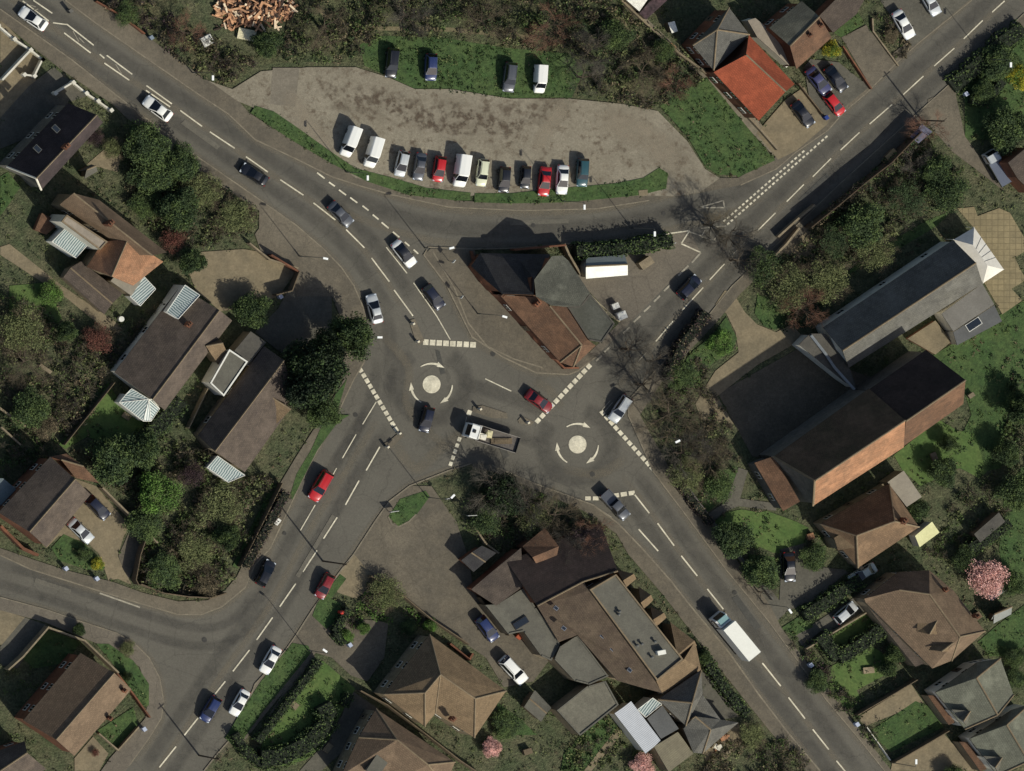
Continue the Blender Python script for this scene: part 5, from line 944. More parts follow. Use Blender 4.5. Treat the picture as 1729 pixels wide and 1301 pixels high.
# ================================================================= STREET FURNITURE
def lamp_post(p, label, d=(1, 0), h=8.0, arm=.9):
    c = G(p); r = empty('street_lamp', (c.x, c.y, 0), label, 'street lamp', 'street lamps')
    b = MB(); b.tube(c, c + Vector((0, 0, 1.2)), .1, n=8); b.tube(c + Vector((0, 0, 1.2)), c + Vector((0, 0, h)), .06, .04, 8); b.build('pole', LAMPM, r)
    a = Vector((d[0], -d[1], 0)).normalized(); e = c + Vector((0, 0, h)); b = MB(); b.tube(e, e + a * arm + Vector((0, 0, .15)), .045, n=6); b.build('arm', LAMPM, r)
    b = MB(); q = e + a * (arm + .3) + Vector((0, 0, .17)); b.box(q, (.75, .3, .16), math.atan2(a.y, a.x)); b.build('lamp_head', mat('lamp_head', (235, 235, 230), grain=0), r); return r
for p, lab, d in (((505, 432), 'street lamp on the brown pavement above the tan gravel yard', (1, .2)), ((806, 529), 'street lamp on the triangle pavement west of the corner building', (1, .3)), ((721, 839), 'street lamp at the north tip of the pub car park', (.6, -.6)),
                  ((519, 1097), 'street lamp where the curved lawn driveway meets the south west road', (-.7, -.5)), ((1289, 1019), 'street lamp on the east pavement near the black saloon drive', (.2, .3)), ((1505, 1287), 'street lamp by the tan driveway at the bottom', (0, -.1)),
                  ((717, 418), 'street lamp at the west tip of the triangle island', (.8, -.2)), ((1112, 737), 'street lamp hidden in the bare trees beside the second roundabout', (-.2, .1)), ((596, 566), 'street lamp beneath the big evergreen by the junction', (.3, 0)),
                  ((324, 122), 'street lamp by the car park entrance on the north west road', (0, .3)), ((1664, 100), 'street lamp near the top right garden corner', (0, 0.1)), ((948, 339), 'street lamp in the grass verge below the teal estate', (0, .1)), ((584, 290), 'street lamp in the grass verge below the white vans', (0, .1)),
                  ((1066, 384), 'street lamp behind the tall hedge of the triangular yard', (0, .1))): lamp_post(p, lab, d, arm=.45)
def bollard(p, label):
    c = G(p); r = empty('traffic_bollard', (c.x, c.y, 0), label, 'bollard', 'keep left bollards'); b = MB(); b.box(c + Vector((0, 0, .55)), (.36, .3, 1.1), .5); b.box(c + Vector((0, 0, 1.1)), (.3, .24, .12), .5); b.build('body', mat('bollard_cream', (216, 206, 180), grain=0), r)
    b = MB(); b.box(c + Vector((0, 0, .8)), (.34, .36, .34), .5); b.build('panel', mat('sign_blue', (60, 80, 140), grain=0), r)
for p, l in (((694, 546), 'cream bollard at the north end of the narrow island above the give way blocks'), ((702, 576), 'cream bollard touching the west end of the north give way blocks'), ((671, 731), 'cream bollard at the south end of the long west give way line'), ((651, 754), 'cream bollard at the top of the south west lane dashes'), ((807, 690), 'cream bollard on the long brown island north of the flatbed lorry'), ((888, 713), 'cream bollard on the small island by the dark red saloon')): bollard(p, l)
def sign(p, label, w_=1.3, h_=.9, ang=.2, posts=2, z=2.0, m=None, tilt=.5):
    c = G(p); r = empty('road_sign', (c.x, c.y, 0), label, 'road sign'); u = Vector((math.cos(ang), math.sin(ang), 0))
    for k in ((-.35, .35) if posts == 2 else (0,)): b = MB(); b.tube(c + u * w_ * k, c + u * w_ * k + Vector((0, 0, z + h_)), .045); b.build('post', LAMPM, r)
    b = MB(); b.box(c + Vector((0, 0, z + h_ / 2)) + Vector((-u.y, u.x, 0)) * -.06, (w_, .05, h_), ang); b.build('sign_panel', m or mat('sign_white', (226, 224, 214), grain=0), r)
    return r
sign((660, 862), 'white direction sign on two posts in the small grass patch by the pub car park', 1.3, .8, .15, z=.7)
sign((786, 868), 'pale sign board by the hedge at the pub car park edge', 1.4, .6, .05); sign((744, 840), 'small white sign at the edge of the dark bare tree by the pub', .6, .6, .3, 1, 2)
sign((1128, 409), 'small white sign at the east tip of the triangular hedge', .5, .5, .3, 1, 1.8)
sign((757, 440), 'small grey sign on the triangle pavement by the kerb', .6, .6, .9, 1, 1.6); sign((770, 500), 'second small grey sign further south along the triangle kerb', .5, .7, .9, 1, 1.6)
sign((615, 1001), 'small sign at the pub car park entrance', .5, .6, .9, 1, 1.4) if False else None
b = MB(); c = G((572, 1033)); b.tube(c, c + Vector((0, 0, 1.3)), .28, n=16); b.tube(c + Vector((0, 0, 1.3)), c + Vector((0, 0, 1.5)), .3, .12, 16); tag(b.build('post_box', paint('postbox_red', (196, 60, 48), .4)), 'red pillar post box on the grass verge beside the dark red hatchback', 'post box')
b = MB(); c = G((464, 880)); b.box(c + Vector((0, 0, .6)), (.9, .5, 1.1), .9); b.box(c + Vector((0, 0, 1.17)), (1, .6, .06), .9); tag(b.build('utility_cabinet', WHITE), 'pale utility cabinet on the south west pavement', 'cabinet')
def pole(p, label, h=7.5):
    c = G(p); r = empty('telegraph_pole', (c.x, c.y, 0), label, 'telegraph pole'); b = MB(); b.tube(c, c + Vector((0, 0, h)), .14, .1, 8); b.build('pole', BARK, r); b = MB(); b.box(c + Vector((0, 0, h - .4)), (1.4, .1, .1), .7); b.build('crossarm', BARK, r)
pole((1556, 203), 'telegraph pole by the brown drive south of the north east road'); pole((545, 947), 'telegraph pole at the kerb of the pub car park', 9); pole((1612, 62), 'telegraph pole on the kerb among the north east lane dashes', 7) if False else None
pole((336, 1275), 'telegraph pole at the south west bottom kerb', 8)
# bins and small bright garden things
def wheelie(p, m, label, rz=.6):
    c = G(p); b = MB(); b.box(c + Vector((0, 0, .5)), (.5, .55, 1.0), rz); b.box(c + Vector((0, 0, 1.03)), (.56, .62, .08), rz); tag(b.build('wheelie_bin', m), label, 'bin')
BG = mat('bin_blue', (40, 60, 120), grain=0); BL = mat('bin_lilac', (170, 176, 190), grain=0); BK = mat('bin_black', (40, 40, 42), grain=0)
wheelie((108, 959), BL, 'pale lilac bin at the kerb below the small lawn with the silver car'); wheelie((160, 976), BL, 'pale lilac bin beside the yellow shrub on the side road'); wheelie((240, 1230), BL, 'pale bin at the corner of the bright green lawn on the south west road')
wheelie((1443, 1222), BL, 'pale bin with purple shadow on the south east pavement'); wheelie((1365, 1122), BL, 'pale bin in the hedge gap on the south east pavement'); wheelie((587, 1088), BL, 'pale lilac bin on the circular drive by the yellow green shrubs')
wheelie((470, 500), BL, 'pale lilac bin below the tan gravel yard'); wheelie((1627, 158), BL, 'pale lilac bin by the brown drive at the top right'); wheelie((1391, 198), BG, 'bin beside the red hatchback on the forecourt')
wheelie((252, 63), mat('bin_bluegrey', (120, 130, 140), grain=0), 'blue grey bin at the pavement edge of the scrub by the north west road')
def crate(p, s, m, label, rz=.4, name='storage_box', cat='box', z0=0):
    c = G(p); b = MB(); b.box(c + Vector((0, 0, z0 + s[2] / 2)), s, rz); b.box(c + Vector((0, 0, z0 + s[2])), (s[0] * 1.05, s[1] * 1.05, .06), rz); tag(b.build(name, m), label, cat)
crate((1036, 516), (1.0, .8, .8), WHITE, 'small white box beside the pale planks in the triangular yard'); crate((1046, 532), (1.3, 1.1, 1.0), WHITE, 'larger white box at the foot of the planks in the triangular yard')
crate((346, 68), (1.6, 1.4, 1.0), WHITE, 'white square garden box below the timber heap', .5)
crate((415, 58), (2.6, 1.6, .4), mat('cream_cover', (206, 196, 160)), 'cream covered garden bed below the timber heap', -.2)
crate((1323, 105), (1.2, .9, .9), WHITE, 'white box in the passage beside the orange roofed house', -.9)
crate((1676, 100), (.8, .5, .5), WHITE, 'tiny white box on the dark lawn at the top right') if False else None
for i, (x, y) in enumerate(((1188, 82), (1196, 92), (1110, 70), (1132, 78))): crate((x, y), (1.0, .6, .8), [WHITE, WHITE, W_TAN, R_TERRA][i], ('white crate against the dark rear block path, the upper one', 'white crate against the dark rear block path, the lower one', 'cream planter on the path edge above the scrub', 'terracotta planter on the path edge above the scrub')[i], -.8)
b = MB(); c = G((202, 538)); b.tube(c, c + Vector((0, 0, .8)), .42, n=16); tag(b.build('water_butt', WHITE), 'round white tub in the garden behind the dark outbuilding', 'tub')
crate((1637, 667), (.9, .6, .7), W_TAN, 'small pale bench box at the east end of the church chancel', .6, 'garden_bench', 'bench')
crate((1366, 905), (.9, .9, .7), R_TERRA, 'terracotta planter beside the grey side wall south of the church', .3, 'planter', 'planter')
crate((1575, 770), (.8, 1.1, .5), W_TAN, 'pale garden table on the church lawn', .4, 'garden_table', 'table')
crate((75, 622), (2.0, .5, .5), W_TAN, 'weathered bench among the bare trees at the left edge', -.6, 'garden_bench', 'bench')
crate((212, 702), (1.2, .8, .4), TANPAV, 'tan stone step beside the hexagonal conservatory', -.6, 'stone_step', 'step')
crate((1085, 443), (2.0, 1.2, 1.4), W_TAN, 'tan covered trailer end beside the portable cabin', .6, 'covered_trailer', 'trailer')
crate((1465, 1131), (1.6, .9, .4), W_TAN, 'pale stone slab bench on the lawn of the big brown house', .1, 'garden_bench', 'bench')
crate((495, 1190), (1.0, 1.3, .25), TANPAV, 'pale slab on the curved lawn', .9, 'stone_slab', 'slab')
crate((552, 1262), (1.4, .9, .4), TANPAV, 'pale slab below the broad curved hedge', .9, 'stone_slab', 'slab')
crate((888, 1268), (1.2, .8, .8), WOOD, 'wooden compost box on the lawn by the pub shed', .3, 'compost_box', 'box')
crate((800, 930), (.6, .5, .7), WHITE, 'small white crate beside the black roofed store', .4, 'storage_box', 'box')
crate((876, 1072), (1.2, .7, .6), R_ORANGE, 'orange cover against the flat roofed wing behind the blue hatchback', .9, 'covered_bin', 'bin')
crate((890, 1082), (.8, .6, .9), BL, 'grey bin beside the orange cover at the pub wing', .9, 'wheelie_bin', 'bin')
crate((1640, 1045), (2.8, 1.0, .5), WOOD, 'timber raised bed at the right edge beside the silver shed', .6, 'raised_bed', 'raised bed')
crate((1680, 1000), (2.6, 1.0, .6), R_CORR, 'second raised bed with grey cover at the right edge', .6, 'raised_bed', 'raised bed')
crate((115, 18), (.5, .5, 1.2), W_GREY, 'grey kerbside junction box in the scrubby garden', .6, 'junction_box', 'box')
crate((1085, 325), (1.3, .8, .1), TANPAV, 'flat tan inspection cover in the east grass verge', .1, 'inspection_cover', 'cover', z0=.12)
random.seed(5)
for i in range(9):
    a, r_ = random.random() * 6.28, random.random() * 30; c = G((1212 + r_ * math.cos(a), 1258 + r_ * .8 * math.sin(a))); b = MB(); d = [random.uniform(.4, 1.1) for _ in range(3)]; b.box(c + Vector((0, 0, d[2] / 2)), d, a); b.box(c + Vector((.2, .1, d[2] * .7)), (d[1], d[0] * .5, d[2]), a + 1)
    tag(b.build('rubble_block', random.choice([W_WHITE, TANPAV, R_TERRA, W_TAN])), 'pale block in the rubble heap at the south end of the pub complex', 'rubble', 'rubble heap blocks')
for i in range(5):
    c = G((1003 + i * 7, 505 + i * 7)); b = MB(); b.box(c + Vector((0, 0, .15 + .1 * (i % 2))), (.25, 3.2, .2), 0.78 + .05 * i); tag(b.build('timber_plank', mat('pale_wood', (150, 140, 114), grain=.2)), 'pale timber plank in the stack along the triangular yard', 'plank', 'planks in the yard')
# ================================================================= WALLS, FENCES
def wall(pts, label, h=1.2, th=.22, m=W_BRICK, name='garden_wall', cat='wall', piers=False, cap=None):
    P = [G(p) for p in pts]; r = empty(name, tuple(P[0]), label, cat); b = MB()
    for i in range(len(P) - 1):
        d = (P[i + 1] - P[i]).normalized(); n_ = Vector((-d.y, d.x, 0)) * th / 2; e = d * th * .45
        b.prism([tuple((P[i] - n_ - e)[:2]), tuple((P[i + 1] - n_ + e)[:2]), tuple((P[i + 1] + n_ + e)[:2]), tuple((P[i] + n_ - e)[:2])], 0, h + .003 * (i % 2), 0, 0)
    b.build('panel', m, r)
    if piers:
        for p in P: b = MB(); b.box(p + Vector((0, 0, h * .6)), (.45, .45, h * 1.2), .7); b.box(p + Vector((0, 0, h * 1.22)), (.55, .55, .1), .7); b.build('pier', m, r)
    return r
wall(tl(1, -30, 160, 75, 250, 180, 320, 258, 382), 'white front wall with piers at the top left edge beside the main road', 1.1, .25, W_WHITE, piers=True)
wall(tl(1, 258, 382, 205, 488, 140, 480), 'short white side wall closing the top left front garden', 1.1, .25, W_WHITE, piers=True)
wall(tl(1, 180, 320, 0, 510), 'straight white side wall running back from the top left front garden', 1.3, .3, W_WHITE)
wall(tl(1, 340, 600, 455, 530, 540, 600, 615, 650, 700, 710), 'white front wall with piers before the near black roofed house', 1.1, .25, W_WHITE, piers=True)
wall(tl(2, -550, 0) + pl(215, 58, 245, 55, 250, 62) if False else pl(160, 2, 200, 25, 240, 56), 'low dark garden wall along the pavement at the scrubby garden', 1.0)
wall(tl(9, 640, 700, 760, 820, 990, 1050), 'brown boundary wall beside the navy car on the tan drive', 1.7, .25, W_TAN)
wall(tl(9, 920, 1010, 880, 1130, 850, 1290) + pl(226, 985), 'dark fence along the west side of the thicket by the tan drive', 1.9, .12, WOOD, 'garden_fence', 'fence')
wall(pl(232, 985, 270, 1000, 310, 1006, 350, 1008, 375, 1000), 'curved dark fence behind the pavement of the side road corner', 1.8, .15, WOOD, 'garden_fence', 'fence')
wall(pl(470, 815, 400, 955), 'straight fence along the thicket on the west side of the south west road', 1.7, .12, WOOD, 'garden_fence', 'fence')
wall(tl(13, 30, 640, 120, 560, 285, 370, 520, 455, 640, 570, 735, 660), 'tall wall round the back garden at the side road bend', 1.9, .25, W_TAN)
wall(tl(13, 740, 670, 850, 810, 950, 950), 'low garden wall on the inside of the side road curve', 1.2, .22, W_BRICK)
wall(tl(13, 630, 1060, 750, 1165, 880, 1020), 'low wall round the bright green front lawn', .9, .2, W_TAN)
wall(pl(452, 430, 498, 458), 'dark wall piece at the entrance to the tan gravel yard', 1.7, .25, W_BRICK); wall(pl(498, 458, 486, 490, 460, 497), 'short fence beside the gravel yard entrance lamp', 1.8, .15, WOOD, 'garden_fence', 'fence')
wall(pl(417, 410, 450, 437, 497, 452), 'low brown wall curving round the tan gravel yard', 1.3, .22, W_TAN)
wall(tl(14, 730, 40, 940, 170, 1120, 320, 1360, 480), 'brown fence between the pub car park and the pyramid roofed house garden', 1.6, .15, WOOD, 'garden_fence', 'fence')
wall(tl(14, 1250, 480, 1370, 580, 1390, 545), 'low red brick planter wall beside the pyramid roofed house', 1.1, .3, W_BRICK)
wall(tl(14, 660, 780, 830, 870, 1100, 1075, 1300, 1230, 1450, 1330), 'long brown fence between the two hipped houses', 1.7, .15, WOOD, 'garden_fence', 'fence')
wall(tl(14, 1430, 180, 1620, 420), 'dark fence at the foot of the flat roofed wing in the pub car park', 1.6, .15, WOOD, 'garden_fence', 'fence')
wall(tl(6, 1390, 400) + tl(6, 1450, 590, 1722, 860) + tl(7, 150, 960, 340, 1150, 430, 1150), 'long low red brick wall round the front of the corner building', .9, .25, W_BRICK)
wall(tl(7, 330, 352, 360, 420, 430, 540), 'grey parapet wall between hedge and corner building', 1.6, .3, W_TAN)
wall(pl(862, 421, 946, 413), 'brick wall along the slip road north of the corner building', 1.8, .25, W_BRICK)
wall(tl(10, 1390, 930, 1480, 1060, 1560, 1120), 'pale low wall between the pub car park and its garden', .9, .25, W_TAN)
wall(pl(1313, 1058, 1355, 1113), 'brown low wall at the corner of the silver hatchback garden', 1.0, .2, W_TAN) if False else None
wall(tl(16, 680, 280, 300, 510), 'straight tan wall between the narrow drive and the long lawn', 1.1, .2, W_TAN)
wall(tl(16, 620, 935, 800, 830, 1000, 710), 'dark fence between the lawn and the pale path of the grey green bungalow', 1.7, .12, WOOD, 'garden_fence', 'fence')
wall(tl(16, 860, 1245, 1210, 1040), 'fence between the striped lawn and the tan driveway at the bottom right', 1.5, .12, WOOD, 'garden_fence', 'fence')
wall(tl(16, 700, 1020, 850, 1230), 'low white edging wall beside the striped lawn', .5, .12, W_WHITE)
wall(pl(1129, 792, 1200, 882, 1190, 880, 1245, 945), 'churchyard wall along the south east pavement', 1.1, .3, W_GREY) if False else wall(pl(1140, 800, 1190, 868, 1250, 945, 1300, 1010), 'churchyard wall along the south east pavement', 1.1, .3, W_GREY)
wall(tl(4, 1010, 850, 935, 925, 820, 1045, 640, 1185, 480, 1320) + tl(8, 300, 240), 'tall dark ivy topped retaining wall on the bank beside the north east road', 2.7, .14, mat('old_brick', (84, 66, 52), (66, 60, 44), .8, grain=.3))
wall(tl(8, 120, 300, 230, 200, 350, 100), 'broken tan wall near the ivy bank on the north east road', 1.0, .3, W_TAN); wall(tl(8, 100, 420, 170, 350, 250, 250), 'second broken tan wall nearer the churchyard', 1.0, .3, W_TAN)
wall(tl(4, 735, 120, 740, 200, 900, 420), 'curving kerb wall of the planted strip beside the white saloon', .5, .2, W_TAN); wall(tl(4, 540, 300, 720, 570), 'brick side wall of the grey forecourt', .9, .2, W_BRICK)
wall(tl(4, 250, 540, 400, 730), 'dark low fence between the two forecourts', 1.0, .15, WOOD, 'garden_fence', 'fence')
wall(tl(3, 700, -10, 880, 160, 1080, 340, 1300, 500, 1500, 720, 1620, 850, 1715, 960), 'long pale boundary wall between the scrub and the orange roofed house', 1.0, .3, W_TAN)
wall(tl(9, 400, 420, 560, 220, 720, 20), 'thin fence along the west side of the round lawn', 1.4, .1, WOOD, 'garden_fence', 'fence')
wall(tl(9, 1200, 310, 1320, 60), 'thin wall between the two long bungalows', 1.4, .15, W_TAN)
wall(tl(9, -20, 180, 150, 300), 'brown path wall at the left edge above the dark garden', .8, .3, W_TAN)
wall(tl(9, 0, 310, 120, 420), 'pale path wall below the brown one at the left edge', .8, .25, W_TAN)
wall(tl(9, -10, 950, 130, 1090, 220, 1130), 'terracotta boundary wall below the brick gabled house', 1.4, .4, W_BRICK)
wall(tl(12, 400, 930, 480, 1060, 560, 1130, 640, 1215), 'pale grey side wall of the house south of the church', 1.8, .5, W_TAN)
wall(tl(12, 420, 900, 640, 780, 840, 650), 'grey path wall between the church and the house to its south', .9, .3, W_TAN)
# ================================================================= VEGETATION
def leaves(mb, cs, size, rnd, mi=None, up=.4):
    for j, c in enumerate(cs):
        s = size * rnd.uniform(.6, 1.4); n_ = Vector((rnd.gauss(0, 1), rnd.gauss(0, 1), rnd.gauss(0, 1) + up)).normalized()
        u = n_.orthogonal().normalized(); a = rnd.random() * 6.28; u = (u * math.cos(a) + n_.cross(u) * math.sin(a)); v = n_.cross(u) * .7
        o = len(mb.v); c = Vector(c)
        mb.v += [tuple(c - u * s), tuple(c + v * s), tuple(c + u * s), tuple(c - v * s)]; mb.f.append((o, o + 1, o + 2, o + 3)); mb.m.append(0 if mi is None else (mi if isinstance(mi, int) else mi[j]))
def crown_pts(rnd, nclump, per, flat=.8, hollow=.35, cs=.22):
    out = []; mi = []
    for i in range(nclump):
        while True:
            p = Vector((rnd.uniform(-1, 1), rnd.uniform(-1, 1), rnd.uniform(-1, 1)))
            if hollow < p.length < .88: break
        a = math.atan2(p.y, p.x); p *= .86 + .16 * math.sin(3 * a + 1.3) + .1 * math.sin(5 * a)
        p.z *= flat; k = rnd.random() < .5; r_ = cs * rnd.uniform(.6, 1.3)
        for _ in range(per):
            d = Vector((rnd.gauss(0, 1), rnd.gauss(0, 1), rnd.gauss(0, .8))); d = d / max(d.length, .01) * r_ * rnd.random() ** .4; out.append(p + d); mi.append(1 if (k and rnd.random() < .8) else 0)
    return out, mi
def trunk_mb(rnd, h, r, nl=5, lean=.1):
    b = MB(); p = Vector((0, 0, 0)); q = Vector((rnd.uniform(-lean, lean), rnd.uniform(-lean, lean), h)); b.tube(p, q, r, r * .6, 8)
    for i in range(nl):
        a = 6.28 * i / nl + rnd.random(); s = p.lerp(q, rnd.uniform(.6, 1)); e = s + Vector((math.cos(a) * .6, math.sin(a) * .6, .45)); b.tube(s, e, r * .45, r * .15, 5)
    return b
# prototypes in unit size: crown radius 1 centred at z = 1.25; the first placing uses the prototype itself
TREES = {}
def tree_proto(kind, seed):
    k = (kind, seed)
    if k in TREES: return TREES[k]
    rnd = random.Random(seed * 17 + len(kind)); r = empty('tree', (0, 0, 0), 'prototype', 'tree')
    if kind in ('bare', 'sparse'):
        tb = MB(); tb.tube((0, 0, 0), (0, 0, .7), .06, .045, 8); cb = MB()
        def grow(p, d, l, rr, lv):
            n_ = 2; q = p
            for i in range(n_):
                d = (d + Vector((rnd.gauss(0, .16), rnd.gauss(0, .16), rnd.gauss(0, .1)))).normalized(); e = q + d * l / n_
                (tb if lv < 2 else cb).tube(q, e, rr, rr * .8, 4 if lv < 2 else 3, cap=False); q = e; rr *= .8
                if lv < 4:
                    for _ in range((2, 3, 4, 4)[lv] if i else (2, 2, 2, 2)[lv]):
                        a = rnd.random() * 6.28; s = rnd.uniform(.5, 1.0); u = d.orthogonal().normalized(); w_ = d.cross(u)
                        grow(q, (d + (u * math.cos(a) + w_ * math.sin(a)) * s).normalized(), l * rnd.uniform(.55, .75), rr * .66, lv + 1)
        for i in range(6): a = i * 1.047 + rnd.random() * .6; grow(Vector((0, 0, .65)), Vector((math.cos(a), math.sin(a), .75)).normalized(), .52, .022, 0)
        tb.build('trunk', BARK, r, fix=False, uv=False); 
        if kind == 'sparse':
            cb.m = [1] * len(cb.f); pts, mi = crown_pts(rnd, 70, 95, .6, .1, .3); pts = [p + Vector((0, 0, 1.15)) for p in pts]; leaves(cb, pts, .028, rnd, [0] * len(pts)); cb.build('crown', [L_OLIVE, TWIG], r, fix=False, uv=False)
        else: cb.build('crown', TWIG, r, fix=False, uv=False)
    else:
        trunk_mb(rnd, 1.1, .07).build('trunk', BARK, r, uv=False)
        b = MB(); par = dict(dense=(120, 190, .8, .2, .3, .034), round=(90, 200, .8, .25, .34, .034), airy=(90, 120, .6, .1, .34, .032), conifer=(120, 150, 1.0, .2, .26, .035))[kind]
        pts, mi = crown_pts(rnd, *par[:5]); pts = [p + Vector((0, 0, 1.15)) for p in pts]; leaves(b, pts, par[5], rnd, mi); b.build('crown', [L_DARK, L_MID], r, fix=False, uv=False)
    TREES[k] = r; return r
tused = set(); tn = 0
TUFT = leaf('tuft', (58, 80, 42), (46, 66, 36)); TUFT2 = leaf('tuft_yellow', (76, 88, 46), (58, 74, 40))
LV = dict(ever=(L_EVER, L_EVER2), tuft=(TUFT, TUFT), tuft2=(TUFT2, TUFT2), dark=(L_DARK, L_MID), mid=(L_MID, L_DARK), lime=(L_LIME, L_MID), olive=(L_OLIVE, L_MID), brown=(L_BROWN, L_OLIVE), red=(L_RED, L_BROWN), yellow=(L_YEL, L_LIME), pink=(L_PINK, L_PINK), peach=(L_PEACH, L_PINK), purple=(L_PURP, L_BROWN), twig=(TWIG, TWIG), twigg=(TWIGG, TWIGG), twigr=(TWIGR, TWIGR))
def tree(kind, col, p, rpx, h, label, cat=None, group=None, name=None, rz=None):
    """p: picture point of crown centre, rpx crown radius in picture pixels, h total height"""
    global tn; tn += 1; sd = tn % 3; pr = tree_proto(kind, sd); R_ = rpx * SCL; sz = h / 2.1
    h *= {'airy': .8, 'round': .82, 'sparse': .85}.get(kind, 1); sz = h / 2.1
    base = G(p, h * .55); base.z = 0; rnd = random.Random(tn); rz = rnd.random() * 6.28 if rz is None else rz
    if (kind, sd) not in tused: c = pr; tused.add((kind, sd)); c.location = base; c.rotation_euler.z = rz; c.scale = (R_, R_ * rnd.uniform(.9, 1.1), sz)
    else: c = dup(pr, base, rz, (R_, R_ * rnd.uniform(.9, 1.1), sz))
    c['label'] = label; c['category'] = cat or ('shrub' if h < 3.2 else 'tree')
    if group: c['group'] = group
    elif 'group' in c: del c['group']
    c.name = name or ('bare_tree' if kind == 'bare' else ('shrub' if h < 3.2 else 'tree'))
    a, b_ = LV[col]
    if kind == 'sparse': b_ = TWIG
    for ch in c.children:
        if ch.name.startswith('crown'):
            for sl_, m in zip(ch.material_slots, (a, b_)): sl_.link = 'OBJECT'; sl_.material = m
    return c
def inside(x, y, P):
    r = False; j = len(P) - 1
    for i in range(len(P)):
        if (P[i][1] > y) != (P[j][1] > y) and x < (P[j][0] - P[i][0]) * (y - P[i][1]) / (P[j][1] - P[i][1]) + P[i][0]: r = not r
        j = i
    return r
def hashn(x, y, s):
    return .5 + .25 * math.sin(x * s + 1.7 * math.sin(y * s * .7)) + .25 * math.sin(y * s * 1.3 + 2.1 * math.sin(x * s * .9 + 1))
def thicket(name, label, pts, cols, dens=1.2, h=(.4, 1.6), size=.16, seed=1, twig=.3, cat=None, per=26, clump=(.35, .95)):
    P = [G(p) for p in pts]; xy = [(v.x, v.y) for v in P]; rnd = random.Random(seed); b = MB(); x0 = min(a[0] for a in xy); x1 = max(a[0] for a in xy); y0 = min(a[1] for a in xy); y1 = max(a[1] for a in xy)
    nc = int((x1 - x0) * (y1 - y0) * dens); mats = [LV[c][0] for c in cols] + [TWIG, TWIGG, BARK]; K = len(cols)
    for i in range(nc):
        x = rnd.uniform(x0, x1); y = rnd.uniform(y0, y1)
        if not inside(x, y, xy): continue
        f = hashn(x + seed, y - seed, .55)
        if f < .22 and rnd.random() < .7: continue
        hh = h[0] + (h[1] - h[0]) * max(0, min(1, f + rnd.uniform(-.25, .25))); r_ = rnd.uniform(*clump); ci = min(K - 1, int((hashn(x * 1.3 + 5, y * 1.3, .4) + rnd.uniform(-.2, .2)) * K)); ci = max(0, ci)
        cs = []
        for _ in range(per):
            d = Vector((rnd.gauss(0, 1), rnd.gauss(0, 1), abs(rnd.gauss(0, 1)))); d = d / max(.01, d.length) * rnd.random() ** .35; cs.append((x + d.x * r_, y + d.y * r_, max(.05, hh * (.25 + .75 * d.z))))
        leaves(b, cs, size, rnd, [ci if rnd.random() < .8 else rnd.randrange(K) for _ in cs])
        if rnd.random() < twig:
            for _ in range(12):
                a = rnd.random() * 6.28; e = Vector((x + math.cos(a) * r_ * rnd.uniform(.5, 1.5), y + math.sin(a) * r_ * rnd.uniform(.5, 1.5), hh * rnd.uniform(.7, 1.5))); b.tube((x, y, .1), e, .03, .012, 3, K + rnd.randrange(2), cap=False)
                for _k in range(4):
                    s = Vector((x, y, .1)).lerp(e, rnd.uniform(.3, .9)); b.tube(s, s + Vector((rnd.gauss(0, .3), rnd.gauss(0, .3), rnd.uniform(0, .35))), .018, .008, 3, K + rnd.randrange(2), cap=False)
    o = b.build(name, mats, fix=False, uv=False); o['kind'] = 'stuff'; o['label'] = label
    if cat: o['category'] = cat
    return o
def hedge(pts, label, w_=1.2, h=1.6, col='dark', name='hedge', seed=3, size=.13):
    P = [G(p) for p in pts]; rnd = random.Random(seed + len(pts)); r = empty(name, tuple(P[0]), label, 'hedge'); b = MB(); core = MB()
    for i in range(len(P) - 1):
        d = P[i + 1] - P[i]; L_ = d.length; e = d.normalized(); n_ = Vector((-e.y, e.x, 0)); k = int(L_ * (w_ + h) * 30)
        core.prism([tuple((P[i] - n_ * w_ * .36)[:2]), tuple((P[i + 1] - n_ * w_ * .36)[:2]), tuple((P[i + 1] + n_ * w_ * .36)[:2]), tuple((P[i] + n_ * w_ * .36)[:2])], 0, h * .82 + .003 * i)
        cs = []
        for _ in range(k):
            s = rnd.uniform(-.02, 1.02); a = rnd.uniform(-.15, math.pi + .15); wob = 1 + .16 * math.sin(s * L_ * 1.9) + .1 * math.sin(s * L_ * 4.3)
            off = max(-1, min(1, math.cos(a) * 1.3)) * w_ / 2 * wob; z = min(1, max(.08, math.sin(a) * 1.5 * rnd.uniform(.5, 1))) * h * (1 + .08 * math.sin(s * L_ * 2.7)); cs.append(P[i] + d * s + n_ * off + Vector((0, 0, z)))
        leaves(b, cs, size, rnd, [rnd.randrange(2) for _ in cs])
    core.build('stems', mat('hedge_core', (30, 36, 24), grain=.4), r); b.build('foliage', list(LV[col]), r, fix=False, uv=False); return r
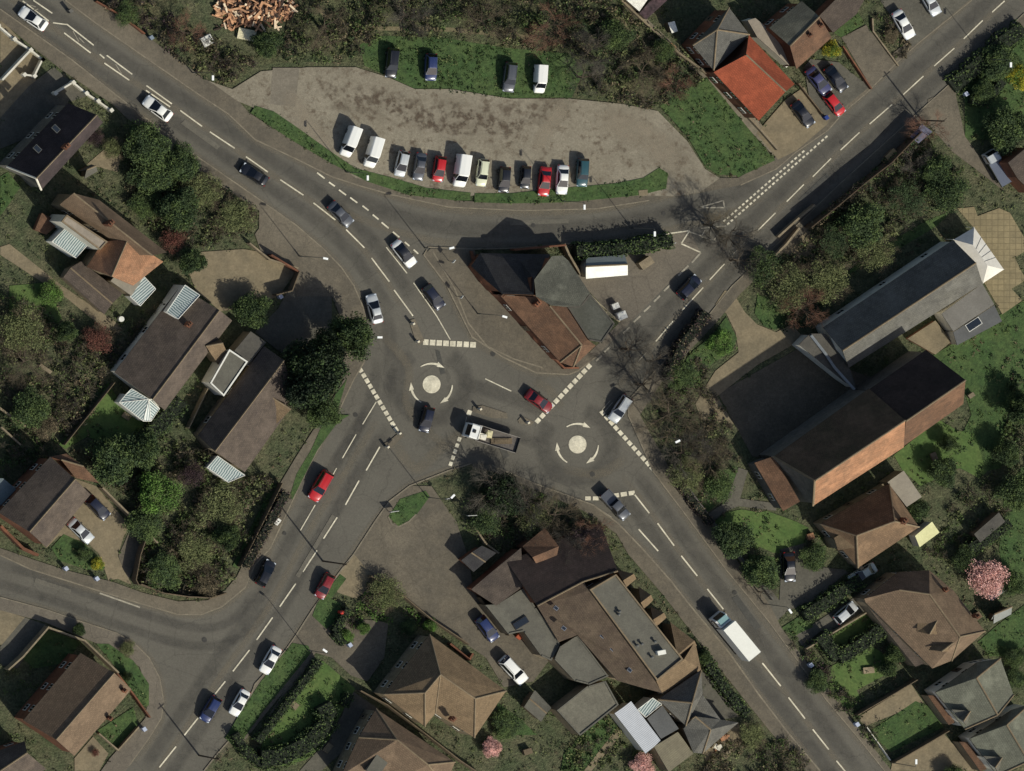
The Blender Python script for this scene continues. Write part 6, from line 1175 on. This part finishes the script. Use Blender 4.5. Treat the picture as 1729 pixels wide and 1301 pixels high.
# --- stuff
thicket('scrub', 'mottled brown and green scrub filling the bank above the gravel car park', pl(515, -10, 490, 50, 430, 95, 520, 103, 600, 103, 612, 75, 740, 58, 850, 76, 960, 84, 1000, 120, 975, 160, 1050, 171, 1112, 180, 1192, 128, 1130, 75, 1050, -5, 1040, -20, 500, -20), ['mid', 'olive', 'brown', 'olive', 'dark'], 1.1, (.3, 1.9), .17, 1, .35)
thicket('scrub', 'dark purple brown scrub between the north west pavement and the timber heap garden', pl(160, 0, 250, 60, 350, 135, 395, 140, 440, 98, 400, 85, 330, 60, 290, 20, 230, -10), ['olive', 'brown', 'purple', 'olive'], 1.3, (.3, 1.6), .16, 2, .4)
thicket('scrub', 'overgrown thicket between the moss patched bungalow and the side road corner', pl(235, 985, 232, 930, 265, 905, 225, 850, 150, 775, 130, 760, 240, 745, 300, 740, 340, 760, 400, 810, 440, 800, 470, 815, 395, 960, 375, 998, 340, 1007, 280, 1002), ['mid', 'olive', 'mid', 'brown', 'olive'], 1.4, (.4, 2.4), .17, 3, .3)
thicket('scrub', 'brown olive garden thicket at the left edge west of the long bungalows', pl(-10, 500, 60, 490, 110, 580, 180, 560, 200, 580, 150, 700, 100, 750, 40, 700, -10, 660), ['olive', 'brown', 'mid', 'olive'], 1.0, (.3, 1.6), .16, 4, .5)
thicket('scrub', 'twiggy ground cover under the bare trees beside the second roundabout', pl(1120, 640, 1180, 600, 1205, 670, 1230, 700, 1250, 760, 1240, 800, 1200, 860, 1140, 800, 1100, 730), ['olive', 'brown', 'mid'], .9, (.2, 1.0), .14, 5, .7)
thicket('scrub', 'dark undergrowth along the bank south of the north east road', pl(1300, 520, 1290, 430, 1330, 430, 1420, 340, 1500, 260, 1560, 240, 1640, 310, 1640, 345, 1560, 360, 1440, 440, 1370, 550, 1320, 560), ['dark', 'mid', 'dark', 'olive'], 1.0, (.3, 2.0), .17, 6, .3)
thicket('scrub', 'tangled border along the pavement at the bottom edge beside the rubble', pl(1270, 1240, 1330, 1250, 1400, 1320, 1260, 1320, 1180, 1320, 1190, 1270), ['olive', 'brown', 'mid'], 1.2, (.3, 1.4), .15, 7, .5)
thicket('scrub', 'green garden undergrowth beneath the pub bare tree', pl(770, 850, 820, 800, 900, 830, 980, 860, 1030, 900, 1000, 900, 930, 880, 880, 940, 830, 930, 800, 900), ['mid', 'olive', 'dark'], 1.1, (.3, 1.4), .15, 8, .5)
thicket('scrub', 'dark garden growth at the right edge east of the church', pl(1700, 640, 1740, 620, 1740, 800, 1700, 800, 1680, 760, 1690, 700), ['dark', 'dark', 'mid'], 1.0, (.3, 2.2), .17, 9, .1)
thicket('scrub', 'garden growth between the awning and the pink blossom tree', pl(1590, 880, 1620, 820, 1680, 800, 1700, 860, 1690, 930, 1620, 960, 1560, 930), ['mid', 'olive', 'dark'], .9, (.2, 1.2), .14, 10, .3)
thicket('ground_cover', 'mixed low planting in the garden by the circular drive', tl(14, 720, 50, 930, 180, 1130, 330, 1110, 390, 990, 330, 860, 330, 700, 310, 560, 440, 500, 470, 600, 300, 700, 180), ['mid', 'lime', 'olive'], 1.6, (.2, 1.1), .13, 11, .3)
thicket('ground_cover', 'weeds and shrubs between the brown L house and the dark hedge', pl(205, 250, 260, 240, 330, 290, 430, 350, 425, 400, 330, 420, 290, 400, 250, 380, 215, 330), ['mid', 'olive', 'dark', 'brown'], 1.2, (.3, 1.6), .16, 12, .4)
thicket('ground_cover', 'shaded planting between outbuilding and the long bungalow', pl(140, 560, 200, 540, 300, 500, 330, 480, 290, 500, 240, 560, 190, 625, 110, 740, 100, 700), ['dark', 'brown', 'olive'], 1.0, (.2, 1.2), .15, 13, .4)
thicket('ground_cover', 'border planting along the road side of the big brown house gardens', pl(1320, 1070, 1345, 1060, 1400, 1130, 1440, 1190, 1470, 1230, 1500, 1290, 1430, 1210, 1357, 1120), ['dark', 'mid', 'purple'], 1.8, (.3, 1.3), .13, 14, .3)
thicket('ground_cover', 'border behind the low kerb wall by the white saloon on the grey driveway', tl(4, 760, 80, 850, 120, 1010, 330, 900, 400, 800, 220), ['olive', 'mid', 'brown'], 2, (.2, .8), .13, 15, .3)
thicket('ground_cover', 'rough green growth around the bottom lawn by the pub workshops', tl(15, 330, 1301, 350, 1180, 460, 1070, 620, 980, 700, 1010, 720, 1060, 900, 1230, 860, 1301), ['mid', 'olive', 'dark'], 1.1, (.2, .9), .14, 16, .2)
thicket('ground_cover', 'green planting beside the west gable of the big west house', pl(0, 660, 60, 720, 90, 760, 60, 780, 0, 800), ['dark', 'dark', 'mid'], 1.4, (.3, 1.6), .15, 17, .3)
thicket('ivy', 'ivy and brambles spilling over the tall retaining wall by the north east road', tl(4, 985, 870, 820, 1030, 640, 1170, 470, 1310) + tl(8, 290, 250, 350, 240) + tl(4, 520, 1310, 700, 1180, 860, 1050, 1000, 930), ['dark', 'mid', 'brown'], 3, (2.2, 3.0), .15, 61, .2, None, 20, (.3, .7))
# grass tufts on the verges
for i, (pts, lab) in enumerate(((pl(430, 178, 462, 188, 500, 214, 560, 257, 600, 284, 660, 299, 720, 317, 794, 325, 792, 338, 690, 330, 620, 307, 560, 277, 500, 242, 450, 210, 420, 190), 'grass tufts on the west half of the crescent verge'), (pl(801, 326, 960, 315, 1085, 299, 1112, 281, 1129, 292, 1126, 320, 1080, 330, 960, 342, 800, 342), 'grass tufts on the east half of the crescent verge'),
        (pl(606, 75, 740, 60, 960, 88, 965, 164, 860, 165, 700, 149, 615, 110), 'grass tufts round the four cars parked on the grass'), (pl(1113, 178, 1192, 130, 1308, 270, 1245, 300, 1208, 298, 1160, 230), 'grass tufts on the large green wedge by the orange roofed house'),
        (pl(493, 1085, 524, 1100, 440, 1207, 398, 1267, 380, 1245, 440, 1150), 'grass tufts on the verge by the two white saloons'), (pl(655, 872, 675, 842, 725, 828, 700, 872, 672, 889), 'grass tufts in the small patch by the pub sign'))):
    thicket('grass_tufts', lab, pts, ['tuft', 'tuft2', 'tuft'], 2.2, (.2, .36), .09, 40 + i, 0, None, 14, (.2, .5))
# low planting wherever gardens are left open
rnd = random.Random(77); gb = MB(); FT = [(f, min(q[0] for q in f), max(q[0] for q in f), min(q[1] for q in f), max(q[1] for q in f)) for f in FOOT if f]
for i in range(13000):
    x = rnd.uniform(-80, 80); y = rnd.uniform(-60, 60)
    if hashn(x, y, .35) < .3 and rnd.random() < .8: continue
    if any(f[1] - .3 < x < f[2] + .3 and f[3] - .3 < y < f[4] + .3 and inside(x, y, f[0]) for f in FT): continue
    hh = rnd.uniform(.1, .9) * hashn(x + 9, y, .6) * 1.4; r_ = rnd.uniform(.2, .6); ci = int(hashn(x, y + 3, .25) * 3.99 + rnd.uniform(-.6, .6)) % 4; cs = []
    for _ in range(12):
        dd = Vector((rnd.gauss(0, 1), rnd.gauss(0, 1), abs(rnd.gauss(0, 1)))); dd = dd / max(.01, dd.length) * rnd.random() ** .4; cs.append((x + dd.x * r_, y + dd.y * r_, .12 + hh * (.2 + .8 * dd.z)))
    leaves(gb, cs, .11, rnd, ci)
o = gb.build('ground_cover', [L_MID, L_OLIVE, L_DARK, L_BROWN], fix=False, uv=False); o['kind'] = 'stuff'; o['label'] = 'low garden plants and weeds scattered through all the open garden ground'
# timber heap
rnd = random.Random(12); tb = MB(); tm = [mat('timber_peach', (206, 160, 120), (170, 124, 90), 1.5, grain=.2), mat('timber_cream', (218, 196, 164), grain=.15), mat('timber_brown', (112, 80, 60), grain=.25), mat('timber_dark', (60, 48, 40), grain=.2)]
for i in range(420):
    u = rnd.random(); x = 365 + 130 * rnd.random(); y = rnd.gauss(18, 15)
    if y > 62 or y < -12 or (x > 470 and y > 30): continue
    p = G((x, y)); hh = max(0, 1.3 - abs(x - 425) / 60 - abs(y - 15) / 45) + .15; l = rnd.uniform(.5, 1.9)
    tb.box(p + Vector((0, 0, hh * rnd.random() + .12)), (l, rnd.uniform(.12, .4), rnd.uniform(.05, .25)), rnd.random() * 3.14, rnd.choice((0, 0, 0, 1, 2, 2, 3)), rnd.uniform(-.3, .3))
tag(tb.build('timber_heap', tm), 'tangled heap of pale and peach coloured broken timber at the top edge', 'timber heap', None, 'stuff')
# --- hedges
hedge(tl(7, 400, 395, 640, 385, 860, 350, 1020, 325), 'tall dark green hedge along the slip road beside the white portable cabin', 2.3, 2.5, 'dark', size=.15)
hedge(tl(7, 1250, 790, 1180, 890, 1090, 1000, 1040, 1120, 1010, 1230), 'dark red purple hedge between the north east pavement and the grass oval', 1.8, 2.0, 'purple')
hedge(tl(14, 590, 250, 540, 330, 500, 400, 560, 480), 'dark curved hedge round the mouth of the circular drive', 1.3, 1.5, 'dark')
hedge(tl(14, 400, 590, 200, 850, 0, 1110), 'long straight dark hedge beside the curved lawn', 1.4, 1.7, 'dark', seed=5)
hedge(tl(14, 420, 870, 470, 960, 330, 1120, 150, 1210, 20, 1215), 'broad curved dark hedge at the foot of the curved lawn', 3.2, 2.0, 'dark', seed=6)
hedge(tl(14, 600, 800, 560, 880), 'short dark hedge at the corner of the curved lawn', 1.5, 1.6, 'dark')
hedge(tl(4, 1240, 560, 1420, 410, 1560, 280, 1700, 180), 'dark green hedge behind the pavement at the top right garden', 3.0, 1.3, 'dark', seed=8)
hedge(tl(4, 1360, 640, 1440, 660, 1500, 600, 1560, 520), 'dark hedge dividing the top right gardens', 1.6, 1.8, 'dark', seed=9)
hedge(tl(16, 380, 420, 500, 570, 620, 500, 780, 380), 'dark mixed hedge between the two lawns of the big brown house', 2.6, 1.9, 'dark', seed=10)
hedge(tl(16, 280, 300, 480, 170, 640, 60), 'dark hedge between the black saloon drive and the silver hatchback drive', 2.4, 1.8, 'dark', seed=11)
hedge(tl(15, 1215, 520, 1270, 600, 1340, 720, 1430, 840, 1520, 930), 'green hedge on the pavement side of the southern pub gardens', 1.8, 1.5, 'mid', seed=12)
hedge(tl(9, 880, 420, 1000, 300, 1150, 130), 'dark hedge between the two long bungalows', 3.0, 2.0, 'dark', seed=13)
hedge(tl(16, 1430, 1030, 1500, 1070), 'tiny dark hedge by the grey green bungalow', 1, 1.2, 'dark') if False else None
hedge(tl(11, 1080, 660, 1180, 800, 1290, 930), 'dark red hedge along the churchyard wall by the south east pavement', 1.3, 1.4, 'purple', seed=14)
hedge(pl(476, 830, 408, 955), 'dark clipped hedge behind the west pavement of the south west road', 1.6, 2.2, 'purple', seed=15)
hedge(tl(13, 1500, 1060, 1560, 1160, 1640, 1230, 1722, 1270), 'dark hedge round the tip of the curved lawn at the bottom', 1.6, 1.6, 'dark', seed=16)
hedge(tl(12, 1340, 1100, 1480, 1010, 1600, 920), 'hedge behind the awning garden running towards the right edge', 2.2, 2.0, 'dark', seed=17)
# --- single trees: kind, colour, picture point, radius px, height, label
for a in (
 ('dense', 'dark', (594, 567), 38, 8, 'green evergreen at the kerb by the first mini roundabout, easternmost of its clump'),
 ('dense', 'ever', (532, 630), 56, 10.5, 'large near black evergreen in the middle of the roadside clump'),
 ('dense', 'ever', (548, 588), 34, 9.5, 'dark evergreen at the north west side of the roadside clump'),
 ('round', 'mid', (548, 695), 32, 5, 'mid green tree at the south end of the roadside evergreen clump'),
 ('dense', 'ever', (498, 662), 28, 6, 'dark tree between the evergreen clump and the moss patched bungalow'),
 ('round', 'mid', (425, 525), 32, 5, 'rounded green tree north of the moss patched bungalow roof'),
 ('dense', 'dark', (245, 240), 40, 4.5, 'dark blue green tree at the kerb of the north west road'),
 ('round', 'mid', (258, 290), 40, 4.5, 'bright green bush mass south of the dark blue green kerb tree'),
 ('airy', 'mid', (245, 345), 28, 3, 'pale flecked shrub east of the brown L shaped house'),
 ('dense', 'dark', (305, 275), 34, 4, 'dark round tree beside the brown pavement on the north west road'),
 ('sparse', 'olive', (345, 320), 38, 3.8, 'olive twiggy tree by the pavement between two dark trees'),
 ('dense', 'dark', (300, 355), 38, 5, 'dark tree behind the reddish shrub east of the brown L shaped house'),
 ('sparse', 'olive', (395, 365), 38, 3.8, 'olive tree at the north corner of the tan gravel yard'),
 ('sparse', 'red', (292, 408), 24, 3.6, 'red brown shrub at the east corner of the orange wing'),
 ('dense', 'dark', (325, 440), 26, 4, 'dark tree at the west side of the tan gravel yard'),
 ('sparse', 'olive', (190, 250), 22, 3, 'small brown bush beside the near black roofed house'),
 ('sparse', 'purple', (160, 230), 18, 3, 'purple brown bush against the near black roofed house'),
 ('sparse', 'olive', (35, 555), 46, 6, 'broad olive tree at the left edge, north of the path'),
 ('bare', 'twig', (45, 610), 44, 5, 'brown leafless tree at the left edge south of the olive one'),
 ('round', 'lime', (85, 495), 22, 2.5, 'fresh green bush near the path south west of the outbuilding'),
 ('sparse', 'red', (165, 570), 28, 3.8, 'reddish bush below the round white tub'),
 ('dense', 'dark', (112, 560), 20, 4, 'dark shrub by the path below the outbuilding'),
 ('round', 'mid', (50, 690), 34, 4.5, 'green tree at the left edge above the brick gabled house'),
 ('sparse', 'brown', (75, 720), 24, 3.5, 'reddish brown bush above the ridge of the brick gabled house'),
 ('dense', 'dark', (195, 775), 44, 5, 'large dark tree behind the garden wall of the tan drive'),
 ('dense', 'dark', (240, 760), 36, 5.5, 'dark tree touching the round lawn'),
 ('dense', 'lime', (268, 835), 38, 4.5, 'bright green tree in the middle of the west thicket'),
 ('round', 'mid', (245, 885), 34, 3.6, 'green tree at the west edge of the thicket below the bright green one'),
 ('sparse', 'purple', (325, 800), 24, 4, 'purple grey shrub beside the white striped lean-to'),
 ('sparse', 'olive', (370, 860), 46, 4, 'broad olive tree in the east half of the west thicket'),
 ('sparse', 'olive', (330, 930), 42, 3.8, 'olive brown tree in the southern thicket near the curved fence'),
 ('dense', 'dark', (385, 905), 24, 4.5, 'dark shrub at the road side of the thicket'),
 ('round', 'mid', (275, 965), 34, 3.3, 'green bush mass at the south west corner of the thicket'),
 ('sparse', 'brown', (350, 985), 26, 3.5, 'brown bush against the curved dark fence'),
 ('round', 'yellow', (165, 952), 12, 2, 'yellow flowering shrub below the silver car on the tan drive'),
 ('round', 'dark', (143, 935), 13, 2, 'dark shrub between small lawn and yellow shrub'),
 ('dense', 'dark', (215, 1142), 10, 2, 'dark shrub beside the brown roofed house inside the side road curve'),
 ('airy', 'dark', (158, 1142), 2, .5, 'x') if False else ('sparse', 'red', (161, 1270), 8, 1.3, 'dark red shrub in the middle of the tan patio'),
 ('dense', 'dark', (133, 1062), 12, 2, 'dark shrub on the side road pavement corner'),
 ('sparse', 'olive', (215, 1095), 16, 1.8, 'low olive shrub at the tip of the roadside grass'),
 ('dense', 'dark', (450, 72), 26, 3.5, 'dark shrub below the timber heap'),
 ('airy', 'mid', (215, 22), 24, 2.5, 'pale green patchy shrub at the top of the scrubby garden'),
 ('bare', 'twigr', (315, 55), 34, 5, 'purplish bare tree above the car park entrance'),
 ('bare', 'twig', (555, 45), 44, 7, 'leafless tree at the west end of the scrub bank'),
 ('bare', 'twigg', (690, 25), 46, 7, 'leafless grey tree in the scrub above the black car'),
 ('bare', 'twig', (820, 35), 44, 7, 'leafless tree in the scrub above the dark grey estate'),
 ('bare', 'twigr', (930, 45), 46, 7.5, 'reddish leafless tree in the scrub above the white van on the grass'),
 ('bare', 'twigg', (1000, 90), 48, 8, 'dark grey leafless tree at the east end of the grass'),
 ('bare', 'twigg', (990, 130), 36, 6, 'grey leafless tree touching the gravel beside the grass'),
 ('bare', 'twig', (1090, 120), 44, 6, 'leafless tree beside the long pale boundary wall'),
 ('bare', 'twigr', (1140, 140), 34, 5.5, 'reddish leafless tree where scrub meets the bright grass'),
 ('round', 'mid', (1040, 60), 30, 4, 'green bush in the east part of the scrub bank'),
 ('round', 'mid', (1120, 85), 20, 3, 'green bush against the pale boundary wall'),
 ('round', 'yellow', (1404, 83), 17, 3, 'bright yellow bush between forecourt and brown drive'),
 ('round', 'yellow', (1722, 128), 22, 3.5, 'yellow green bush at the right edge of the top right garden'),
 ('dense', 'dark', (1690, 105), 32, 3, 'dark tree in the top right garden'),
 ('dense', 'dark', (1700, 215), 40, 5, 'black green tree at the right edge above the dropside truck'),
 ('dense', 'dark', (1660, 155), 22, 2.8, 'dark tree at the top right garden corner near the pavement'),
 ('bare', 'twigr', (1570, 215), 34, 5, 'reddish leafless tree over the brown drive'),
 ('bare', 'twigg', (1545, 275), 32, 4, 'grey leafless tree over the bank south of the north east road'),
 ('dense', 'dark', (1580, 290), 30, 3.6, 'dark bushy tree south of the blue grey shed'),
 ('sparse', 'dark', (1530, 335), 38, 4, 'dark tree in the middle of the bank by the church hall lawn'),
 ('airy', 'dark', (1600, 325), 36, 6, 'dark tree just west of the dropside truck'),
 ('dense', 'dark', (1455, 380), 40, 4.5, 'large dark tree on the bank, west of the lawn of the church hall'),
 ('sparse', 'olive', (1480, 425), 38, 4.5, 'olive leafing tree beside the north side of the church hall'),
 ('sparse', 'dark', (1410, 405), 32, 4.5, 'dark tree above the bare tan earth patch'),
 ('sparse', 'olive', (1400, 470), 42, 5.5, 'olive brown tree overhanging the church hall path'),
 ('sparse', 'olive', (1330, 480), 44, 5.5, 'brown green tree in front of the church hall'),
 ('airy', 'dark', (1290, 450), 34, 5, 'dark tree by the pavement opposite the triangular yard'),
 ('bare', 'twigr', (1360, 520), 42, 7, 'reddish leafless tree near the link roof of church and hall'),
 ('bare', 'twigg', (1240, 400), 46, 9, 'grey leafless street tree over the zigzag road marking'),
 ('bare', 'twig', (1210, 380), 36, 8, 'thin leafless tree over the give way triangle') ,
 ('bare', 'twigg', (1255, 440), 38, 8, 'grey leafless tree over the end of the brown path'),
 ('bare', 'twigg', (1070, 590), 44, 8, 'grey leafless tree overhanging the north east road below the corner building'),
 ('bare', 'twigg', (1095, 650), 44, 8, 'grey leafless tree behind the silver estate car'),
 ('bare', 'twig', (1140, 700), 54, 9, 'large leafless tree beside the second mini roundabout'),
 ('bare', 'twigg', (1160, 765), 48, 8, 'leafless tree by the end of the east give way blocks'),
 ('bare', 'twig', (1200, 770), 44, 8, 'leafless tree in the churchyard corner, nearest the narthex'),
 ('bare', 'twigg', (1110, 610), 30, 7, 'slender leafless tree at the dark red purple hedge'),
 ('airy', 'mid', (1150, 630), 30, 3.5, 'green bush at the south end of the grass oval'),
 ('dense', 'lime', (1215, 580), 24, 2.5, 'fresh green bush on the grass oval'),
 ('airy', 'mid', (1215, 820), 28, 4, 'green bush at the fork of the churchyard path'),
 ('sparse', 'olive', (1160, 800), 34, 5, 'olive shrub on the churchyard wall corner'),
 ('dense', 'dark', (1240, 910), 34, 4.5, 'dark round tree near the churchyard lawn'),
 ('dense', 'mid', (1285, 965), 32, 4, 'bright green bush mass west of the black saloon'),
 ('bare', 'twigg', (1290, 1000), 26, 4, 'small bare shrub by the pavement west of the black saloon'),
 ('round', 'mid', (1375, 940), 26, 3, 'round green bush beside the grey side wall south of the church'),
 ('bare', 'twigg', (845, 825), 58, 7.5, 'large grey leafless tree above the pub car park corner'),
 ('bare', 'twigg', (895, 845), 44, 7, 'leafless tree just east of the largest one by the pub'),
 ('dense', 'ever', (850, 835), 38, 5.5, 'black green ivy clad tree under the large leafless one'),
 ('bare', 'twig', (945, 870), 44, 7, 'leafless tree over the garden beside the south give way blocks'),
 ('bare', 'twigr', (1000, 905), 38, 7.6, 'reddish leafless tree over the north range of the pub beside the pavement'),
 ('bare', 'twigg', (965, 930), 36, 7, 'grey leafless tree behind the pub hall, between two other bare ones'),
 ('bare', 'twigg', (925, 915), 34, 6.5, 'leafless tree over the small red brown gable of the pub'),
 ('sparse', 'olive', (900, 880), 34, 4.4, 'olive tree north of the small red brown gable of the pub'),
 ('sparse', 'purple', (985, 915), 34, 6, 'dark purple tree over the north range of the pub'),
 ('airy', 'dark', (820, 880), 26, 4, 'dark bush at the corner of the pub garden wall'),
 ('sparse', 'olive', (655, 1000), 34, 3.5, 'grey brown shrub at the corner of the circular drive garden'),
 ('round', 'lime', (614, 1060), 12, 2.2, 'small fresh green ball shrub by the circular drive'),
 ('round', 'lime', (727, 1055), 12, 2.2, 'lime green bush against the pub car park fence'),
 ('round', 'lime', (585, 1075), 14, 1.6, 'lime green shrub next to the pale bin on the circular drive'),
 ('round', 'dark', (690, 1058), 15, 2, 'dark shrub between circular drive and the pyramid roofed house'),
 ('round', 'mid', (855, 1225), 26, 2, 'green shrub below the large white estate car'),
 ('round', 'pink', (830, 1262), 17, 2.6, 'round pink flowering shrub at the bottom edge'),
 ('airy', 'pink', (1085, 1290), 20, 3, 'pale lilac blossom shrub at the bottom beside the tan workshop'),
 ('airy', 'pink', (1667, 975), 34, 5.5, 'pink blossom tree between the sheds and the big brown house'),
 ('round', 'mid', (1710, 985), 24, 4, 'bright green tree right of the pink blossom tree'),
 ('dense', 'dark', (1592, 795), 26, 3.4, 'dark tree on the lawn south of the church chancel'),
 ('dense', 'dark', (1602, 748), 16, 3, 'narrow dark conifer on the church lawn'),
 ('dense', 'dark', (1728, 690), 30, 5, 'black green tree at the right edge beyond the chancel'),
 ('dense', 'dark', (1700, 765), 24, 4, 'dark tree in the right edge garden below the chancel tree'),
 ('round', 'mid', (1715, 830), 32, 5, 'mid green tree at the right edge above the pink blossom tree'),
 ('round', 'dark', (1550, 860), 20, 3.5, 'dark bush behind the grey box flat roof'),
 ('airy', 'dark', (1630, 945), 24, 4, 'dark bush left of the pink blossom tree'),
 ('round', 'mid', (1510, 1105), 18, 3, 'green bush against the lean-to porch of the big brown house'),
 ('dense', 'dark', (1500, 1130), 16, 2.6, 'dark bush at the east end of the striped lawn garden'),
 ('round', 'dark', (1380, 1150), 22, 3, 'dark bush at the pavement corner of the big brown house garden'),
 ('round', 'dark', (1715, 1110), 20, 2.5, 'dark ring of hedge at the right edge, upper one'),
 ('round', 'dark', (1715, 1145), 20, 2.2, 'dark ring of hedge at the right edge, lower one'),
 ('dense', 'dark', (1187, 1110), 14, 2.8, 'small dark tree at the corner of the southern bay of the hall'),
 ('sparse', 'olive', (1270, 1240), 28, 3, 'olive shrub between rubble and pavement'),
 ('round', 'dark', (1610, 1310), 20, 3, 'dark shrub at the bottom edge on the tan driveway'),
 ('sparse', 'brown', (1505, 60), 14, 1.5, 'small brown shrub in the strip beside the white saloon'),
): tree(*a)
